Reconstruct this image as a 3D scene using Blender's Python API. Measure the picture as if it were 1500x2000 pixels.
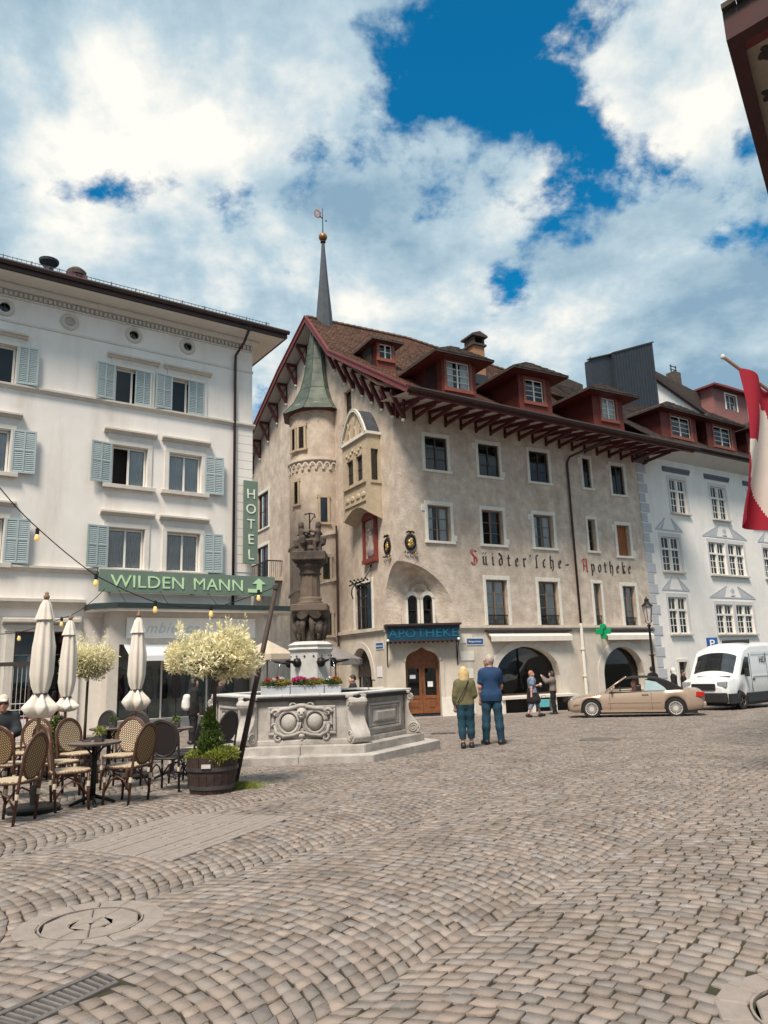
import bpy, math, random
import numpy as np
from mathutils import Vector, Matrix
random.seed(7); RNG = np.random.default_rng(7)
scene = bpy.context.scene
for o in list(bpy.data.objects): bpy.data.objects.remove(o)
COL = scene.collection
R_ = math.radians

# ---------------------------------------------------------------- camera
FPX = 1444.0; PITCH = R_(11.93); ROLL = .032; CAMH = 1.55
Fv = np.array([0, math.cos(PITCH), math.sin(PITCH)]); _R0 = np.array([1., 0, 0]); _U0 = np.array([0, -math.sin(PITCH), math.cos(PITCH)])
Uv = _U0*math.cos(ROLL)+_R0*math.sin(ROLL); Rv = _R0*math.cos(ROLL)-_U0*math.sin(ROLL); Cv = np.array([0, 0, CAMH])
cam = bpy.data.cameras.new('camera'); camo = bpy.data.objects.new('camera', cam); COL.objects.link(camo)
cam.sensor_fit = 'VERTICAL'; cam.sensor_height = 36; cam.lens = 36*FPX/2000; cam.clip_start = .05; cam.clip_end = 5000
camo.matrix_world = Matrix(((Rv[0], Uv[0], -Fv[0], 0), (Rv[1], Uv[1], -Fv[1], 0), (Rv[2], Uv[2], -Fv[2], CAMH), (0, 0, 0, 1)))
scene.camera = camo

# ---------------------------------------------------------------- sky, sun, exposure
SUN_EL, SUN_AZ = R_(57), R_(199)       # azimuth clockwise from +Y (view direction)
w = bpy.data.worlds.new('World'); scene.world = w; w.use_nodes = True
def ray(x, y): return Fv+Rv*(x-750)/FPX+Uv*(1000-y)/FPX
def build_world():
    nt = w.node_tree; N = nt.nodes; L = nt.links; N.clear()
    def n(t, **k):
        q = N.new(t)
        for a, b in k.items(): setattr(q, a, b)
        return q
    def mth(op, a, b=None, c=None):
        q = n('ShaderNodeMath', operation=op)
        for i, x in enumerate((a, b, c)):
            if x is None: continue
            if isinstance(x, (int, float)): q.inputs[i].default_value = x
            else: L.new(x, q.inputs[i])
        return q.outputs[0]
    out = n('ShaderNodeOutputWorld'); bg = n('ShaderNodeBackground'); bg.inputs[1].default_value = .088
    sky = n('ShaderNodeTexSky', sky_type='NISHITA', sun_disc=False, sun_elevation=SUN_EL, sun_rotation=SUN_AZ, air_density=1.0, dust_density=.3, ozone_density=3.0)
    tc = n('ShaderNodeTexCoord'); sep = n('ShaderNodeSeparateXYZ'); L.new(tc.outputs['Generated'], sep.inputs[0])
    zc = mth('ADD', mth('MAXIMUM', sep.outputs[2], 0.0), .42)
    X = mth('DIVIDE', sep.outputs[0], zc); Y = mth('DIVIDE', sep.outputs[1], zc)
    cb = n('ShaderNodeCombineXYZ'); L.new(X, cb.inputs[0]); L.new(Y, cb.inputs[1])
    def noise(scale, det, rough, off, dist=0.):
        m = n('ShaderNodeMapping'); m.inputs['Location'].default_value = off; L.new(cb.outputs[0], m.inputs[0])
        q = n('ShaderNodeTexNoise'); q.inputs['Scale'].default_value = scale; q.inputs['Detail'].default_value = det
        q.inputs['Roughness'].default_value = rough; q.inputs['Distortion'].default_value = dist; L.new(m.outputs[0], q.inputs[0]); return q.outputs[0]
    big = noise(4.6, 12, .57, (3.1, 1.7, 0), .15); fine = noise(13., 10, .62, (9, 4, 2), .15); shade = noise(3.3, 12, .56, (1.2, 7.7, 5), .12)
    dens = mth('ADD', mth('MULTIPLY', mth('SUBTRACT', big, .5), 6.0), mth('MULTIPLY', mth('SUBTRACT', fine, .5), 1.6))
    # broad openings in the cloud deck
    holes = [((860, 70), .10, 1.1), ((1000, 150), .09, 1.05), ((1100, 240), .07, .8), ((1190, 330), .07, .9), ((1080, 460), .09, .85), ((860, 390), .08, .7), ((985, 565), .05, 1.1), ((430, 5), .08, .9), ((560, 535), .03, 1.1), ((390, 350), .09, .7), ((1230, 50), .08, .9), ((1470, 270), .05, .9), ((760, 160), .06, .5), ((1290, 330), .05, .5)]
    acc = mth('ADD', dens, 1.3)
    for (hx, hy), rad, amp in holes:
        d = ray(hx, hy); d = d/np.linalg.norm(d); px, py = d[0]/(d[2]+.42), d[1]/(d[2]+.42)
        dx = mth('SUBTRACT', X, float(px)); dy = mth('SUBTRACT', Y, float(py))
        r2 = mth('ADD', mth('MULTIPLY', dx, dx), mth('MULTIPLY', dy, dy))
        acc = mth('SUBTRACT', acc, mth('MULTIPLY', mth('EXPONENT', mth('MULTIPLY', r2, -1.0/(rad*rad))), amp))
    cov = n('ShaderNodeMapRange', interpolation_type='SMOOTHSTEP'); L.new(acc, cov.inputs[0])
    cov.inputs[1].default_value = -.1; cov.inputs[2].default_value = .6; cov.inputs[3].default_value = 0; cov.inputs[4].default_value = 1
    # cloud brightness: sunlit billows and grey-blue hollows
    sh = mth('SUBTRACT', mth('ADD', mth('MULTIPLY', mth('SUBTRACT', shade, .5), 3.2), mth('MULTIPLY', mth('SUBTRACT', fine, .5), .9)), mth('MULTIPLY', mth('SUBTRACT', acc, .7), .13))
    sh = mth('ADD', sh, .5)
    ramp = n('ShaderNodeValToRGB'); L.new(sh, ramp.inputs[0])
    e = ramp.color_ramp.elements; e[0].position = .10; e[0].color = (2.2, 3.5, 4.6, 1); e[1].position = 1.0; e[1].color = (9.0, 8.7, 8.0, 1)
    m1 = e.new(.54); m1.color = (4.4, 5.6, 6.3, 1)
    tint = n('ShaderNodeMix', data_type='RGBA', blend_type='MULTIPLY'); tint.inputs[0].default_value = 1
    L.new(sky.outputs[0], tint.inputs[6]); tint.inputs[7].default_value = (.05, 1.0, 1.25, 1)
    mix = n('ShaderNodeMix', data_type='RGBA'); L.new(cov.outputs[0], mix.inputs[0]); L.new(tint.outputs[2], mix.inputs[6]); L.new(ramp.outputs[0], mix.inputs[7])
    L.new(mix.outputs[2], bg.inputs[0]); L.new(bg.outputs[0], out.inputs[0])
build_world()
sl = bpy.data.lights.new('sun', 'SUN'); sl.energy = 3.9; sl.angle = R_(16); sl.color = (1, .89, .76)
so = bpy.data.objects.new('sun', sl); COL.objects.link(so)
_sd = Vector((math.sin(SUN_AZ)*math.cos(SUN_EL), math.cos(SUN_AZ)*math.cos(SUN_EL), math.sin(SUN_EL)))
so.rotation_euler = _sd.to_track_quat('Z', 'Y').to_euler(); so.location = (0, -5, 40)
vs = scene.view_settings; vs.view_transform = 'Standard'; vs.look = 'None'; vs.gamma = 1; vs.use_curve_mapping = False; vs.exposure = .42

# ---------------------------------------------------------------- photo-pixel geometry (directions only)
def sstep(t, k): return t if t > k else (0 if t < -k else (t+k)**2/(4*k))
def gz(X, Y): return -.024*sstep(Y-12, 3)
def gzv(Y):
    t = Y-12; return -.024*np.where(t > 3, t, np.where(t < -3, 0, (t+3)**2/12))
def atY(x, y, Y): d = ray(x, y); return Cv+d*(Y/d[1])
def atz(x, y, z): d = ray(x, y); return Cv+d*((z-CAMH)/d[2])
def grd(x, y):
    z = 0.
    for _ in range(60):
        P = atz(x, y, z); z = .5*z+.5*gz(P[0], P[1])
    return P
class Fac:
    """a vertical facade plane: origin, azimuth; s along it, b inwards"""
    def __init__(s, o, az):
        a = R_(az); s.o = np.array([o[0], o[1], 0.]); s.az = az
        s.u = np.array([math.sin(a), math.cos(a), 0]); s.n = np.array([-math.cos(a), math.sin(a), 0])
    def sz(s, x, y, off=0.):
        d = ray(x, y); o = s.o+s.n*off; t = ((o-Cv)@s.n)/(d@s.n); P = Cv+d*t; return float((P-s.o)@s.u), float(P[2])
    def W(s, a, b, z=0.): q = s.o+s.u*a+s.n*b; return (q[0], q[1], z)
    def root(s, name): return empty(name, (s.o[0], s.o[1], 0), R_(90-s.az))

# ---------------------------------------------------------------- object helpers
def tag(o, label=None, cat=None, group=None, kind=None):
    if label: o['label'] = label
    if cat: o['category'] = cat
    if group: o['group'] = group
    if kind: o['kind'] = kind
    return o
def empty(name, loc=(0, 0, 0), rz=0., label=None, cat=None, group=None):
    o = bpy.data.objects.new(name, None); COL.objects.link(o); o.location = [float(v) for v in loc]; o.rotation_euler = (0, 0, rz); o.empty_display_size = .2
    return tag(o, label, cat, group)
def link(name, me, parent=None, loc=None, rot=None):
    o = bpy.data.objects.new(name, me); COL.objects.link(o)
    if parent: o.parent = parent
    if loc is not None: o.location = [float(v) for v in loc]
    if rot is not None: o.rotation_euler = rot
    return o
def copy_tree(o, parent=None):
    c = o.copy(); COL.objects.link(c); c.parent = parent
    for ch in list(o.children): copy_tree(ch, c)
    return c
class MB:
    def __init__(s): s.v = []; s.f = []
    def add(s, vs, fs):
        b = len(s.v); s.v += [tuple(map(float, p)) for p in vs]; s.f += [tuple(b+i for i in q) for q in fs]; return s
    def quad(s, a, b, c, d): return s.add([a, b, c, d], [(0, 1, 2, 3)])
    def box(s, x0, y0, z0, x1, y1, z1):
        if x0 > x1: x0, x1 = x1, x0
        if y0 > y1: y0, y1 = y1, y0
        if z0 > z1: z0, z1 = z1, z0
        return s.add([(x0, y0, z0), (x1, y0, z0), (x1, y1, z0), (x0, y1, z0), (x0, y0, z1), (x1, y0, z1), (x1, y1, z1), (x0, y1, z1)],
                     [(0, 3, 2, 1), (4, 5, 6, 7), (0, 1, 5, 4), (1, 2, 6, 5), (2, 3, 7, 6), (3, 0, 4, 7)])
    def prism(s, poly, a, b, axis='y'):
        """polygon (in the two other axes, ccw seen from -axis for y) extruded a..b"""
        n = len(poly)
        def P(p, t): return {'y': (p[0], t, p[1]), 'x': (t, p[0], p[1]), 'z': (p[0], p[1], t)}[axis]
        vs = [P(p, a) for p in poly]+[P(p, b) for p in poly]
        fs = [tuple(range(n)), tuple(range(2*n-1, n-1, -1))]+[(i, n+i, n+(i+1) % n, (i+1) % n) for i in range(n)]
        return s.add(vs, fs)
    def beam(s, p, q, w, h=None, up=(0, 0, 1)):
        h = h or w; p = Vector(p); q = Vector(q); d = (q-p).normalized(); u = Vector(up)
        if abs(d.dot(u)) > .98: u = Vector((1, 0, 0))
        x = d.cross(u).normalized()*(w/2); y = x.cross(d).normalized()*(h/2)
        vs = [p-x-y, p+x-y, p+x+y, p-x+y, q-x-y, q+x-y, q+x+y, q-x+y]
        return s.add(vs, [(0, 3, 2, 1), (4, 5, 6, 7), (0, 1, 5, 4), (1, 2, 6, 5), (2, 3, 7, 6), (3, 0, 4, 7)])
    def tube(s, pts, r, n=8, cap=True):
        pts = [Vector(p) for p in pts]; m = len(pts); rs = r if hasattr(r, '__len__') else [r]*m
        rings = []; ref = None
        for i, p in enumerate(pts):
            d = (pts[min(i+1, m-1)]-pts[max(i-1, 0)]).normalized()
            if ref is None: ref = Vector((0, 0, 1)) if abs(d.z) < .9 else Vector((1, 0, 0))
            x = (ref-d*ref.dot(d))
            if x.length < 1e-4: x = d.orthogonal()
            x.normalize(); ref = x; y = d.cross(x)
            rings.append([p+(x*math.cos(2*math.pi*k/n)+y*math.sin(2*math.pi*k/n))*rs[i] for k in range(n)])
        vs = [q for rg in rings for q in rg]
        fs = [(i*n+k, i*n+(k+1) % n, (i+1)*n+(k+1) % n, (i+1)*n+k) for i in range(m-1) for k in range(n)]
        if cap: fs += [tuple(range(n-1, -1, -1)), tuple((m-1)*n+k for k in range(n))]
        return s.add(vs, fs)
    def lathe(s, prof, c=(0, 0, 0), n=16, a0=0., a1=2*math.pi, sx=1., sy=1., rot=0., cap=True):
        full = abs(a1-a0-2*math.pi) < 1e-6; k = n if full else n+1
        vs = []
        for r, z in prof:
            for i in range(k):
                a = rot+a0+(a1-a0)*i/n; vs.append((c[0]+r*sx*math.cos(a), c[1]+r*sy*math.sin(a), c[2]+z))
        fs = []
        for j in range(len(prof)-1):
            for i in range(n):
                i2 = (i+1) % k; fs.append((j*k+i, j*k+i2, (j+1)*k+i2, (j+1)*k+i))
        if cap and full and prof[0][0] > 1e-5: fs.append(tuple(range(k-1, -1, -1)))
        if cap and full and prof[-1][0] > 1e-5: fs.append(tuple((len(prof)-1)*k+i for i in range(k)))
        return s.add(vs, fs)
    def grid(s, P):
        """P[i][j] points"""
        a, b = len(P), len(P[0]); return s.add([p for r in P for p in r], [(i*b+j, i*b+j+1, (i+1)*b+j+1, (i+1)*b+j) for i in range(a-1) for j in range(b-1)])
    def xf(s, M):
        s.v = [tuple(M @ Vector(p)) for p in s.v]; return s
    def mesh(s, name, mat=None, smooth=False):
        me = bpy.data.meshes.new(name); me.from_pydata(s.v, [], s.f)
        if mat: me.materials.append(mat)
        if smooth: me.polygons.foreach_set('use_smooth', [True]*len(me.polygons))
        me.update(); return me
    def build(s, name, mat, parent=None, smooth=False, loc=None, rot=None, bevel=0., fix=True):
        me = s.mesh(name, mat, smooth)
        if fix and len(s.f) < 4000:
            import bmesh
            bm = bmesh.new(); bm.from_mesh(me); bmesh.ops.recalc_face_normals(bm, faces=bm.faces); bm.to_mesh(me); bm.free()
        o = link(name, me, parent, loc, rot)
        if bevel:
            m = o.modifiers.new('bevel', 'BEVEL'); m.width = bevel; m.segments = 2; m.limit_method = 'ANGLE'
        if smooth == 'auto' or (smooth and bevel == 0 and smooth != True): pass
        return o
def npmesh(name, V, Fq, mat, smooth=False):
    """fast mesh from numpy verts and quads"""
    V = np.asarray(V, np.float32); Fq = np.asarray(Fq, np.int32); me = bpy.data.meshes.new(name)
    me.vertices.add(len(V)); me.vertices.foreach_set('co', V.ravel()); k = Fq.shape[1]
    me.loops.add(Fq.size); me.loops.foreach_set('vertex_index', Fq.ravel()); me.polygons.add(len(Fq))
    me.polygons.foreach_set('loop_start', np.arange(0, Fq.size, k, dtype=np.int32))
    try: me.polygons.foreach_set('loop_total', np.full(len(Fq), k, np.int32))
    except Exception: pass
    if smooth: me.polygons.foreach_set('use_smooth', np.ones(len(Fq), bool))
    if mat: me.materials.append(mat)
    me.update(calc_edges=True); me.validate(); return me
def autosmooth(o, ang=40):
    me = o.data; me.polygons.foreach_set('use_smooth', [True]*len(me.polygons))
    try: me.set_sharp_from_angle(angle=R_(ang))
    except Exception: pass
    return o

# ---------------------------------------------------------------- materials
def M(name, col, rough=.75, var=.12, scale=3., col2=None, bump=0., bscale=30., metal=0., spec=.5, stain=None, sscale=.7, coat=0., detail=6, alpha=None, obj_var=0., attr=None, trans=0., streak=1.):
    m = bpy.data.materials.new(name); m.use_nodes = True; nt = m.node_tree; N = nt.nodes; L = nt.links; b = N['Principled BSDF']
    b.inputs['Roughness'].default_value = rough; b.inputs['Metallic'].default_value = metal; b.inputs['Specular IOR Level'].default_value = spec
    if coat: b.inputs['Coat Weight'].default_value = coat; b.inputs['Coat Roughness'].default_value = .05
    tc = N.new('ShaderNodeTexCoord')
    c = col if len(col) == 4 else (*col, 1)
    if var or col2:
        nz = N.new('ShaderNodeTexNoise'); nz.inputs['Scale'].default_value = scale; nz.inputs['Detail'].default_value = detail; nz.inputs['Roughness'].default_value = .62
        L.new(tc.outputs['Object'], nz.inputs[0])
        rp = N.new('ShaderNodeMapRange'); rp.inputs[1].default_value = .3; rp.inputs[2].default_value = .7; L.new(nz.outputs[0], rp.inputs[0])
        mx = N.new('ShaderNodeMix'); mx.data_type = 'RGBA'; L.new(rp.outputs[0], mx.inputs[0])
        mx.inputs[6].default_value = tuple(x*(1-var) for x in c[:3])+(1,); mx.inputs[7].default_value = (*(col2 or tuple(min(1, x*(1+var)) for x in c[:3])), 1)
        outc = mx.outputs[2]
        if stain:
            n2 = N.new('ShaderNodeTexNoise'); n2.inputs['Scale'].default_value = sscale; n2.inputs['Detail'].default_value = 8; n2.inputs['Roughness'].default_value = .68
            mp = N.new('ShaderNodeMapping'); mp.inputs['Scale'].default_value = (1, 1, streak); L.new(tc.outputs['Object'], mp.inputs[0]); L.new(mp.outputs[0], n2.inputs[0])
            r2 = N.new('ShaderNodeMapRange'); r2.inputs[1].default_value = .48; r2.inputs[2].default_value = .72; L.new(n2.outputs[0], r2.inputs[0])
            m2 = N.new('ShaderNodeMix'); m2.data_type = 'RGBA'; m2.inputs[7].default_value = (*stain, 1); L.new(r2.outputs[0], m2.inputs[0]); L.new(outc, m2.inputs[6]); outc = m2.outputs[2]
        if attr or obj_var:
            hv = N.new('ShaderNodeHueSaturation'); L.new(outc, hv.inputs['Color'])
            if attr: at = N.new('ShaderNodeAttribute'); at.attribute_name = attr; src = at.outputs['Fac']
            else: oi = N.new('ShaderNodeObjectInfo'); src = oi.outputs['Random']
            mr = N.new('ShaderNodeMapRange'); mr.inputs[3].default_value = 1-(obj_var or .25); mr.inputs[4].default_value = 1+(obj_var or .25); L.new(src, mr.inputs[0]); L.new(mr.outputs[0], hv.inputs['Value']); outc = hv.outputs[0]
        L.new(outc, b.inputs['Base Color'])
    else: b.inputs['Base Color'].default_value = c
    if bump:
        n3 = N.new('ShaderNodeTexNoise'); n3.inputs['Scale'].default_value = bscale; n3.inputs['Detail'].default_value = 5; L.new(tc.outputs['Object'], n3.inputs[0])
        bp = N.new('ShaderNodeBump'); bp.inputs['Strength'].default_value = bump; bp.inputs['Distance'].default_value = .02; L.new(n3.outputs[0], bp.inputs['Height']); L.new(bp.outputs[0], b.inputs['Normal'])
    if trans: b.inputs['Transmission Weight'].default_value = trans
    return m
def glass_mat(name, tint=(.75, .8, .8), clear=.7):
    m = bpy.data.materials.new(name); m.use_nodes = True; nt = m.node_tree; N = nt.nodes; L = nt.links; N.clear()
    o = N.new('ShaderNodeOutputMaterial'); mx = N.new('ShaderNodeMixShader'); t = N.new('ShaderNodeBsdfTransparent'); t.inputs[0].default_value = (*[c*clear for c in tint], 1)
    g = N.new('ShaderNodeBsdfGlossy'); g.inputs['Roughness'].default_value = .02; fr = N.new('ShaderNodeFresnel'); fr.inputs[0].default_value = 1.5
    ad = N.new('ShaderNodeMath'); ad.operation = 'ADD'; ad.inputs[1].default_value = .015; L.new(fr.outputs[0], ad.inputs[0])
    L.new(ad.outputs[0], mx.inputs[0]); L.new(t.outputs[0], mx.inputs[1]); L.new(g.outputs[0], mx.inputs[2]); L.new(mx.outputs[0], o.inputs[0]); return m
def leaf_mat(name, col, var=.3, trans=.35):
    m = M(name, col, rough=.55, var=var, scale=2.5, attr='tone', spec=.3); nt = m.node_tree; b = nt.nodes['Principled BSDF']; out = [q for q in nt.nodes if q.type == 'OUTPUT_MATERIAL'][0]
    tr = nt.nodes.new('ShaderNodeBsdfTranslucent'); mx = nt.nodes.new('ShaderNodeMixShader'); mx.inputs[0].default_value = trans
    src = b.inputs['Base Color'].links[0].from_socket; nt.links.new(src, tr.inputs[0]); nt.links.new(b.outputs[0], mx.inputs[1]); nt.links.new(tr.outputs[0], mx.inputs[2]); nt.links.new(mx.outputs[0], out.inputs[0]); return m
MT = {}
MT['plaster'] = M('plaster_beige', (.56, .455, .37), .92, .22, 2.2, col2=(.74, .635, .54), bump=.9, bscale=11, stain=(.41, .32, .255), sscale=.75, streak=.5)
MT['plaster_g'] = M('plaster_gable', (.53, .43, .35), .92, .2, 1.8, col2=(.69, .59, .50), bump=.8, bscale=11, stain=(.36, .28, .22), sscale=.6, streak=.45)
MT['plinth'] = M('shopfront_stone', (.62, .56, .48), .85, .1, 2, bump=.25, bscale=25, stain=(.47, .41, .34), sscale=.9, streak=.4)
MT['surround'] = M('window_stone', (.72, .69, .62), .85, .1, 5, bump=.2, bscale=30)
MT['sand'] = M('tan_sandstone', (.47, .38, .27), .85, .14, 4, bump=.25, bscale=30)
MT['white'] = M('white_render', (.84, .80, .755), .9, .05, 1.5, bump=.3, bscale=14, stain=(.70, .68, .66), sscale=.7, streak=.35)
MT['hotel'] = M('hotel_render', (.84, .79, .745), .88, .04, 1.2, bump=.15, bscale=20, stain=(.70, .63, .565), sscale=1.0, streak=.16)
MT['trim'] = M('hotel_trim', (.60, .55, .49), .8, .08, 4, bump=.1)
MT['trim_l'] = M('hotel_trim_light', (.70, .66, .61), .8, .06, 4)
MT['grey_paint'] = M('grey_blue_paint', (.47, .48, .52), .85, .08, 4)
MT['dark_paint'] = M('slate_grey_paint', (.13, .13, .16), .8, .1, 4)
MT['red'] = M('oxblood_paint', (.085, .012, .013), .6, .2, 6)
MT['redp'] = M('faded_red_paint', (.17, .036, .036), .65, .25, 6)
MT['dormer'] = M('dormer_shingle_red', (.135, .026, .017), .75, .25, 8, bump=.4, bscale=30)
MT['frame_r'] = M('dormer_frame_red', (.24, .07, .042), .6, .15, 6)
MT['soffit'] = M('soffit_board', (.50, .46, .44), .85, .1, 4)
MT['tile'] = M('clay_tile', (.155, .085, .06), .85, .25, 7, col2=(.24, .12, .075), bump=.3, bscale=40, attr='tone', stain=(.07, .05, .045), sscale=1.1)
MT['tile_d'] = M('dark_tile', (.06, .045, .042), .85, .3, 5, col2=(.12, .085, .07), bump=.3, bscale=40, attr='tone')
MT['copper'] = M('verdigris_copper', (.05, .092, .08), .6, .4, 1.8, col2=(.13, .15, .11), stain=(.035, .04, .04), sscale=1.3, metal=.1)
MT['slate'] = M('slate_metal', (.055, .062, .075), .55, .25, 3)
MT['zinc'] = M('dark_zinc', (.022, .030, .040), .6, .2, 3)
MT['iron'] = M('black_iron', (.018, .017, .018), .5, .2, 8, metal=.4)
MT['gutter'] = M('brown_gutter', (.05, .028, .026), .5, .2, 5, metal=.2)
MT['glass'] = glass_mat('window_glass', (.9, .92, .92), .92); MT['glass_c'] = glass_mat('clear_glass', (.9, .93, .93), .92)
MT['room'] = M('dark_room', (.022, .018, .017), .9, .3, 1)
MT['curtain'] = M('white_curtain', (.86, .86, .86), .9, .08, 3)
MT['win_dark'] = M('dark_window_frame', (.05, .035, .03), .5, .2, 6)
MT['win_brown'] = M('brown_window_frame', (.22, .15, .10), .6, .2, 6)
MT['win_white'] = M('white_window_frame', (.76, .73, .68), .6, .05, 6)
MT['wood'] = M('varnished_oak', (.20, .075, .03), .4, .35, 5, bump=.15, bscale=18)
MT['blind'] = M('rust_blind', (.30, .10, .035), .75, .1, 3)
MT['shutter'] = M('blue_green_shutter', (.37, .445, .46), .65, .08, 4)
MT['green'] = M('sage_green_sign', (.155, .215, .172), .6, .05, 2); MT['green_t'] = M('pale_green_lettering', (.55, .78, .47), .6, .03, 2)
MT['hotel_t'] = M('cream_lettering', (.78, .82, .68), .6, .03, 2)
MT['blue'] = M('deep_blue_sign', (.008, .05, .10), .4, .15, 3); MT['blue_t'] = M('teal_lettering', (.012, .13, .20), .4, .1, 3)
MT['enamel'] = M('blue_enamel', (.02, .09, .28), .3, .03, 3); MT['white_p'] = M('white_paint', (.8, .8, .8), .5, .02, 3)
MT['cross'] = M('green_cross_plastic', (.0, .30, .11), .35, .05, 3)
MT['black_t'] = M('black_wall_lettering', (.05, .04, .04), .9, .35, 8); MT['red_t'] = M('red_wall_lettering', (.38, .06, .06), .9, .3, 8)
MT['gold'] = M('gilding', (.62, .40, .13), .4, .2, 10, metal=.6)
MT['stone'] = M('fountain_limestone', (.40, .37, .34), .88, .16, 4, col2=(.53, .50, .47), bump=.35, bscale=35, stain=(.27, .245, .22), sscale=1.6)
MT['stone_l'] = M('pale_limestone', (.58, .57, .55), .85, .1, 5, bump=.25, bscale=35, stain=(.42, .40, .38), sscale=2)
MT['stone_d'] = M('weathered_sandstone', (.062, .046, .038), .9, .3, 6, col2=(.135, .105, .085), bump=.5, bscale=30)
MT['water'] = M('basin_water', (.03, .05, .05), .05, .1, 3, spec=.6, bump=.25, bscale=14)
MT['canvas'] = M('cream_canvas', (.72, .66, .59), .9, .07, 3, bump=.12, bscale=60)
MT['rattan'] = M('brown_rattan_cane', (.085, .035, .02), .45, .4, 12, bump=.2, bscale=60)
MT['bolt'] = M('cream_binding', (.62, .55, .42), .7, .1, 10)
MT['bark'] = M('bark', (.09, .065, .05), .95, .3, 10, bump=.6, bscale=40)
MT['barrel'] = M('dark_barrel_wood', (.045, .026, .022), .7, .35, 7, bump=.3, bscale=25); MT['hoop'] = M('iron_hoop', (.09, .08, .08), .55, .2, 8, metal=.5)
MT['skin'] = M('skin', (.55, .32, .24), .6, .08, 8); MT['tyre'] = M('tyre_rubber', (.012, .012, .013), .8, .2, 10); MT['chrome'] = M('wheel_alloy', (.70, .67, .64), .3, .05, 6, metal=.25)
MT['bulb'] = None
# ================================================================ ground
def cobble_mat(name):
    m = M(name, (.225, .19, .168), .6, .16, 9, col2=(.325, .283, .255), bump=.3, bscale=70, attr='tone', stain=(.16, .132, .112), sscale=1.1, spec=.4)
    nt = m.node_tree; b = nt.nodes['Principled BSDF']; src = b.inputs['Base Color'].links[0].from_socket          # some setts bluish, some warm
    at = nt.nodes.new('ShaderNodeAttribute'); at.attribute_name = 'tone'; mu = nt.nodes.new('ShaderNodeMath'); mu.operation = 'MULTIPLY'; mu.inputs[1].default_value = 17.3; fr = nt.nodes.new('ShaderNodeMath'); fr.operation = 'FRACT'; nt.links.new(at.outputs['Fac'], mu.inputs[0]); nt.links.new(mu.outputs[0], fr.inputs[0])
    rp = nt.nodes.new('ShaderNodeValToRGB'); rp.color_ramp.elements[0].color = (.93, .96, 1.0, 1); rp.color_ramp.elements[1].color = (1.06, .99, .93, 1); nt.links.new(fr.outputs[0], rp.inputs[0]); mx = nt.nodes.new('ShaderNodeMix'); mx.data_type = 'RGBA'; mx.blend_type = 'MULTIPLY'; mx.inputs[0].default_value = 1; nt.links.new(src, mx.inputs[6]); nt.links.new(rp.outputs[0], mx.inputs[7]); nt.links.new(mx.outputs[2], b.inputs['Base Color']); return m
MT['cobble'] = cobble_mat('cobble_granite')
MT['joint'] = M('joint_sand_and_moss', (.024, .018, .013), .95, .3, 6, col2=(.045, .036, .024), stain=(.04, .045, .012), sscale=.9, bump=.5, bscale=80)
MT['cover'] = M('cover_concrete', (.27, .23, .205), .8, .15, 8, bump=.3, bscale=60)
def ground_sheet():
    xs = np.concatenate([np.linspace(-400, -40, 10), np.linspace(-36, 36, 25), np.linspace(40, 400, 10)]); ys = np.concatenate([[-60, -20], np.linspace(-8, 50, 59), np.linspace(60, 600, 16)])
    V = np.array([(x, y, float(gzv(np.array(min(y, 48.))))-.0105) for y in ys for x in xs]); nx = len(xs)
    Q = np.array([(j*nx+i, j*nx+i+1, (j+1)*nx+i+1, (j+1)*nx+i) for j in range(len(ys)-1) for i in range(nx-1)])
    return tag(link('plaza_ground', npmesh('plaza_ground', V, Q, MT['joint'])), kind='structure')
plaza = ground_sheet()
MHS = [(-1.98, 5.22, .47, .31), (1.90, 3.62, .50, .33)]
SLAB = [grd(*q)[:2] for q in ((131, 1656), (336, 1682), (576, 1594), (352, 1589))]
GR = [grd(*q)[:2] for q in ((45, 2010), (235, 1918), (190, 1898), (-30, 1990))]
FC = np.array([-1.62, 15.72])           # fountain centre
def in_quad(P, Q, m=0.):
    Q = np.array(Q); r = np.ones(len(P), bool); a = 0
    for i in range(4): a += Q[i][0]*Q[(i+1) % 4][1]-Q[(i+1) % 4][0]*Q[i][1]
    sg = 1 if a > 0 else -1
    for i in range(4):
        e = Q[(i+1) % 4]-Q[i]; nrm = np.array([-e[1], e[0]])*sg/np.linalg.norm(e); r &= ((P-Q[i])@nrm > -m)
    return r
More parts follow.
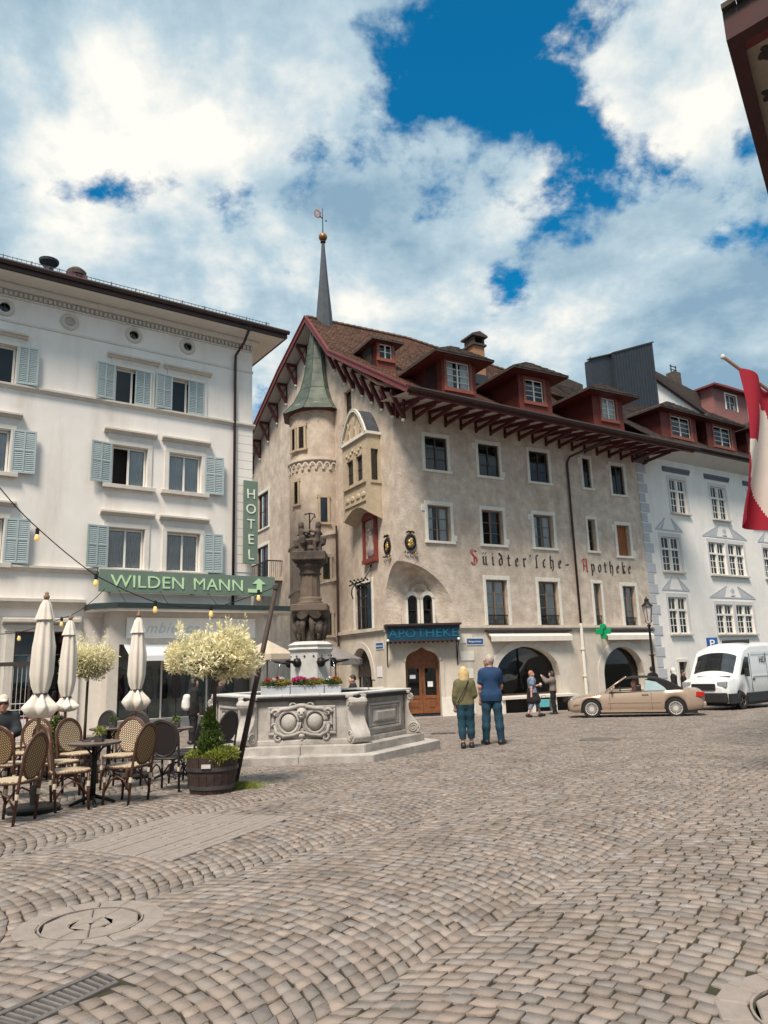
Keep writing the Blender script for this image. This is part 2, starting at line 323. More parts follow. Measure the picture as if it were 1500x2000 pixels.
def cobbles():
    phi = R_(38); W = 2.3; Rr = W/2/math.sin(R_(37)); da = .102; nth = 20
    la = np.array([math.sin(phi), math.cos(phi)]); lc = np.array([math.cos(phi), -math.sin(phi)])
    stones = []
    for k in range(-14, 15):
        cc = k*W-1.45; aj = np.arange(-22, 46, da)+(k % 2)*.04
        for j0 in range(len(aj)):
            n = nth+int(RNG.integers(-1, 2)); th = np.linspace(-37, 37, n+1)+np.concatenate([[0], RNG.uniform(-.55, .55, n-1), [0]])
            th = np.radians(th); base = aj[j0]
            x0 = cc+Rr*np.sin(th); a0 = base+Rr*np.cos(th)
            pts = np.outer(a0, la)+np.outer(x0, lc)
            q = np.stack([pts[:-1], pts[1:], pts[1:]+la*da, pts[:-1]+la*da], 1); stones.append(q)
    S = np.concatenate(stones); c = S.mean(1)
    keep = (c[:, 1] > 2.4) & (c[:, 1] < 36) & (np.abs(c[:, 0]) < .56*c[:, 1]+1.6)
    for mx, my, ro, ri in MHS: keep &= np.hypot(c[:, 0]-mx, c[:, 1]-my) > ro-.02
    keep &= ~in_quad(c, SLAB, -.02); keep &= ~in_quad(c, GR, -.01); keep &= np.hypot(c[:, 0]-FC[0], c[:, 1]-FC[1]) > 2.1
    S = S[keep]; c = c[keep]; n = len(S)
    S = S+RNG.normal(0, .006, S.shape); cen = S.mean(1, keepdims=True)
    sh = RNG.uniform(.875, .935, (n, 1, 1)); S = cen+(S-cen)*sh
    c3 = cen[:, 0]; zt = gzv(c3[:, 1])+RNG.normal(0, .0028, n)
    tilt = RNG.normal(0, .022, (n, 2)); tone = RNG.beta(2.2, 2.2, n)
    def ring(scale, dz):
        P = cen+(S-cen)*scale; d = P-cen; z = zt[:, None]+dz+np.einsum('nij,nj->ni', d, tilt); return np.concatenate([P, z[..., None]], 2)
    bot = ring(1.0, -.05); mid = ring(.985, -.005); top = ring(.945, 0.)
    dd = c[:, 1]**2+c[:, 0]**2
    # what shows largest: nearest stones inside the frame
    v = np.stack([c[:, 0], c[:, 1], zt], 1)-Cv; fx = 750+FPX*(v@Rv)/(v@Fv); fy = 1000-FPX*(v@Uv)/(v@Fv)
    inn = (fx > -10) & (fx < 1510) & (fy < 2010); order = np.argsort(np.where(inn, dd, 1e9)); big = order[:300]; ism = np.zeros(n, bool); ism[big] = True
    quads = [(0, 1, 5, 4), (1, 2, 6, 5), (2, 3, 7, 6), (3, 0, 4, 7), (4, 5, 9, 8), (5, 6, 10, 9), (6, 7, 11, 10), (7, 4, 8, 11), (8, 9, 10, 11)]
    Qa = np.array(quads)
    # outward orientation check (ring runs clockwise or ccw)
    e1 = S[0, 1]-S[0, 0]; e2 = S[0, 2]-S[0, 1]
    if e1[0]*e2[1]-e1[1]*e2[0] < 0: Qa = Qa[:, ::-1]
    for i in big:
        o3 = np.array([c[i, 0], c[i, 1], zt[i]]); V = np.concatenate([bot[i], mid[i], top[i]])-o3
        me = npmesh('cobblestone', V, Qa, MT['cobble']); at = me.attributes.new('tone', 'FLOAT', 'FACE'); at.data.foreach_set('value', np.full(9, tone[i], np.float32))
        link('cobblestone', me, plaza, o3)
    r = np.where(~ism)[0]; V = np.concatenate([bot[r], mid[r], top[r]], 1).reshape(-1, 3); Q = (Qa[None]+12*np.arange(len(r))[:, None, None]).reshape(-1, 4)
    me = npmesh('cobblestones', V, Q, MT['cobble']); at = me.attributes.new('tone', 'FLOAT', 'FACE'); at.data.foreach_set('value', np.repeat(tone[r], 9).astype(np.float32))
    tag(link('cobblestones', me, plaza), kind='stuff')
cobbles()
def stone_quad(mb, p, z, t=.04, gap=.012, tones=None):
    p = np.array(p); c = p.mean(0); d = p-c; ln = np.linalg.norm(d, axis=1, keepdims=True); q = c+d*(1-gap/ln); q2 = c+d*(1-(gap+.012)/ln)
    vs = [(*a, z-t) for a in q]+[(*a, z-.008) for a in q]+[(*a, z) for a in q2]
    mb.add(vs, [(0, 1, 5, 4), (1, 2, 6, 5), (2, 3, 7, 6), (3, 0, 4, 7), (4, 5, 9, 8), (5, 6, 10, 9), (6, 7, 11, 10), (7, 4, 8, 11), (8, 9, 10, 11)])
def manhole(i, cx, cy, ro, ri, label):
    r = empty('manhole_cover', (cx, cy, 0), 0, label, 'manhole cover')
    for k in range(14):
        a0, a1 = 2*math.pi*k/14, 2*math.pi*(k+1)/14; mb = MB()
        P = [(ri*1.06*math.cos(a0), ri*1.06*math.sin(a0)), (ro*math.cos(a0), ro*math.sin(a0)), (ro*math.cos(a1), ro*math.sin(a1)), (ri*1.06*math.cos(a1), ri*1.06*math.sin(a1))]
        stone_quad(mb, P, random.uniform(.002, .006), gap=.004); mb.build('ring_stone', MT['cover'], r)
    MB().lathe([(ri*1.0, -.02), (ri*1.0, .003), (ri*1.035, .003), (ri*1.035, -.02)], n=40, cap=False).build('iron_ring', MT['cover'], r)
    MB().lathe([(0, -.009), (ri*.97, -.009)], n=32).build('cover_bed', MT['cover'], r)
    for k in range(10):
        a0, a1 = 2*math.pi*k/10, 2*math.pi*(k+1)/10
        for ra, rb in ((.05*ri, .42*ri), (.43*ri, .985*ri)):
            if ra < .1*ri and k % 2: continue
            b1 = 2*math.pi*(k+(2 if ra < .1*ri else 1))/10; mb = MB()
            stone_quad(mb, [(ra*math.cos(a0), ra*math.sin(a0)), (rb*math.cos(a0), rb*math.sin(a0)), (rb*math.cos(b1), rb*math.sin(b1)), (ra*math.cos(b1), ra*math.sin(b1))], random.uniform(-.002, .002), gap=.003)
            mb.build('inlay_stone', MT['cover'], r)
manhole(0, *MHS[0], 'round stone-inlaid manhole cover at the left, in front of the cafe')
manhole(1, *MHS[1], 'round stone-inlaid manhole cover cut off by the bottom right corner')
mh = empty('manhole_cover', grd(1172, 1445), 0, 'dark far manhole lid in the paving right of the strolling couple', 'manhole cover')
MB().lathe([(.42, -.03), (.42, .012), (.38, .016), (0, .016)], n=32).build('lid', M('lid_iron', (.13, .115, .105), .7, .2, 8), mh)
mh2 = empty('manhole_cover', grd(866, 1433), 0, 'small dark lid in the paving left of the strolling couple', 'manhole cover')
MB().box(-.32, -.2, -.03, .32, .2, .014).build('lid', MT['hoop'], mh2)
# long paving slabs in straight courses
def slabs():
    A, B, C, D = [np.array(q) for q in SLAB]; nr = 15
    bl = lambda u, v: (A*(1-u)+B*u)*(1-v)+(D*(1-u)+C*u)*v
    for i in range(nr):
        t = 0.; 
        while t < .999:
            w_ = random.uniform(.2, .45); t2 = min(1, t+w_); t2 = 1 if t2 > .9 else t2
            o = bl((i+.5)/nr, (t+t2)/2); mb = MB(); stone_quad(mb, [bl(i/nr, t)-o, bl((i+1)/nr, t)-o, bl((i+1)/nr, t2)-o, bl(i/nr, t2)-o], random.uniform(.003, .008), gap=.005)
            mb.build('paving_slab', MT['cover'], plaza, loc=(o[0], o[1], gz(*o))); t = t2
slabs()
def grate():
    A, B, C, D = [np.array(q) for q in GR]; o = (A+B+C+D)/4; r = empty('drain_grate', (o[0], o[1], 0), 0, 'slotted iron drain grate in the paving at the bottom left', 'drain grate')
    bl = lambda u, v: (A*(1-u)+B*u)*(1-v)+(D*(1-u)+C*u)*v-o
    fr = MB()
    for (u0, u1, v0, v1) in ((0, 1, 0, .14), (0, 1, .86, 1), (0, .03, .14, .86), (.97, 1, .14, .86)):
        stone_quad(fr, [bl(u0, v0), bl(u1, v0), bl(u1, v1), bl(u0, v1)], .006, gap=.0)
    fr.build('frame', M('grate_iron', (.20, .18, .17), .5, .2, 9, metal=.5), r)
    bm_ = M('grate_bar_iron', (.26, .24, .23), .45, .2, 9, metal=.5)
    for k in range(13):
        u = .05+k*.071
        b = MB(); stone_quad(b, [bl(u, .14), bl(u+.034, .14), bl(u+.034, .86), bl(u, .86)], .004, gap=.001); b.build('bar', bm_, r)
    pit = MB(); pit.add([(*bl(u, v), -.009) for u, v in ((0, 0), (1, 0), (1, 1), (0, 1))], [(0, 1, 2, 3)]); pit.build('pit', MT['room'], r)
grate()
# ================================================================ facade tools
def wallmesh(mb, x0, x1, z0, ztop, holes, P, depth=.28, cuts=()):
    """wall in (x,z) with openings; hole=(a,b,c,top) with top a number or a function of x; P(x,z,d)->point"""
    zt = ztop if callable(ztop) else (lambda x: ztop)
    xs = {x0, x1, *[c for c in cuts if x0 < c < x1]}
    for h in holes:
        a, b = h[0], h[1]; xs |= {a, b}
        if callable(h[3]): xs |= {a+(b-a)*k/18 for k in range(1, 18)}
    xs = sorted(x for x in xs if x0-1e-6 <= x <= x1+1e-6)
    T = lambda h, x: h[3](x) if callable(h[3]) else h[3]
    for xa, xb in zip(xs[:-1], xs[1:]):
        if xb-xa < 1e-6: continue
        mid = (xa+xb)/2; hs = sorted([h for h in holes if h[0] < mid < h[1]], key=lambda h: h[2]); la = lb = z0
        for h in hs:
            if h[2]-min(la, lb) > 1e-5: mb.quad(P(xa, la, 0), P(xb, lb, 0), P(xb, h[2], 0), P(xa, h[2], 0))
            la, lb = T(h, xa), T(h, xb)
            mb.quad(P(xa, la, 0), P(xb, lb, 0), P(xb, lb, depth), P(xa, la, depth))
            mb.quad(P(xa, h[2], 0), P(xb, h[2], 0), P(xb, h[2], depth), P(xa, h[2], depth))
        mb.quad(P(xa, la, 0), P(xb, lb, 0), P(xb, zt(xb), 0), P(xa, zt(xa), 0))
    for h in holes:
        for x in (h[0], h[1]):
            if T(h, x)-h[2] > 1e-4: mb.quad(P(x, h[2], 0), P(x, T(h, x), 0), P(x, T(h, x), depth), P(x, h[2], depth))
    return mb
def ell(a, b, spring, top, pt=1.):
    c, r = (a+b)/2, (b-a)/2; return lambda x: spring+(top-spring)*max(0, 1-abs((x-c)/r)**(2*pt))**.5
def curtain_mesh(w_, h, folds=7, amp=.03):
    n = folds*4; P = [[(w_*i/n, amp*math.sin(i*math.pi/2)+.004*math.sin(i*1.7), z) for i in range(n+1)] for z in (0, h)]
    return MB().grid(P)
def window(parent, pos, rz, w_, h, frame='win_dark', cols=2, rows=3, ft=.055, bar=.028, split=None, curtain=0, room=True, glass='glass', open_leaf=0, name='window', fd=.05, blind=None, label=None):
    """window unit: local x across, y inwards, z up, origin at its lower left corner"""
    mb = MB(); mb.box(0, 0, 0, ft, fd, h).box(w_-ft, 0, 0, w_, fd, h).box(ft, 0, 0, w_-ft, fd, ft).box(ft, 0, h-ft, w_-ft, fd, h)
    cs = [ft+(w_-2*ft)*i/cols for i in range(cols+1)]; rs = [ft+(h-2*ft)*j/rows for j in range(rows+1)]
    if split: rs = [ft]+[ft+(h-2*ft)*q for q in split]+[h-ft]
    if not blind:
        for c in cs[1:-1]: mb.box(c-.035, -.006, ft, c+.035, fd-.004, h-ft)
        for r in rs[1:-1]: mb.box(ft, .004, r-bar/2, w_-ft, fd-.008, r+bar/2)
    o = mb.build(name, MT[frame], parent, loc=pos, rot=(0, 0, rz))
    if label: o['label'] = label
    if blind:
        b = MB()
        for k in range(int(h/.12)): b.box(ft, .012+.004*(k % 2), ft+k*.12, w_-ft, .03, min(h-ft, ft+k*.12+.117))
        b.build('blind', MT[blind], o); return o
    for i in range(cols):
        for j in range(len(rs)-1):
            if open_leaf and i == open_leaf-1: continue
            t = random.uniform(-.012, .012)
            MB().add([(cs[i]+.0, .025+t*.3, rs[j]), (cs[i+1], .025-t*.3, rs[j]), (cs[i+1], .025-t*.3+t*.2, rs[j+1]), (cs[i], .025+t*.3+t*.2, rs[j+1])], [(0, 1, 2, 3)]).build('pane', MT[glass], o, fix=False)
    if open_leaf:
        lw = (w_-2*ft)/cols; lf = MB(); x0 = ft if open_leaf == 1 else w_-ft; sg = 1 if open_leaf == 1 else -1
        lf.beam((x0, .06, ft), (x0, .06, h-ft), .05); lf.beam((x0+sg*lw*.25, .06+lw*.95, ft), (x0+sg*lw*.25, .06+lw*.95, h-ft), .05); lf.beam((x0, .06, h-ft), (x0+sg*lw*.25, .06+lw*.95, h-ft), .05); lf.beam((x0, .06, ft), (x0+sg*lw*.25, .06+lw*.95, ft), .05)
        lf.build('open_leaf', MT[frame], o)
    if curtain:
        k = (w_-2*ft)
        for x, ww in ({1: [(ft, k*.5), (ft+k*.52, k*.48)], 2: [(ft, k*.33), (ft+k*.66, k*.34)], 3: [(ft+k*.55, k*.44)]}[curtain]):
            curtain_mesh(ww, h-2*ft-.02).build('curtain', MT['curtain'], o, loc=(x, .075, ft+.01), smooth=True)
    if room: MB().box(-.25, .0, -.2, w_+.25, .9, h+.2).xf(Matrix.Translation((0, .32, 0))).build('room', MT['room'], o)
    return o
def surround(parent, pos, rz, w_, h, t=.17, proud=.035, mat='surround', sill=True, ears=0, quoin=False, depth=.0, name='window_surround'):
    mb = MB(); p = -proud
    mb.box(-t, p, 0, 0, 0.01, h).box(w_, p, 0, w_+t, .01, h).box(-t-ears, p-.004, h, w_+t+ears, .01, h+t*1.15)
    if sill: mb.box(-t-.04, p-.045, -.11, w_+t+.04, .01, 0)
    if quoin:
        if random.random() < .8: mb.box(-t-.16, p+.006, h-.28, -t, .01, h)
        if random.random() < .6: mb.box(w_+t, p+.006, 0.02, w_+t+.15, .01, .28)
    return mb.build(name, MT[mat], parent, loc=pos, rot=(0, 0, rz), bevel=.012)
def tex_mesh(body, size, depth=.02, shear=0., spacing=1., align='LEFT', sx=1.):
    cu = bpy.data.curves.new('lettering', 'FONT'); cu.body = body; cu.size = size; cu.extrude = depth/2; cu.shear = shear; cu.space_character = spacing; cu.align_x = align; cu.resolution_u = 4
    t = bpy.data.objects.new('lettering', cu); COL.objects.link(t); dg = bpy.context.evaluated_depsgraph_get(); me = bpy.data.meshes.new_from_object(t.evaluated_get(dg)); bpy.data.objects.remove(t)
    me.materials.clear()
    me.transform(Matrix.Rotation(R_(90), 4, 'X') @ Matrix.Diagonal((sx, 1, 1, 1))); return me
def lettering(name, body, size, mat, parent, pos, rz=0., **k):
    me = tex_mesh(body, size, **k); me.materials.append(MT[mat]); return link(name, me, parent, pos, (0, 0, rz))
def nib(polys, mb, ox, oz, sc, ang=38, wd=.22, y=0., th=.012):
    """broad-nib strokes: each polyline swept with a slanted pen edge"""
    nx, nz = math.cos(R_(ang))*wd/2, math.sin(R_(ang))*wd/2
    k = 0
    for pl in polys:
        for (x0, z0), (x1, z1) in zip(pl[:-1], pl[1:]):
            q = [(x0-nx, z0-nz), (x0+nx, z0+nz), (x1+nx, z1+nz), (x1-nx, z1-nz)]
            a = sum(q[i][0]*q[(i+1) % 4][1]-q[(i+1) % 4][0]*q[i][1] for i in range(4))
            if abs(a) < 1e-4:
                q = [(x0-nx-.02, z0-nz+.02), (x0-nx+.02, z0-nz-.02), (x1+nx+.02, z1+nz-.02), (x1+nx-.02, z1+nz+.02)]; a = 1
            if a < 0: q = q[::-1]
            k += 1; mb.prism([(ox+p*sc, oz+r*sc) for p, r in q], y-th-.0006*(k % 9), y+.004)
GL = {  # blackletter strokes, x-height 1
 'u': (.72, [[(.08, .86), (.18, .95), (.18, .18), (.3, .05), (.5, .22)], [(.5, .95), (.5, .12), (.62, .04)]]),
 'uu': (.72, [[(.08, .86), (.18, .95), (.18, .18), (.3, .05), (.5, .22)], [(.5, .95), (.5, .12), (.62, .04)], [(.17, 1.2), (.19, 1.3)], [(.47, 1.2), (.49, 1.3)]]),
 'i': (.38, [[(.06, .84), (.18, .95), (.18, .14), (.3, .04)], [(.18, 1.2), (.2, 1.28)]]),
 'd': (.7, [[(.52, .72), (.52, .2), (.34, .05), (.16, .2), (.16, .68), (.32, .84), (.52, .7)], [(.52, .7), (.44, 1.05), (.12, 1.35)]]),
 't': (.48, [[(.18, 1.2), (.18, .18), (.32, .05), (.4, .12)], [(.02, .88), (.4, .88)]]),
 'e': (.58, [[(.46, .6), (.16, .5), (.16, .2), (.3, .05), (.46, .16)], [(.16, .5), (.16, .75), (.32, .92), (.44, .76), (.44, .62)]]),
 'r': (.52, [[(.06, .84), (.18, .95), (.18, .14), (.28, .04)], [(.18, .75), (.34, .94), (.46, .8)]]),
 "'": (.22, [[(.12, 1.35), (.06, 1.12)]]),
 's': (.5, [[(.18, -.02), (.18, 1.2), (.3, 1.38), (.44, 1.28)], [(.06, .02), (.3, .02)]]),
 'c': (.52, [[(.42, .82), (.3, .92), (.16, .74), (.16, .2), (.3, .05), (.44, .16)]]),
 'h': (.7, [[(.18, 1.38), (.18, .06), (.26, .0)], [(.18, .74), (.36, .94), (.52, .76), (.52, .1), (.4, -.28)]]),
 '-': (.62, [[(.08, .46), (.5, .5)], [(.08, .42), (.5, .46)]]),
 'p': (.7, [[(.08, .86), (.18, .96), (.18, -.38)], [(.18, .74), (.36, .94), (.52, .74), (.52, .22), (.36, .06), (.18, .2)]]),
 'o': (.66, [[(.34, .94), (.16, .74), (.16, .22), (.32, .05), (.5, .22), (.5, .74), (.34, .94)]]),
 'k': (.62, [[(.18, 1.38), (.18, .08), (.26, .0)], [(.18, .72), (.4, .94), (.48, .8), (.2, .56)], [(.24, .56), (.42, .14), (.54, .05)]]),
 'S': (1.0, [[(.82, 1.34), (.6, 1.5), (.3, 1.4), (.26, 1.12), (.5, .88), (.8, .66), (.84, .3), (.6, .02), (.3, .04), (.12, .26)], [(.04, 1.2), (.2, 1.55), (.42, 1.62)], [(.5, .86), (.5, .2)]]),
 'A': (.98, [[(.08, 1.1), (.22, 1.46), (.44, 1.4), (.3, .9), (.28, .2), (.1, .02)], [(.44, 1.4), (.72, 1.5), (.74, .12), (.86, .02)], [(.28, .7), (.74, .7)]]),
}
def blackletter(parent, text, x0, x1, zb, size, mat, y, rz=0., pos=(0, 0, 0)):
    adv = sum(GL[c][0] for c in text); sc = size; gap = ((x1-x0)-adv*sc)/max(1, len(text)-1); x = x0
    for c in text:
        mb = MB(); nib(GL[c][1], mb, x, zb, sc, y=y); mb.build('letter', MT['red_t' if c in 'SA' else mat], parent, fix=False); x += GL[c][0]*sc+gap
# ================================================================ the old pharmacy
FA = Fac(atY(787, 1390, 30.), 61); AP = FA.root('pharmacy_building')
tag(AP, 'beige rendered corner building with red dormers, stair tower, oriel and old lettering', 'building')
LEN = 14.4
PROF = [(-2.6, 12.3), (0, 13.5), (4.77, 16.84), (7.6, 19.93), (11.65, 18.43), (15.9, 16.45), (18.5, 15.2)]
def RZ(s, b):
    z = float(np.interp(b, [p[0] for p in PROF], [p[1] for p in PROF])); k = min(1, max(0, (b+2.6)/10.2))
    return z-(1-k)*.033*s-k*max(0, s-5.5)*.107
Pf = lambda x, z, d: (x, d, z)                       # south front
Pg = lambda y, z, d: (d, y, z)                       # gable end (x = 0 plane, inwards +x)
def apo_walls():
    win = []
    cols = {'A': (1.55, 2.70), 'B': (4.38, 5.53), 'C': (7.31, 8.47), 'D': (10.66, 11.14), 'E': (12.56, 13.42)}
    for c, (a, b) in cols.items():
        e = -.16 if c == 'E' else 0
        win.append((a, b, 9.88+e, 11.38+e, c, 1)); win.append((a, b, 6.76+e, 8.31+e, c, 2))
        if c != 'A': win.append((a, b, 3.22+e*.5, 5.19+e*.5, c, 3))
    holes = [q[:4] for q in win]
    quarter = lambda x: 3.14+2.70*math.sqrt(max(0, 1-(x/2.82)**2))
    mb = MB(); wallmesh(mb, 2.82, LEN, 3.16, lambda x: RZ(x, 0)-.3, [h for h in holes if h[0] > 2.82], Pf)
    wallmesh(mb, 0, 2.82, 6.0, lambda x: RZ(x, 0)-.3, [h for h in holes if h[0] < 2.82], Pf)
    xs = [2.82*math.sin(k*math.pi/2/20) for k in range(21)]
    for a, b in zip(xs[:-1], xs[1:]): mb.quad((a, 0, quarter(a)), (b, 0, quarter(b)), (b, 0, 6), (a, 0, 6))
    mb.quad((LEN, 0, -.8), (LEN, 10, -.8), (LEN, 10, RZ(LEN, 7)-.3), (LEN, 0, RZ(LEN, 0)-.3))
    mb.build('south_wall', MT['plaster'], AP)
    # gable end
    zt = lambda y: RZ(0, y)-.3
    gw = [(3.82, 4.59, 13.2, 14.7), (2.35, 3.95, 3.24, 5.25), (15.3, 17.2, 10.1, 12.3), (15.3, 17.4, 6.7, 9.0)]
    mb = MB(); wallmesh(mb, 1.23, 18.5, 3.2, zt, gw, Pg, cuts=(4.77, 7.6, 11.65, 15.9)); wallmesh(mb, 0, 1.23, 6., zt, [], Pg)
    gq = lambda y: 3.43+2.41*math.sqrt(max(0, 1-(y/1.23)**2))
    ys = [1.23*math.sin(k*math.pi/2/14) for k in range(15)]
    for a, b in zip(ys[:-1], ys[1:]): mb.quad((0, a, gq(a)), (0, b, gq(b)), (0, b, 6), (0, a, 6))
    mb.build('gable_wall', MT['plaster_g'], AP)
    mb = MB(); wallmesh(mb, 1.23, 18.5, -.9, 3.2, [(2.5, 4.55, -.9, ell(2.5, 4.55, 1.1, 2.45, .85))], Pg, depth=.5); mb.build('gable_base_wall', MT['plinth'], AP)
    # ground-floor front with two wide arches
    a1 = (4.62, 8.22, .22, ell(4.62, 8.22, 1.0, 2.3)); a2 = (10.85, 13.5, .22, ell(10.85, 13.5, .95, 2.2))
    mb = MB(); wallmesh(mb, 2.82, LEN, -.9, 3.16, [a1, a2], Pf, depth=.45); mb.build('shopfront_wall', MT['plinth'], AP)
    for (a, b, c, t) in (a1, a2):
        n = 20; arc = MB(); sp = t(a+1e-6)
        o_ = [(a-.36, c-.4)]+[((a+b)/2-(b-a+.72)/2*math.cos(math.pi*k/n), 1.0+(t((a+b)/2)+.3-1.0)*math.sin(math.pi*k/n)) for k in range(n+1)]+[(b+.36, c-.4)]
        i_ = [(a, c-.4)]+[((a+b)/2-(b-a)/2*math.cos(math.pi*k/n), t((a+b)/2-(b-a)/2*math.cos(math.pi*k/n)) if 0 < k < n else .98) for k in range(n+1)]+[(b, c-.4)]
        for k in range(len(o_)-1):
            q = [o_[k], o_[k+1], i_[k+1], i_[k]]; arc.prism(q, -.03, .02)
        arc.build('arch_band', MT['trim'], AP)
        g = MB(); m = 24; pts = [(a, c)]+[(a+(b-a)*k/m, t(a+(b-a)*k/m) if 0 < k < m else t((a+b)/2)*.42+.2) for k in range(m+1)]+[(b, c)]
        g.add([(x, .40, z) for x, z in pts], [tuple(range(len(pts)))]); sw = g.build('shop_window', MT['glass_c'], AP)
        fr = MB()
        for k in range(1, len(pts)-2): fr.beam((pts[k][0], .4, pts[k][1]-.04), (pts[k+1][0], .4, pts[k+1][1]-.04), .07, .08, up=(0, 1, 0))
        fr.box(a, .36, c, b, .44, c+.08); fr.build('shop_window_frame', MT['win_dark'], AP)
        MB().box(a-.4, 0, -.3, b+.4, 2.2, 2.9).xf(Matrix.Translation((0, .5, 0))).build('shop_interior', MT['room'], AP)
    for (x0, x1) in ((4.3, 8.85), (11.05, 14.1)):
        MB().prism([(0, 2.92), (-.30, 2.74), (-.30, 2.52), (-.27, 2.52), (-.27, 2.70), (0, 2.86)], x0, x1, axis='x').build('rolled_awning', MT['canvas'], AP)
        MB().box(x0-.1, -.16, 2.93, x1+.1, .0, 3.02).build('awning_box', MT['gutter'], AP)
    # string course, on the front and round the gable
    MB().box(2.80, -.12, 3.10, LEN, .0, 3.20).box(2.80, -.06, 3.02, LEN, 0, 3.10).build('string_course', MT['plinth'], AP)
    MB().box(-.14, 1.2, 3.10, 0, 5.75, 3.24).box(-.07, 1.2, 3.02, 0, 5.7, 3.10).build('gable_string_course', MT['plinth'], AP)
    # windows
    spec = {('A', 1): dict(), ('B', 1): dict(), ('C', 1): dict(), ('D', 1): dict(cols=1), ('E', 1): dict()}
    for a, b, c, t, k, r in win:
        w_, h = b-a, t-c; pos = (a, .2 if r > 1 else .07, c)
        surround(AP, (a, 0, c), 0, w_, h, t=.15 if k != 'D' else .13, quoin=(r < 3), sill=(r < 3), mat='surround')
        kw = dict(frame='win_dark' if r == 1 else 'win_brown', cols=1 if k == 'D' else 2, rows=3)
        if r == 2: kw.update(curtain={'A': 2, 'C': 2}.get(k, 0), open_leaf=1 if k == 'B' else 0, bar=.022)
        if r == 3: kw.update(curtain={'B': 1, 'C': 3, 'D': 1, 'E': 1}[k], split=(.4, .72))
        if k == 'E' and r == 2: kw['blind'] = 'blind'
        window(AP, pos, 0, w_, h, **kw)
        if r == 3:
            g = MB(); g.box(0, -.01, .42, w_, .02, .46).box(0, -.01, .04, w_, .02, .07)
            for q in range(int(w_/.075)): g.box(.03+q*.075, 0, .06, .045+q*.075, .012, .43)
            for q in range(int(w_/.15)): g.lathe([(.045, -.006), (.06, 0), (.045, .006)], c=(.085+q*.15, .004, .25), n=8)
            g.build('window_guard', MT['iron'], AP, loc=(a, .08, c))
    # gable windows
    for i, (y0, y1, z0, z1) in enumerate(gw):
        surround(AP, (0, y1, z0), -math.pi/2, y1-y0, z1-z0, t=.16, mat='surround' if i else 'sand')
        window(AP, (.1, y1, z0), -math.pi/2, y1-y0, z1-z0, frame='red' if i > 1 else 'win_dark', cols=2 if i else 1, rows=2)
    window(AP, (.4, 4.55, -.5), -math.pi/2, 2.05, 1.75, frame='win_dark', cols=2, rows=1, name='shop_window')
    MB().box(.35, 2.4, 1.2, .45, 4.6, 2.5).build('fanlight', MT['win_dark'], AP)
    gb = MB(); n = 16
    for k in range(n):
        f = lambda k, r, ex: (3.525-r*math.cos(math.pi*k/n), 1.1+ex*math.sin(math.pi*k/n))
        gb.prism([f(k, 1.3, 1.6), f(k+1, 1.3, 1.6), f(k+1, 1.03, 1.35), f(k, 1.03, 1.35)], -.03, .01, axis='x')
    gb.build('arch_band', MT['trim'], AP)
apo_walls()
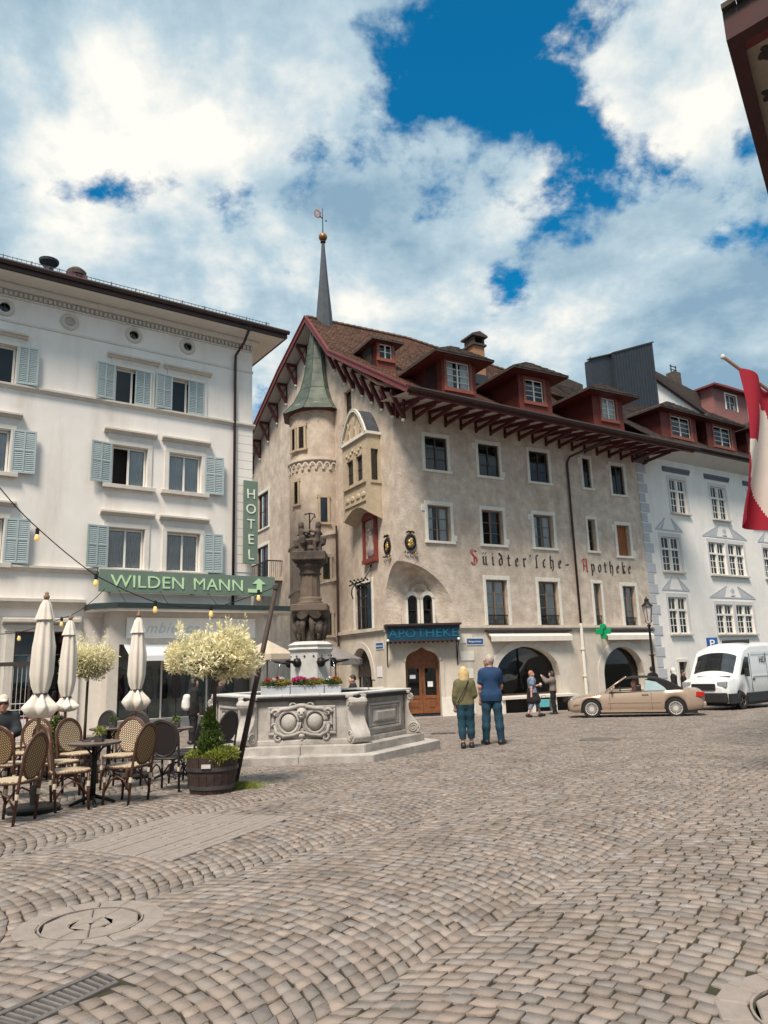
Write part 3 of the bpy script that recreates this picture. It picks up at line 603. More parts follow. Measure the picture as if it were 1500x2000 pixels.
# chamfered corner below the corbelled squinch
CH0 = (0, 1.23); CA = math.atan2(-1.23, 2.82); CL = math.hypot(1.23, 2.82); cu_ = (math.cos(CA), math.sin(CA)); cn_ = (-math.sin(CA), math.cos(CA))
Pc = lambda x, z, d: (cu_[0]*x+cn_[0]*d, 1.23+cu_[1]*x+cn_[1]*d, z)
def corner_bay():
    ogee = lambda x: 1.75+.48*max(0, 1-abs((x-1.5)/.72)**2.6)**.5+.16*max(0, 1-abs(x-1.5)/.3)**1.6
    mb = MB(); wallmesh(mb, 0, CL, -.9, 3.16, [(.78, 2.22, -.9, ogee)], Pc, depth=.4); mb.build('corner_bay_wall', MT['plinth'], AP)
    band = MB(); n = 26
    for k in range(n):
        xa, xb = .78+1.44*k/n, .78+1.44*(k+1)/n
        for (w0, w1, pr) in ((0, .09, .05), (.09, .17, .025)):
            f = lambda x, w: Pc(1.5+(x-1.5)*(1+w/.72), ogee(x)+w, -pr); g = lambda x, w: Pc(1.5+(x-1.5)*(1+w/.72), ogee(x)+w, .02)
            band.add([f(xa, w0), f(xb, w0), f(xb, w1), f(xa, w1), g(xa, w0), g(xb, w0), g(xb, w1), g(xa, w1)], [(0, 1, 2, 3), (7, 6, 5, 4), (0, 4, 5, 1), (3, 2, 6, 7)])
    for x0, x1 in ((.61, .78), (2.22, 2.39)):
        for a, b in ((x0, x1),):
            band.add([Pc(x, z, d) for z in (-.4, 1.76) for x, d in ((a, -.04), (b, -.04), (b, .02), (a, .02))], [(0, 1, 5, 4), (1, 2, 6, 5), (3, 0, 4, 7), (4, 5, 6, 7)])
    band.build('door_moulding', MT['plinth'], AP)
    for x0, x1 in ((0.0, .76), (2.24, CL)):
        pl = MB(); pl.add([Pc(x, z, d) for z in (-.9, .28) for x, d in ((x0, -.07), (x1, -.07), (x1, .0), (x0, .0))], [(0, 1, 5, 4), (1, 2, 6, 5), (2, 3, 7, 6), (3, 0, 4, 7), (4, 5, 6, 7)]); pl.build('plinth_block', MT['surround'], AP)
    # double door
    p = Pc(.78, -.36, .3); d = MB(); d.box(0, 0, 2.0, 1.44, .07, 2.12).box(0, .02, 2.12, 1.44, .05, 2.75)
    door = d.build('door', MT['wood'], AP, loc=p, rot=(0, 0, CA))
    for k in (0, 1):
        x0 = .01+k*.715; l = MB(); l.box(x0, 0, .04, x0+.12, .05, 2.0).box(x0+.585, 0, .04, x0+.705, .05, 2.0).box(x0+.12, 0, .04, x0+.585, .05, .2).box(x0+.12, 0, 1.86, x0+.585, .05, 2.0).box(x0+.12, 0, .62, x0+.585, .05, .76).box(x0+.12, .015, .2, x0+.585, .035, .62).box(x0+.2, .0, .28, x0+.5, .02, .54)
        l.build('door_leaf', MT['wood'], door, bevel=.008)
        MB().box(x0+.12, .02, .76, x0+.585, .03, 1.86).build('pane', MT['glass'], door)
        MB().box(x0+(.2 if k == 0 else .22), .005, 1.45 if k == 0 else 1.1, x0+(.44 if k == 0 else .44), .014, 1.6 if k == 0 else 1.32).build('notice', MT['white_p'], door)
    MB().box(.70, -.05, .95, .74, .0, 1.2).build('handle', MT['hoop'], door)
    MB().box(0, .06, 0, 1.44, .9, 2.7).build('room', MT['room'], door)
    # squinch: outer edge on the two walls, inner pointed arch on the chamfer
    n = 18; E_ = []; I_ = []
    for k in range(n+1):
        t = math.pi/2*k/n; E_.append((2.82*math.cos(t), 0, 3.14+2.70*math.sin(t))); x = 1.42+.75*math.cos(t)**1.3; I_.append(Pc(x, 3.14+2.15*math.sin(t)**.8, 0))
    for k in range(n-1, -1, -1):
        t = math.pi/2*k/n; E_.append((0, 1.23*math.cos(t), (3.14+.29*math.cos(t))+2.70*math.sin(t)-.0*t)); x = 1.42-.75*math.cos(t)**1.3; I_.append(Pc(x, 3.14+2.15*math.sin(t)**.8, 0))
    gq = lambda y: 3.43+2.41*math.sqrt(max(0, 1-(y/1.23)**2))
    E_ = [(e[0], e[1], gq(e[1]) if e[0] == 0 and e[1] > 1e-6 else e[2]) for e in E_]
    P = [[tuple(np.array(e)*(1-f)+np.array(i)*f) for f in (0, .33, .66, 1)] for e, i in zip(E_, I_)]
    so_ = MB().grid(P).build('squinch_soffit', MT['plaster'], AP)
    fillw = MB()
    for x0, x1 in ((0, .68), (2.16, CL)): fillw.quad(Pc(x0, 3.14, 0), Pc(x1, 3.14, 0), Pc(x1, 3.45, 0), Pc(x0, 3.45, 0))
    fillw.build('squinch_springer', MT['plaster'], AP)
    inner = [(1.42+(.75*math.cos(math.pi*k/30))*(abs(math.cos(math.pi*k/30))**.3 if 0 < k < 30 else 1), 3.14+2.15*math.sin(math.pi*k/30)**.8) for k in range(31)]
    itop = lambda x: float(np.interp(x, [p[0] for p in inner[::-1]], [p[1] for p in inner[::-1]]))
    hl = [(.98, 1.38, 3.3, ell(.98, 1.38, 4.3, 4.5)), (1.62, 2.02, 3.3, ell(1.62, 2.02, 4.3, 4.5))]
    mb = MB(); wallmesh(mb, .69, 2.15, 3.14, itop, hl, Pc, depth=.2, cuts=[.69+.073*k for k in range(20)]); mb.build('corner_window_wall', MT['plaster'], AP)
    sd = MB()
    for x0 in (.98, 1.62):
        for a, b in ((x0-.1, x0), (x0+.4, x0+.5)): sd.add([Pc(x, z, d) for z in (3.2, 4.5) for x, d in ((a, -.05), (b, -.05), (b, .02), (a, .02))], [(0, 1, 5, 4), (1, 2, 6, 5), (3, 0, 4, 7), (4, 5, 6, 7)])
        m = 10
        for k in range(m):
            f = lambda k, r, e, d: Pc(x0+.2-r*math.cos(math.pi*k/m), 4.32+e*math.sin(math.pi*k/m), d)
            sd.add([f(k, .2, .2, -.05), f(k+1, .2, .2, -.05), f(k+1, .3, .36, -.05), f(k, .3, .36, -.05), f(k, .3, .36, .02), f(k+1, .3, .36, .02)], [(0, 1, 2, 3), (3, 2, 5, 4)])
    sd.build('lancet_surround', MT['surround'], AP)
    for x0 in (.98, 1.62): window(AP, Pc(x0, 3.3, .12), CA, .4, 1.2, frame='win_dark', cols=1, rows=2)
    rl = MB()
    for k in range(13):
        a = math.pi*(k+.5)/13; c = Pc(1.5-.42*math.cos(a), 4.72+.34*math.sin(a), -.03); rl.lathe([(0, -.05), (.05, -.03), (.06, 0), (.04, .04), (0, .06)], c=c, n=7)
    for k in range(7): c = Pc(1.5+.06*(k-3), 4.72+.05*(k % 2), -.03); rl.lathe([(0, -.05), (.045, -.02), (.05, .02), (0, .06)], c=c, n=6)
    rl.build('carved_tympanum', MT['sand'], AP, smooth=True)
    # canopy sign
    p = Pc(0.06, 2.62, -.5); sg = MB(); sg.box(0, 0, 0, 2.92, .06, .62); box = sg.build('canopy_sign', MT['blue'], AP, loc=p, rot=(0, 0, CA))
    MB().box(-.12, -.14, .60, 3.04, .62, .68).box(-.06, -.08, .55, 2.98, .5, .60).box(-.04, -.03, -.04, 2.96, .07, .02).build('cornice', MT['gutter'], box)
    MB().box(.0, .05, .02, .05, .5, .58).box(2.87, .05, .02, 2.92, .5, .58).build('side_panel', MT['blue'], box)
    me = tex_mesh('APOTHEKE', .5, depth=.02, spacing=1.05, align='CENTER', sx=1.12); me.materials.append(MT['blue_t']); link('lettering', me, box, (1.46, -.012, .13))
    fringe = MB()
    for k in range(15): fringe.lathe([(0, -.09), (.05, -.05), (.09, 0)], c=(.1+k*.195, .03, -.03), n=8, sy=.3)
    fringe.build('scalloped_fringe', MT['gutter'], box)
    for x in (-.02, 2.9):
        MB().beam((x, .02, .0), (x, .46, -.95), .035, .05).beam((x, .47, .0), (x, .47, -1.0), .03).build('bracket', MT['iron'], box)
        MB().lathe([(0, -.06), (.05, -.04), (.06, 0), (.05, .04), (0, .06)], c=(x, -.08, .02), n=10).build('lamp_globe', MT['hotel_t'], box, smooth=True)
corner_bay()
def apo_roof():
    ns = 17; S_ = [-.7+(15.9+.7)*i/ns for i in range(ns+1)]
    for nm, bs in (('south_roof_slope', [-2.6, .0, 2.4, 4.77, 6.2, 7.6]), ('north_roof_slope', [7.6, 11.65, 15.9, 18.5, 19.4])):
        mb = MB(); top = [[(s, b, RZ(s, b)-(.5 if b > 18.6 else 0)) for b in bs] for s in S_]; bot = [[(p[0], p[1], p[2]-.16) for p in r] for r in top]
        mb.grid(top); mb.grid(bot)
        for a, b in ((top[0], bot[0]), (top[-1], bot[-1])):
            for k in range(len(bs)-1): mb.quad(a[k], a[k+1], b[k+1], b[k])
        for i in range(ns): mb.quad(top[i][0], top[i+1][0], bot[i+1][0], bot[i][0])
        mb.build(nm, MT['tile_d'] if nm[0] == 'n' else MT['tile'], AP)
    # tiles in courses on the visible slope
    V = []; Q = []; T = []; slope = [(-2.6, 4.77), (4.77, 7.6)]; k = 0
    for b0, b1 in slope:
        dz = (RZ(0, b1)-RZ(0, b0)); ln = math.hypot(b1-b0, dz); nr = int(ln/.175); nrm = np.array([0, -dz/ln, (b1-b0)/ln])
        for r in range(nr):
            ba, bb = b0+(b1-b0)*r/nr, b0+(b1-b0)*(r+1.25)/nr; off = (.5 if r % 2 else 0)*.19
            xs = np.arange(-.7+off, 15.75, .19)
            for x in xs:
                w_ = .176; j = random.uniform(0, .012); lift0, lift1 = .045+j, .012
                p = [np.array([x, ba, RZ(x, ba)])+nrm*lift0, np.array([x+w_, ba, RZ(x+w_, ba)])+nrm*(lift0+random.uniform(-.008, .008)), np.array([x+w_, bb, RZ(x+w_, min(bb, 7.6))])+nrm*lift1, np.array([x, bb, RZ(x, min(bb, 7.6))])+nrm*lift1]
                q = [p[0]-nrm*.04, p[1]-nrm*.04]; V += p+q; Q += [(k, k+1, k+2, k+3), (k+4, k+5, k+1, k)]; t = random.random(); T += [t, t]; k += 6
    me = npmesh('roof_tiles', np.array(V), np.array(Q), MT['tile']); at = me.attributes.new('tone', 'FLOAT', 'FACE'); at.data.foreach_set('value', np.array(T, np.float32)); tag(link('roof_tiles', me, AP), kind='stuff')
    rd = MB(); xs = np.arange(-.7, 15.6, .36)
    for x in xs: rd.tube([(x, 7.6, RZ(x, 7.6)+.03), (x+.38, 7.6, RZ(x+.38, 7.6)+.05)], [.10, .115], 7)
    rd.build('ridge_tiles', MT['tile'], AP)
    # bargeboards
    for nm, bs in (('bargeboard', [-2.6, 4.77, 7.6]), ('bargeboard', [7.6, 11.65, 15.9, 18.5])):
        mb = MB()
        for b0, b1 in zip(bs[:-1], bs[1:]): mb.beam((-.74, b0, RZ(-.7, b0)-.08), (-.74, b1, RZ(-.7, b1)-.08), .07, .30); mb.beam((-.79, b0, RZ(-.7, b0)+.06), (-.79, b1, RZ(-.7, b1)+.06), .06, .08)
        mb.build(nm, MT['redp'], AP)
    # soffits
    sf = MB()
    for b0, b1 in ((7.6, 11.65), (11.65, 15.9), (15.9, 18.5), (4.77, 7.6), (-2.5, 4.77)): sf.quad((-.66, b0, RZ(0, b0)-.22), (.0, b0, RZ(0, b0)-.22), (0, b1, RZ(0, b1)-.22), (-.66, b1, RZ(0, b1)-.22))
    sf.build('gable_soffit', MT['soffit'], AP)
    SO = lambda s, b: RZ(s, -2.6)-.1+(b+2.6)*.16
    for i in range(20):
        s0, s1 = -.6+i*.82, min(15.8, -.6+(i+1)*.82); sf = MB(); sf.quad((s0, -2.5, SO(s0, -2.5)), (s1, -2.5, SO(s1, -2.5)), (s1, .0, SO(s1, 0)), (s0, 0, SO(s0, 0))); sf.build('soffit_panel', MT['soffit'], AP)
    # gable struts
    for y in [9.2, 10.7, 12.2, 13.7, 15.2, 16.7, 18.1]+[-1.9, -1.0, -.1, .8, 1.7, 2.6, 3.5, 4.4, 5.6]:
        zt = RZ(0, y)-.24; m = MB(); m.beam((-.62, y, zt-.06), (0, y, zt-.06), .13, .13); m.beam((-.60, y, zt-.1), (-.03, y, zt-1.15), .14, .15); m.beam((-.02, y, zt), (-.02, y, zt-1.2), .13, .09)
        if y > -1.5: m.build('gable_strut', MT['red'], AP); MB().lathe([(0, -.12), (.07, -.08), (.08, 0), (.0, .03)], c=(-.07, y, zt-1.2), n=8).build('strut_corbel', MT['surround'], AP)
    # eaves struts and rafters
    for i in range(19):
        s = .22+i*.82; m = MB(); m.beam((s, -2.5, SO(s, -2.5)-.07), (s, .02, SO(s, 0)-.07), .12, .15); m.beam((s, -1.75, SO(s, -1.75)-.13), (s, -.02, SO(s, 0)-.5), .11, .13); m.beam((s, -.02, SO(s, 0)-.1), (s, -.02, SO(s, 0)-.62), .13, .10); m.build('eaves_strut', MT['red'], AP)
    m = MB(); m.beam((-.6, -2.45, SO(0, -2.45)-.06), (15.8, -2.45, SO(15.8, -2.45)-.06), .15, .15); m.build('eaves_purlin', MT['red'], AP)
    g = MB(); g.tube([(-.75, -2.68, RZ(-.7, -2.6)-.03), (15.95, -2.68, RZ(15.9, -2.6)-.03)], .09, 8); g.build('gutter', MT['gutter'], AP)
    dp = MB(); dp.tube([(10.9, -2.66, RZ(11, -2.6)-.1), (10.7, -2.3, 11.85), (9.75, -.14, 11.3), (9.60, -.09, 11.0), (9.6, -.09, 3.3)], .055, 8); dp.build('downpipe', MT['gutter'], AP, smooth=True)
    dp = MB(); dp.tube([(9.6, -.09, 3.3), (9.6, -.09, -.5)], .075, 8).lathe([(.11, 0), (.11, .05)], c=(9.6, -.09, 2.1), n=10).lathe([(.11, 0), (.11, .05)], c=(9.6, -.09, .9), n=10); dp.build('downpipe_foot', MT['surround'], AP)
    # needle spire on the ridge
    sp = MB(); sp.lathe([(.52, -1.1), (.46, -.2), (.40, .6), (.24, 2.4), (.13, 3.9), (.085, 4.6)], c=(.35, 7.6, 20.0), n=8, rot=.2); spo = sp.build('spire', MT['slate'], AP)
    MB().lathe([(.02, 0), (.15, .03), (.15, .07), (.06, .12)], c=(.35, 7.6, 24.6), n=12).build('collar', MT['gutter'], spo)
    MB().lathe([(0, -.24)]+[(.24*math.cos(a), .24*math.sin(a)) for a in [math.pi*(k-4)/10 for k in range(9)]]+[(0, .24)], c=(.35, 7.6, 24.95), n=16).build('gilded_ball', M('tarnished_gold', (.30, .14, .05), .4, .2, 8, metal=.5), spo, smooth=True)
    v = MB(); v.tube([(.35, 7.6, 25.15), (.35, 7.6, 26.75)], [.035, .015], 6); v.beam((.35, 7.6, 26.1), (.1, 7.45, 26.1), .04).lathe([(0, -.06), (.06, 0), (0, .06)], c=(.62, 7.75, 26.12), n=8); v.build('vane_rod', MT['iron'], spo)
    fl = MB(); k = 14
    ring = [(.22*math.cos(2*math.pi*i/k), .27*math.sin(2*math.pi*i/k)) for i in range(k)]
    for i in range(k):
        a, b = ring[i], ring[(i+1) % k]; fl.prism([(a[0]-.3+.35, a[1]+26.32), (b[0]-.3+.35, b[1]+26.32), (b[0]*.55-.3+.35, b[1]*.55+26.32), (a[0]*.55-.3+.35, a[1]*.55+26.32)], 7.585, 7.615)
    fl.beam((-.05, 7.6, 26.2), (.3, 7.6, 26.45), .03); fl.build('weather_vane', M('vane_copper', (.45, .26, .18), .5, .2, 8, metal=.4), spo)
    # chimney behind the first dormer
    c = MB(); c.box(7.5, 4.0, 16.3, 8.2, 4.8, 18.45); ch = c.build('chimney', M('chimney_brick', (.33, .17, .09), .9, .25, 12, bump=.5, bscale=40), AP)
    MB().box(7.4, 3.9, 18.45, 8.3, 4.9, 18.56).box(7.48, 3.98, 18.56, 7.6, 4.82, 18.95).box(8.1, 3.98, 18.56, 8.22, 4.82, 18.95).box(7.34, 3.84, 18.95, 8.36, 4.96, 19.05).prism([(7.34, 19.05), (8.36, 19.05), (7.85, 19.25)], 3.84, 4.96).build('cap', MT['tile_d'], ch)
    MB().box(7.45, 3.9, 16.2, 8.25, 4.9, 16.75).build('flashing', MT['zinc'], ch)
apo_roof()
def hip_roof(mb, x0, x1, y0, y1, z, h, hipf=.6, t=.07):
    xm = (x0+x1)/2; A, B, C, D = (x0, y0, z), (x1, y0, z), (x1, y1, z), (x0, y1, z); R0, R1 = (xm, y0+hipf, z+h), (xm, y1, z+h)
    mb.add([A, B, R0], [(0, 1, 2)]); mb.quad(B, C, R1, R0); mb.quad(A, R0, R1, D)
    A2, B2, C2, D2 = [(p[0], p[1], p[2]-t) for p in (A, B, C, D)]; mb.quad(A, B, B2, A2); mb.quad(B, C, C2, B2); mb.quad(D, A, A2, D2); mb.quad(A2, B2, C2, D2)
    return mb
def tiles_on(name, parent, a, b, c, d, mat, step=.2, wd=.2):
    """courses of tiles on a quad a-b (eaves) to d-c (ridge)"""
    a, b, c, d = map(np.array, (a, b, c, d)); n = np.cross(b-a, d-a); n = n/np.linalg.norm(n); n = n if n[2] > 0 else -n
    nr = max(1, int(np.linalg.norm((d+c)/2-(a+b)/2)/step)); V = []; Q = []; T = []; k = 0
    for r in range(nr):
        t0, t1 = r/nr, min(1, (r+1.2)/nr); l0, r0, l1, r1 = a+(d-a)*t0, b+(c-b)*t0, a+(d-a)*t1, b+(c-b)*t1; m = max(1, int(np.linalg.norm(r0-l0)/wd)); 
        for i in range(m):
            u0, u1 = (i+.03)/m, (i+.94)/m; lf = n*random.uniform(.04, .055); p = [l0+(r0-l0)*u0+lf, l0+(r0-l0)*u1+lf, l1+(r1-l1)*u1+n*.012, l1+(r1-l1)*u0+n*.012]; V += p+[p[0]-n*.045, p[1]-n*.045]; Q += [(k, k+1, k+2, k+3), (k+4, k+5, k+1, k)]; t = random.random(); T += [t, t]; k += 6
    me = npmesh(name, np.array(V), np.array(Q), mat); at = me.attributes.new('tone', 'FLOAT', 'FACE'); at.data.foreach_set('value', np.array(T, np.float32)); return tag(link(name, me, parent), kind='stuff')
def dormer(parent, s0, s1, yf, z0, z1, back, ws0, ws1, wz0, wz1, cols=2, rows=4, ov=.65, h=.8, wall='dormer', frame='frame_r', wf='win_white', curtain=0):
    d = MB(); wallmesh(d, s0, s1, z0, z1, [(ws0, ws1, wz0, wz1)], lambda x, z, q: (x, yf+q, z), depth=.12)
    d.quad((s0, yf, z0), (s0, yf+back, z1), (s0, yf+back, z1), (s0, yf, z1)); d.add([(s0, yf, z0), (s0, yf, z1), (s0, yf+back, z1)], [(0, 1, 2)]); d.add([(s1, yf, z0), (s1, yf, z1), (s1, yf+back, z1)], [(0, 1, 2)])
    o = d.build('dormer', MT[wall], parent)
    f = MB(); f.box(ws0-.12, yf-.04, wz0-.1, ws0, yf+.02, wz1+.12).box(ws1, yf-.04, wz0-.1, ws1+.12, yf+.02, wz1+.12).box(ws0, yf-.04, wz1, ws1, yf+.02, wz1+.12).box(ws0-.15, yf-.08, wz0-.16, ws1+.15, yf+.02, wz0); f.build('window_frame', MT[frame], o)
    window(o, (ws0, yf+.05, wz0), 0, ws1-ws0, wz1-wz0, frame=wf, cols=cols, rows=rows, ft=.05, bar=.03, room=True, curtain=curtain)
    for ch in list(o.children):
        if ch.name.startswith('window') and ch.children:
            for q in list(ch.children):                      # keep to thing > part > sub-part
                q.parent = o; q.location = Vector(q.location)+Vector(ch.location)
    x0, x1, y0, y1, zz = s0-ov, s1+ov, yf-ov*.9, yf+back+2.2, z1-.02
    rf = hip_roof(MB(), x0, x1, y0, y1, zz, h, hipf=.95); rf.build('dormer_roof', MT['tile_d'], o)
    xm = (x0+x1)/2
    tiles_on('dormer_tiles', o, (x0, y0, zz), (x1, y0, zz), (xm+.02, y0+.95, zz+h), (xm-.02, y0+.95, zz+h), MT['tile_d'])
    tiles_on('dormer_tiles', o, (x1, y0, zz), (x1, y1, zz), (xm, y1, zz+h), (xm, y0+.95, zz+h), MT['tile_d']); tiles_on('dormer_tiles', o, (x0, y1, zz), (x0, y0, zz), (xm, y0+.95, zz+h), (xm, y1, zz+h), MT['tile_d'])
    sf = MB(); sf.quad((x0+.05, y0+.05, zz-.09), (x1-.05, y0+.05, zz-.09), (x1-.05, y1, zz-.09), (x0+.05, y1, zz-.09)); sf.build('dormer_soffit', MT['red'], o)
    return o
dormer(AP, 1.95, 3.75, -1.0, 12.7, 14.75, 3.4, 2.2, 3.42, 13.35, 14.62, curtain=2)
dormer(AP, 6.15, 8.1, -1.0, 12.5, 14.75, 3.6, 6.55, 7.62, 13.4, 14.5, cols=2, rows=4)
dormer(AP, 10.7, 12.75, -1.0, 12.3, 14.45, 3.6, 11.3, 12.25, 13.2, 14.3, cols=2, rows=4, curtain=1)
dormer(AP, .95, 2.0, 3.0, 15.6, 17.0, 2.2, 1.12, 1.82, 16.12, 16.88, rows=2, ov=.35, h=.35)
def tower():
    TC = (-.3, 7.2); r = 1.42; W_ = FA.W(*TC); lx = np.array([-W_[0], -W_[1]]); base = math.atan2(lx@FA.n[:2], lx@FA.u[:2])     # angle towards the camera in the local frame
    t = empty('tmp'); bpy.data.objects.remove(t)
    MB().lathe([(r+.03, -.9), (r+.03, 11.0), (r, 11.0), (r, 14.6)], c=(*TC, 0), n=40).build('stair_tower', MT['plaster_g'], AP, smooth=False)
    tw = [o for o in AP.children if o.name.startswith('stair_tower')][0]; autosmooth(tw, 30)
    fr = MB(); fr.lathe([(r, 11.55), (r+.12, 11.6), (r+.12, 11.72), (r, 11.76)], c=(*TC, 0), n=40)
    for k in range(26):
        a = 2*math.pi*k/26; c = (TC[0]+(r+.05)*math.cos(a), TC[1]+(r+.05)*math.sin(a))
        for q in range(7):
            a0, a1 = math.pi*q/7, math.pi*(q+1)/7; R2 = r+.09
            def pt(an, rr): th = a-(rr*math.cos(an))/r; return (TC[0]+R2*math.cos(th), TC[1]+R2*math.sin(th), 11.3+rr*1.35*math.sin(an))
            fr.quad(pt(a0, .10), pt(a1, .10), pt(a1, .155), pt(a0, .155))
        th = a+.155/r; fr.box(TC[0]+(r+.05)*math.cos(th)-.05, TC[1]+(r+.05)*math.sin(th)-.05, 11.12, TC[0]+(r+.05)*math.cos(th)+.05, TC[1]+(r+.05)*math.sin(th)+.05, 11.34)
    fr.build('arcade_frieze', MT['plinth'], tw)
    bl = MB()
    for k in range(8):
        a = base+2*math.pi*(k+.5)/8
        for q in range(10):
            def pt(u): th = a+(u-.5)*2*math.pi/8; return (TC[0]+(r+.025)*math.cos(th), TC[1]+(r+.025)*math.sin(th), 13.55+.5*math.sin(math.pi*u)**.7)
            u0, u1 = q/10, (q+1)/10; p0, p1 = pt(u0), pt(u1); bl.quad(p0, p1, (p1[0], p1[1], p1[2]+.07), (p0[0], p0[1], p0[2]+.07))
    bl.build('blind_arcade', MT['plinth'], tw)
    prof = [(1.86, 14.2), (1.68, 14.4), (1.26, 14.9), (.92, 15.6), (.70, 16.4), (.56, 17.3), (.42, 18.2), (.28, 18.9), (.10, 19.35)]
    rf = MB().lathe(prof, c=(*TC, 0), n=8, rot=base+.39).build('tower_roof', MT['copper'], tw)
    sm = MB()
    for k in range(8):
        a = base+.39+2*math.pi*k/8; sm.tube([(TC[0]+(q+.01)*math.cos(a), TC[1]+(q+.01)*math.sin(a), z) for q, z in prof], .028, 5)
    for (q, z) in prof[3:8:2]: sm.lathe([(q+.012, z), (q+.012, z+.03)], c=(*TC, 0), n=8, rot=base+.39)
    sm.build('standing_seam', MT['copper'], tw)
    MB().lathe([(1.84, 14.17), (1.3, 14.3)], c=(*TC, 0), n=8, rot=base+.39).build('roof_underside', MT['red'], tw)
    def twin(off, z0, h, w_, mat, nm='tower_window', arch=False):
        a = base+math.asin(off); c = (TC[0]+(r+.02)*math.cos(a), TC[1]+(r+.02)*math.sin(a)); rz = a+math.pi/2
        p = Matrix.Translation((c[0], c[1], z0)) @ Matrix.Rotation(rz, 4, 'Z')
        f = MB(); f.box(-w_/2-.11, -.05, -.02, -w_/2, .25, h).box(w_/2, -.05, -.02, w_/2+.11, .25, h).box(-w_/2-.15, -.055, h, w_/2+.15, .25, h+.16).box(-w_/2-.17, -.09, -.12, w_/2+.17, .25, -.02).xf(p)
        o = f.build(nm, MT[mat], AP); g = MB().box(-w_/2, -.03, 0, w_/2, .05, h).xf(p); g.build('pane', MT['win_dark'], o); g = MB().box(-w_/2+.04, -.036, .05, w_/2-.04, -.032, h-.05).xf(p); g.build('pane', MT['glass'], o)
    twin(-.55, 12.25, 1.1, .3, 'sand'); twin(-.82, 12.25, 1.1, .26, 'sand')
    twin(.17*1, 8.5, 1.2, .34, 'sand'); twin(.22, 5.75, 1.05, .34, 'sand'); twin(-.74, 9.5, 1.1, .26, 'sand'); twin(.26, 3.15, 1.0, .3, 'sand')
    for z in (7.3, 5.05):                                 # sloping drip courses following the stair
        s = MB(); m = 16
        for k in range(m):
            f = lambda k: (base-1.5+2.2*k/m, z+.75*k/m)
            (a0, z0), (a1, z1) = f(k), f(k+1); s.beam((TC[0]+(r+.05)*math.cos(a0), TC[1]+(r+.05)*math.sin(a0), z0), (TC[0]+(r+.05)*math.cos(a1), TC[1]+(r+.05)*math.sin(a1), z1), .14, .1)
        s.build('drip_course', MT['plinth'], tw)
    d = MB(); d.tube([(-.12, 5.55, 8.3), (-.12, 5.55, 2.6)], .05, 7); d.build('tower_downpipe', MT['gutter'], AP)
tower()
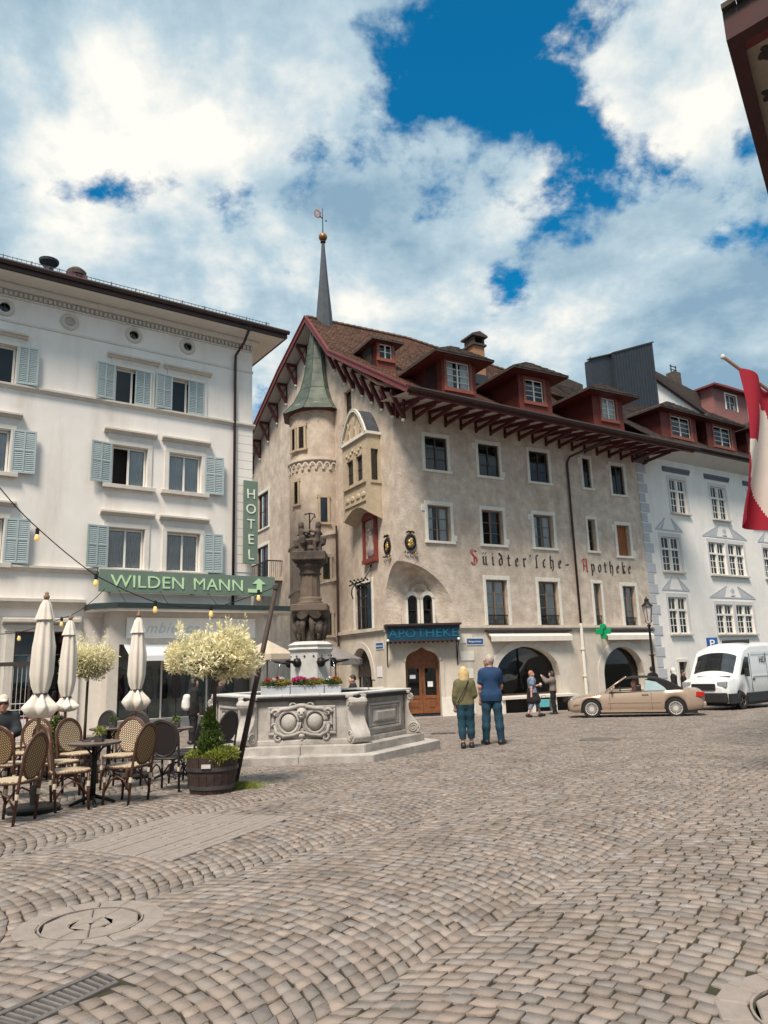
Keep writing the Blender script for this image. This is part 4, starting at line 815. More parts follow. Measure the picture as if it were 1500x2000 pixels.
def oriel():
    x0, y0, y1, z0, z1 = -.66, 1.15, 3.6, 8.55, 11.6
    hl = [(1.55, 2.25, 9.6, 10.75), (2.5, 3.2, 9.6, 10.75)]
    m = MB(); wallmesh(m, y0, y1, z0, z1, hl, lambda y, z, d: (x0+d, y, z), depth=.16)
    wallmesh(m, x0, 0, z0, z1, [(-.48, -.12, 9.5, 10.9)], lambda x, z, d: (x, y0+d, z), depth=.16); m.quad((x0, y1, z0), (0, y1, z0), (0, y1, z1), (x0, y1, z1))
    o = m.build('oriel', MT['sand'], AP)
    # arched corbel underneath
    c = MB(); n = 14
    for k in range(n):
        f = lambda k: (y0+(y1-y0)*k/n, 8.05+.42*math.sin(math.pi*k/n)); (a, za), (b, zb) = f(k), f(k+1)
        c.quad((x0, a, za), (x0, b, zb), (x0, b, z0), (x0, a, z0)); c.quad((x0, a, za), (x0, b, zb), (0, b, zb-.25), (0, a, za-.25)); 
    c.quad((x0, y0, 8.05), (0, y0, 7.8), (0, y0, z0), (x0, y0, z0)); c.quad((x0, y1, 8.05), (0, y1, 7.8), (0, y1, z0), (x0, y1, z0)); c.build('oriel_corbel', MT['sand'], o)
    # ogee gable and barrel roof
    g = MB(); n = 16; pr = [(y0+(y1-y0)*k/n, z1+1.35*math.sin(math.pi*k/n)**.9) for k in range(n+1)]
    for (a, za), (b, zb) in zip(pr[:-1], pr[1:]): g.quad((x0-.02, a, z1), (x0-.02, b, z1), (x0-.02, b, zb), (x0-.02, a, za))
    g.build('oriel_gable', MT['sand'], o)
    rf = MB().grid([[(x, y, z+.05) for (y, z) in pr] for x in (x0-.14, 0)]); rf.build('oriel_roof', MT['slate'], o, smooth=True)
    rib = MB(); 
    for (a, za), (b, zb) in zip(pr[:-1], pr[1:]): rib.beam((x0-.08, a, za+.02), (x0-.08, b, zb+.02), .14, .09, up=(1, 0, 0))
    rib.box(x0-.1, y0-.08, z1-.08, x0+.02, y1+.08, z1+.06).box(x0-.05, y0-.09, z1-.06, 0, y0, z1+.06); rib.build('oriel_cornice', MT['surround'], o)
    tr = MB()
    for k in range(1, 8):
        y = y0+(y1-y0)*k/8; h = 1.25*math.sin(math.pi*k/8)**.9; tr.beam((x0-.04, y, z1+.05), (x0-.04, y+(.28 if k % 2 else -.28), z1+h*.9), .05, .06, up=(1, 0, 0))
    for y in (1.6, 2.1, 2.65, 3.15): tr.lathe([(0, -.17), (.2, -.1), (.22, 0), (.1, .1), (0, .14)], c=(x0-.01, y, 8.95), n=8, sx=.25)
    for k in range(9): y = 1.55+k*.2; tr.lathe([(0, -.08), (.1, -.02), (.1, .04), (0, .1)], c=(x0-.01, y, 11.0+.12*math.sin(k*1.57)), n=7, sx=.4)
    tr.build('carved_tracery', MT['sand'], o)
    f = MB()
    for y in (1.45, 2.35, 3.22): f.box(x0-.05, y, 9.45, x0+.02, y+.1, 10.95)
    f.box(x0-.09, 1.3, 9.42, x0+.02, 3.45, 9.56).box(x0-.06, 1.35, 8.6, x0+.0, 3.4, 8.7).build('oriel_mullions', MT['sand'], o)
    for a, b, c_, t_ in hl: MB().box(x0+.12, a, c_, x0+.14, b, t_).build('pane', MT['glass'], o); MB().box(x0+.09, a+.32, c_, x0+.13, a+.37, t_).box(x0+.09, a, c_+.55, x0+.13, b, c_+.58).build('glazing_bar', MT['win_dark'], o)
    MB().box(-.48, y0+.12, 9.5, -.12, y0+.14, 10.9).build('pane', MT['glass'], o); MB().box(-.55, y0+.2, 8.7, -.02, y1-.1, 11.5).build('room', MT['room'], o); MB().box(-.55, y0-.05, 9.36, -.04, y0+.04, 9.48).build('sill', MT['sand'], o)
oriel()
# wall painting, wrought sign, arms, lettering, cross, street plates, bench
fp = MB(); fp.box(-.16, 1.62, 6.2, 0, 1.74, 8.0).box(-.16, 2.68, 6.2, 0, 2.8, 8.0).box(-.2, 1.6, 6.05, 0, 2.82, 6.22).prism([(1.6, 7.95), (2.82, 7.95), (2.82, 8.05), (2.5, 8.28), (2.21, 8.34), (1.9, 8.28), (1.6, 8.05)], -.18, 0, axis='x')
fpo = fp.build('painted_niche', M('niche_red', (.20, .035, .03), .7, .2, 6), AP); MB().box(-.05, 1.72, 6.2, -.02, 2.7, 8.0).build('painted_panel', M('niche_painting', (.36, .27, .2), .8, .5, 3.2, col2=(.60, .50, .40), stain=(.12, .09, .09), sscale=3.5), fpo)
fg = MB(); fg.lathe([(0, 0), (.30, .05), (.26, .45), (.16, .75), (.10, .95)], c=(-.06, 2.2, 6.3), n=12, sx=.18).lathe([(0, 0), (.12, .08), (.13, .2), (0, .32)], c=(-.06, 2.2, 7.22), n=10, sx=.35).lathe([(.02, .0), (.26, .04), (.24, .1), (.05, .2)], c=(-.06, 2.22, 7.42), n=12, sx=.3); fg.build('painted_figure', M('figure_paint', (.45, .40, .38), .8, .4, 6, stain=(.25, .1, .09), sscale=5), fpo, smooth=True)
sg = MB(); sg.tube([(0, 2.3, 6.0), (-.25, 2.2, 5.6), (-.5, 2.15, 5.25), (-.95, 2.1, 5.1), (-1.2, 2.1, 5.0)], .035, 6); 
for k in range(24):
    a = k*.42; rr = .06+.018*k; sg.tube([(-.62+rr*math.cos(a), 2.12, 4.75+rr*math.sin(a)), (-.62+(rr+.018)*math.cos(a+.42), 2.12, 4.75+(rr+.018)*math.sin(a+.42))], .026, 5)
for k in range(10): sg.lathe([(0, -.05), (.07, 0), (0, .07)], c=(-.3-.09*k, 2.14, 5.3-.02*k+.08*(k % 2)), n=6)
sg.build('wrought_iron_sign', MT['iron'], AP)
def coat(parent, pos, rz, gold):
    m = MB(); m.lathe([(.20, -.02), (.27, -.04), (.27, .02), (.20, .04)], n=18, cap=False); m.xf(Matrix.Rotation(R_(90), 4, 'X') @ Matrix.Diagonal((1, 1.25, 1, 1)))
    for k in range(5): m.lathe([(0, -.05), (.06, 0), (0, .06)], c=(-.16+.08*k, -.02, .42+.03*(k % 2)), n=6)
    for k in range(6): m.lathe([(0, -.04), (.05, 0), (0, .05)], c=(-.28+.11*k, -.02, -.42-.03*(k % 2)), n=6)
    o = m.build('wrought_roundel', MT['iron'], parent, loc=pos, rot=(0, 0, rz)); g = MB()
    for dx, dz, r in ((0, .02, .13), (-.05, -.12, .09), (.06, .13, .08), (.04, -.06, .1)): g.lathe([(0, -r), (r*.8, -r*.5), (r, 0), (r*.7, r*.6), (0, r)], c=(dx, -.01, dz), n=9, sy=.3)
    g.lathe([(0, -.05), (.09, 0), (0, .05)], c=(0, -.04, .48), n=8).lathe([(0, -.05), (.08, 0), (0, .05)], c=(.2, -.04, -.46), n=8); g.build('gilded_emblem', MT['gold'], o, smooth=True)
coat(AP, (.62, -.06, 6.62), 0, 1); coat(AP, (-.06, .75, 6.55), -math.pi/2, 1)
blackletter(AP, ['S', 'uu', 'i', 'd', 't', 'e', 'r', "'", 's', 'c', 'h', 'e', '-'], 3.62, 9.28, 5.82, .42, 'black_t', 0.)
blackletter(AP, ['A', 'p', 'o', 't', 'h', 'e', 'k', 'e'], 10.05, 13.3, 5.72, .42, 'black_t', 0.)
cr = MB(); cr.box(-.12, -.09, -.34, .12, .09, .34).box(-.34, -.09, -.12, -.12, .09, .12).box(.12, -.09, -.12, .34, .09, .12)
cro = cr.build('pharmacy_cross', MT['cross'], AP, loc=(10.5, -.55, 2.9), rot=(0, 0, R_(-32)), bevel=.02); MB().tube([(-.13, -.1, -.2), (0, -.1, -.05), (-.02, -.1, .08), (.14, -.1, .22)], .03, 6).build('serpent_emblem', M('cross_dark', (.0, .11, .05), .4, .1, 3), cro); MB().box(-.02, .05, -.03, .02, .6, .03).build('bracket', MT['iron'], cro)
for nm, tx, pos, rz, w_ in (('street_plate', 'Burgerstrasse', (3.2, -.03, 2.42), 0, .84), ('street_plate', 'Bahnhofstrasse', (-.03, 2.05, 2.36), -math.pi/2, .62)):
    p_ = MB().box(0, 0, 0, w_, .02, .24).build(nm, MT['enamel'], AP, loc=pos, rot=(0, 0, rz)); me = tex_mesh(tx, .115*(w_/.84), depth=.006, align='CENTER'); me.materials.append(MT['white_p']); link('lettering', me, p_, (w_/2, -.004, .085)); MB().box(-.03, .004, -.03, w_+.03, .018, .27).build('rim', MT['white_p'], p_)
for i, x in enumerate((3.25, 3.3, 3.2, 3.28, 3.22)):
    MB().box(2.84, -.022-.002*i, -.4+.72*i, x+.25, 0, -.02+.72*i).build('quoin_stone', MT['surround'], AP)
for q_ in ((1.2, 1.62), (.5, .8)): MB().box(-.024, 1.6, q_[0], 0, 2.02, q_[1]).build('wall_notice', MT['white_p'], AP)
bn = MB(); bn.box(4.55, -.48, .1, 8.7, 0, .2).build('window_bench', MT['surround'], AP)
for x in (4.6, 6.2, 7.4, 8.5): MB().box(x, -.4, -.7, x+.14, -.05, .1).build('bench_support', MT['surround'], AP)
MB().box(4.6, -.03, -.7, 8.6, -.02, .1).build('bench_back_sheet', MT['room'], AP)  # flat near-black sheet on the wall, from bench underside to ground
gd = [('jar', (.55, .5, .35)), ('jar', (.2, .42, .5)), ('jar', (.5, .12, .1))]
for k in range(13):
    x = 4.9+k*.25; h = random.uniform(.15, .42); c_ = random.choice([(.6, .55, .45), (.18, .45, .5), (.55, .35, .08), (.5, .12, .12), (.7, .7, .66)])
    MB().lathe([(0, 0), (.09, 0), (.1, h*.5), (.06, h*.8), (.03, h), (0, h)], c=(x, .62+.15*(k % 3), .24), n=9).build('window_display_vessel', M('display_%d' % k, c_, .4, .1, 4), AP, smooth=True)
for k in range(12):
    x = 11.0+k*.2; MB().lathe([(0, 0), (.07, 0), (.1, .16), (.08, .3), (0, .34)], c=(x, .62+.12*(k % 3), .24+.1*(k % 2)), n=8).build('window_display_vessel', random.choice([MT['gold'], MT['surround'], MT['trim']]), AP, smooth=True)
# pavement strip along the pharmacy
pv = Fac(FA.o, 61).root('pavement'); tag(pv, kind='structure')
for k in range(14):
    x = 2.5+k*.9; MB().box(x, -.95, -.75, x+.885, -.01, -.44-.012*k*.9).build('kerb_slab', MT['cover'], pv)
MB().box(-.3, -.1, -.75, 2.5, 1.2, -.44).build('door_step', MT['cover'], pv)
# ================================================================ hotel on the left
FH = Fac(atY(490, 1200, 29.), 55); HO = FH.root('hotel_building'); tag(HO, 'cream rendered hotel with blue-green shutters, round attic windows and a wide dark eave', 'building')
HX0 = -15.5
def shutter(parent, x, z, w_, h, ang=0., hinge='l', y=-.05, tilt=.35):
    """louvred shutter leaf; ang swings it off the wall about its hinge"""
    f = MB(); t = .045; e = .06
    f.box(0, -t, 0, e, 0, h).box(w_-e, -t, 0, w_, 0, h).box(e, -t, 0, w_-e, 0, e).box(e, -t, h-e, w_-e, 0, h).box(e, -t, h*.52, w_-e, 0, h*.52+e*.8).box(w_/2-e*.4, -t-.004, e, w_/2+e*.4, -.002, h-e)
    sl = MB(); n = int(h/.072)
    for k in range(n):
        z0 = e+k*(h-2*e)/n; sl.add([(e, -t+.006, z0), (w_-e, -t+.006, z0), (w_-e, -.006, z0+.06), (e, -.006, z0+.06), (e, -t+.006, z0+.012), (w_-e, -t+.006, z0+.012), (w_-e, -.006, z0+.072), (e, -.006, z0+.072)], [(0, 1, 5, 4), (4, 5, 6, 7), (0, 1, 2, 3)])
    M_ = Matrix.Translation((-w_ if hinge == 'r' else 0, 0, 0)); f.xf(M_); sl.xf(M_)
    o = f.build('shutter', MT['shutter'], parent, loc=(x+(w_ if hinge == 'r' else 0), y, z), rot=(0, 0, ang)); tag(sl.build('louvres', MT['shutter'], o, fix=False), kind='stuff'); return o
def hotel():
    cols = [(-5.53, -4.22), (-3.41, -2.12), (-10.2, -8.86), (-12.35, -11.05)]; rows = [(11.52, 12.9), (8.36, 9.86), (5.3, 6.79)]
    holes = [(a, b, c, d) for a, b in cols for c, d in rows]; oc = [(-4.91, 14.29), (-2.8, 14.31), (-7.22, 14.25), (-9.35, 14.25)]
    circ = []
    wm = MB(); Pz = lambda x, z, d: (x, d, z)
    occ = [(x-.2, x+.2, 14.09, 14.49) for i, (x, z) in enumerate(oc) if i != 2]
    wallmesh(wm, HX0, 0, 3.6, 15.1, holes+occ, Pz, depth=.26)
    wm.quad((0, 0, -1), (0, 11, -1), (0, 11, 15.1), (0, 0, 15.1)); wm.quad((HX0, 0, -1), (HX0, 11, -1), (HX0, 11, 15.1), (HX0, 0, 15.1)); wm.build('facade_wall', MT['hotel'], HO)
    lw = MB(); wallmesh(lw, HX0, 0, -1, 3.6, [(-8.3, -6.75, .3, 3.1), (-11.2, -9.4, -.35, 3.1)], Pz, depth=.3); lw.build('lower_wall', MT['trim_l'], HO)
    # mouldings
    def moulding(nm, prof, x0, x1, mat): MB().prism([(-a, z) for a, z in prof], x0, x1, axis='x').build(nm, MT[mat], HO)
    moulding('sill_band', [(-.01, 11.32), (.05, 11.34), (.10, 11.42), (.13, 11.43), (.13, 11.5), (-.01, 11.52)], HX0, .1, 'trim')
    moulding('lower_band', [(-.01, 5.06), (.06, 5.08), (.12, 5.18), (.14, 5.19), (.14, 5.26), (-.01, 5.28)], HX0, -5.86, 'trim')
    moulding('shop_cornice', [(-.01, 3.85), (.1, 3.88), (.2, 4.05), (.26, 4.06), (.26, 4.16), (-.01, 4.2)], HX0, -6.2, 'trim')
    moulding('frieze_band', [(-.01, 13.74), (.04, 13.76), (.04, 13.84), (-.01, 13.86)], HX0, .03, 'trim_l')
    moulding('cornice', [(-.01, 14.9), (.14, 14.93), (.22, 15.0), (.26, 15.1), (-.01, 15.1)], HX0, .2, 'trim_l')
    moulding('cornice_fillet', [(-.01, 14.66), (.07, 14.66), (.07, 14.71), (-.01, 14.71)], HX0, .05, 'trim_l')
    for k in range(96):
        x = -.05-k*.16
        MB().box(x-.085, -.13, 14.73, x, .0, 14.88).build('dentil', MT['trim'], HO, fix=False)
    for i, (x, z) in enumerate(oc):
        if i != 2:
            pl = MB(); n = 20                           # wall between square opening and round frame
            for k in range(n):
                a0, a1 = 2*math.pi*k/n, 2*math.pi*(k+1)/n; sq = lambda a: (.21*math.cos(a)/max(abs(math.cos(a)), abs(math.sin(a))), .21*math.sin(a)/max(abs(math.cos(a)), abs(math.sin(a))))
                q0, q1 = sq(a0), sq(a1); pl.quad((x+q0[0], -.004, z+q0[1]), (x+q1[0], -.004, z+q1[1]), (x+.17*math.cos(a1), -.004, z+.17*math.sin(a1)), (x+.17*math.cos(a0), -.004, z+.17*math.sin(a0)))
            pl.build('round_window_infill', MT['trim_l'], HO)
        ring = MB().lathe([(.18, .0), (.18, .06), (.24, .075), (.31, .05), (.33, 0)], n=28, cap=False).xf(Matrix.Translation((x, 0, z)) @ Matrix.Rotation(R_(90), 4, 'X')).build('round_window', MT['trim'], HO)
        if i != 2: MB().lathe([(0, 0), (.22, 0)], n=20).xf(Matrix.Translation((x, .12, z)) @ Matrix.Rotation(R_(90), 4, 'X')).build('pane', MT['glass'], ring); MB().box(x-.02, .09, z-.19, x+.02, .12, z+.19).build('glazing_bar', MT['win_dark'], ring); MB().box(x-.3, .2, z-.3, x+.3, .5, z+.3).build('room', MT['room'], ring)
        else: MB().lathe([(0, 0), (.19, 0)], n=20).xf(Matrix.Translation((x, -.012, z)) @ Matrix.Rotation(R_(90), 4, 'X')).build('blind_disc', MT['hotel'], ring)
    # windows
    for ci, (a, b) in enumerate(cols):
        for ri, (c, d) in enumerate(rows):
            w_, h = b-a, d-c; f = MB(); t = .17
            f.box(a-t, -.05, c, a, .02, d).box(b, -.05, c, b+t, .02, d).box(a-t, -.05, d, b+t, .02, d+.17)
            f.box(a-t, -.045, d+.17, b+t, .02, d+.42 if ri else d+.3); f.build('window_surround', MT['trim_l'], HO, bevel=.01)
            zt = d+(.42 if ri else .3); MB().prism([(.01, zt), (-.08, zt), (-.12, zt+.07), (-.22, zt+.09), (-.22, zt+.15), (.01, zt+.19)], a-t-.14, b+t+.14, axis='x').build('window_hood', MT['trim'], HO)
            if ri: MB().box(a-t-.12, -.17, c-.15, b+t+.12, .02, c-.001).box(a-t-.04, -.09, c-.2, b+t+.04, .02, c-.15).build('window_sill', MT['trim'], HO, bevel=.01)
            window(HO, (a+.02, .16, c), 0, w_-.04, h-.02, frame='win_white', cols=2, rows=1, ft=.07, curtain=(1, 3, 1, 1)[(ci+ri) % 4] if ri else 0, open_leaf=1 if (ci == 0 and ri == 1) else 0)
    for (x, ri, ang, hg) in ((-6.22, 0, .12, 'r'), (-4.05, 0, .1, 'r'), (-6.28, 1, .14, 'r'), (-2.0, 1, -.12, 'l'), (-6.28, 2, .14, 'r'), (-2.0, 2, -.1, 'l'), (-8.82, 0, -.1, 'l'), (-8.8, 1, -.1, 'l'), (-8.82, 2, -.1, 'l'), (-4.78, 0, -.06, 'l'), (-2.72, 0, -.06, 'l'), (-11.0, 0, -.1, 'l'), (-11., 1, -.1, 'l'), (-11., 2, -.1, 'l')):
        c, d = rows[ri]; shutter(HO, x, c+.01, .66 if ri == 0 else .74, d-c, ang, hg, y=-.07 if x not in (-4.78, -2.72) else .03)
    # panels of the wall between window bays
    # eave, roof, snow rail
    ev = MB(); z = 15.1; ev.quad((HX0, -1.05, z+.02), (.95, -1.05, z+.02), (.95, 11.9, z+.02), (HX0, 11.9, z+.02)); ev.build('soffit', MT['trim_l'], HO)
    fa = MB(); fa.box(HX0, -1.15, z+.03, 1.05, -1.03, z+.30).box(.93, -1.03, z+.03, 1.05, 12, z+.30); fa.build('fascia', MT['gutter'], HO)
    MB().tube([(HX0, -1.22, z+.26), (1.1, -1.22, z+.26)], .09, 8).build('gutter', MT['gutter'], HO)
    rf = MB(); A, B, C, D = (HX0, -1.15, z+.3), (1.05, -1.15, z+.3), (1.05, 12, z+.3), (HX0, 12, z+.3); R1, R2 = (-3.5, 5.4, z+2.9), (HX0, 5.4, z+2.9); rf.quad(A, B, R1, R2); rf.add([B, C, R1], [(0, 1, 2)]); rf.quad(C, D, R2, R1); rf.build('roof', MT['tile_d'], HO)
    tiles_on('roof_tiles', HO, A, B, R1, R2, MT['tile_d'], .3, .25)
    sr = MB()
    for zz in (.38, .52, .66): sr.tube([(HX0, -.72, z+zz+.06), (.45, -.72, z+zz+.06)], .013, 5)
    for k in range(110): x = .4-k*.145; sr.box(x-.007, -.727, z+.44, x+.007, -.713, z+.74)
    for k in range(18): x = .3-k*.9; sr.beam((x, -.72, z+.3), (x, -.72, z+.76), .03).beam((x, -.72, z+.7), (x, -.4, z+.5), .025)
    sr.build('snow_guard_rail', M('galvanised', (.16, .17, .19), .5, .2, 5, metal=.5), HO)
    v = MB().lathe([(.18, 0), (.18, .6), (.16, .62), (.34, .8), (.36, .9), (.16, .98), (0, 1.0)], c=(-7.9, .9, z+.95), n=14).build('roof_vent', MT['zinc'], HO, smooth=False)
    c = MB().box(-7.2, .9, z+.7, -6.5, 1.5, z+1.65).build('chimney', MT['redp'], HO); MB().lathe([(.38, 0), (.36, .18), (.2, .32), (0, .36)], c=(-6.85, 1.2, z+1.66), n=14).build('cowl', MT['tile_d'], c)
    dp = MB().tube([(-.62, -1.2, z+.2), (-.7, -.7, 14.7), (-.8, -.12, 14.35), (-.8, -.1, 14.0), (-.8, -.1, 3.9)], .055, 8).build('downpipe', MT['gutter'], HO, smooth=True)
    for k in range(17):                                     # rusticated corner joints
        z0 = 5.4+k*.35; MB().box(-.62, -.022, z0, .022, .0, z0+.33).build('quoin_block', MT['hotel'], HO) if z0 < 11.2 else None
    # hotel signs
    s = MB().box(-5.83, -.34, 4.45, .86, -.26, 5.22).build('name_board', MT['green'], HO); 
    for tx, xa, wd in (('WILDEN', -5.45, 2.62), ('MANN', -2.5, 1.95)):
        me = tex_mesh(tx, .62, depth=.02, spacing=1.02); me.materials.append(MT['green_t']); xs = [v.co.x for v in me.vertices]; me.transform(Matrix.Diagonal((wd/(max(xs)-min(xs)), 1, 1, 1))); link('lettering', me, s, (xa, -.352, 4.62))
    ar = MB(); ar.prism([(-.28, 4.58), (.30, 4.58), (.30, 4.92), (.46, 4.92), (.17, 5.14), (-.10, 4.92), (.08, 4.92), (.08, 4.72), (-.28, 4.72)], -.365, -.345); ar.build('arrow', MT['green_t'], s)
    MB().box(-5.6, -.26, 4.7, -5.5, 0, 4.8).box(-2.6, -.26, 4.7, -2.5, 0, 4.8).build('bracket', MT['iron'], s)
    v = MB().box(-.46, -.30, 5.72, .14, -.22, 9.05).build('vertical_sign', MT['green'], HO)
    for k, ch in enumerate('HOTEL'):
        me = tex_mesh(ch, .56, depth=.02, align='CENTER'); me.materials.append(MT['hotel_t']); link('lettering', me, v, (-.16, -.312, 8.32-k*.61))
    MB().box(-.3, -.22, 8.5, -.22, 0, 8.58).box(-.3, -.22, 6.2, -.22, 0, 6.28).build('bracket', MT['iron'], v)
    # shop bay with canopy
    bx0, bx1, by = -5.55, .1, -.85
    b = MB(); wallmesh(b, bx0, bx1, -1, 3.75, [(bx0+.35, -.35, .12, 2.62)], lambda x, z, d: (x, by+d, z), depth=.25); b.quad((bx0, by, -1), (bx0, 0, -1), (bx0, 0, 3.75), (bx0, by, 3.75)); b.quad((bx1, by, -1), (bx1, 0, -1), (bx1, 0, 3.75), (bx1, by, 3.75)); b.build('shop_bay', MT['trim'], HO)
    MB().box(bx0-.02, by-.06, -1, bx1+.02, by-.002, .1).build('shop_plinth', M('plinth_grey', (.20, .21, .22), .7, .15, 4), HO)
    for k in range(8): MB().box(bx0-.06, by+.08+k*.095, 1.95, bx0-.002, by+.13+k*.095, 3.2).build('side_slat', MT['trim_l'], HO)
    cp = MB(); poly = [(bx0-.62, 0), (bx0-.55, by-.0), (bx0+.1, by-.62), (1.5, by-.62), (1.5, 0)]; cp.prism(poly, 3.74, 3.80, axis='z'); cp.build('canopy_soffit', MT['hotel'], HO)
    cp = MB(); cp.prism([(p[0]*1.0-(0.03 if p[0] < 0 else -.03), p[1]-.04) for p in poly], 3.80, 3.98, axis='z'); cp.build('canopy_edge', M('canopy_green_black', (.025, .04, .038), .5, .2, 4), HO)
    MB().box(-5.3, .0-.04, 3.98, 0, -.0, 4.45).build('upstand_panel', MT['hotel'], HO)
    for x in (-5.15, -3.7, -1.9): MB().tube([(x, by-.4, 3.98), (x, -.2, 4.6)], .012, 5).build('canopy_stay', MT['iron'], HO)
    sb = MB().box(-5.0, by-.10, 2.82, -.25, by-.02, 3.52).build('shop_sign', M('shop_sign_white', (.78, .77, .74), .6, .03, 3), HO); me = tex_mesh('Ambience', .52, depth=.008, shear=.35, spacing=1.1); me.materials.append(M('pale_blue_script', (.50, .56, .60), .6, .05, 3)); link('lettering', me, sb, (-4.75, by-.105, 3.0))
    MB().prism([(by, 2.62), (by-.75, 2.22), (by-.75, 2.04), (by-.73, 2.04), (by-.73, 2.2), (by, 2.58)], bx0+.5, -.4, axis='x').build('shop_awning', MT['white_p'], HO)
    for k, (a, c_) in enumerate(((bx0+.35, -3.7), (-3.65, -2.05), (-2.0, -.35))):
        MB().box(a, by+.2, .12, c_, by+.22, 2.62).build('shop_pane', MT['glass_c'], HO); MB().box(c_-.0, by+.15, .12, c_+.05, by+.25, 2.62).build('shop_mullion', MT['trim_l'], HO)
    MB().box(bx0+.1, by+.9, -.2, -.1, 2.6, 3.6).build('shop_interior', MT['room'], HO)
    for k in range(9):
        x = -5.0+k*.5; cl = random.choice([(.05, .16, .18), (.12, .03, .03), (.02, .02, .03), (.25, .22, .2), (.04, .12, .13)]); MB().lathe([(.16, 0), (.2, .3), (.15, .75), (.19, 1.0), (.05, 1.12), (0, 1.12)], c=(x, by+.55, .75), n=10, sy=.45).build('displayed_garment', M('garment_%d' % k, cl, .9, .2, 4), HO, smooth=True); MB().tube([(x, by+.55, .1), (x, by+.55, .8)], .02, 5).build('display_stand', MT['iron'], HO)
    # old door/window bay left of the shop
    f = MB(); f.box(-8.55, -.06, .1, -8.3, .02, 3.3).box(-6.75, -.06, .1, -6.5, .02, 3.3).box(-8.6, -.08, 3.1, -6.45, .02, 3.32).build('bay_surround', MT['trim'], HO); MB().prism([(.0, 3.32), (-.22, 3.4), (-.22, 3.5), (0, 3.55)], -8.7, -6.35, axis='x').build('bay_hood', MT['trim'], HO)
    window(HO, (-8.3, .2, .3), 0, 1.55, 2.8, frame='redp', cols=1, rows=1, glass='glass_c'); MB().tube([(-8.3, .45, 2.35), (-6.75, .45, 2.35)], .02, 5).build('clothes_rail', MT['chrome'], HO)
    for x, cl in ((-7.95, (.04, .16, .20)), (-7.7, (.62, .70, .78))): MB().lathe([(.2, 0), (.22, .2), (.18, .6), (.21, .85), (.05, .98)], c=(x, .45, 1.35), n=12, sy=.4).build('hanging_shirt', M('shirt_%.2f' % x, cl, .9, .1, 4), HO, smooth=True)
    MB().box(-11.2, .25, -.35, -9.4, .3, 3.1).build('side_door', MT['win_dark'], HO)
    for x in (-8.95, -9.25, -6.4): MB().box(x-.12, -.09, -.5, x+.12, .02, 3.6).build('pilaster', MT['trim_l'], HO)
hotel()
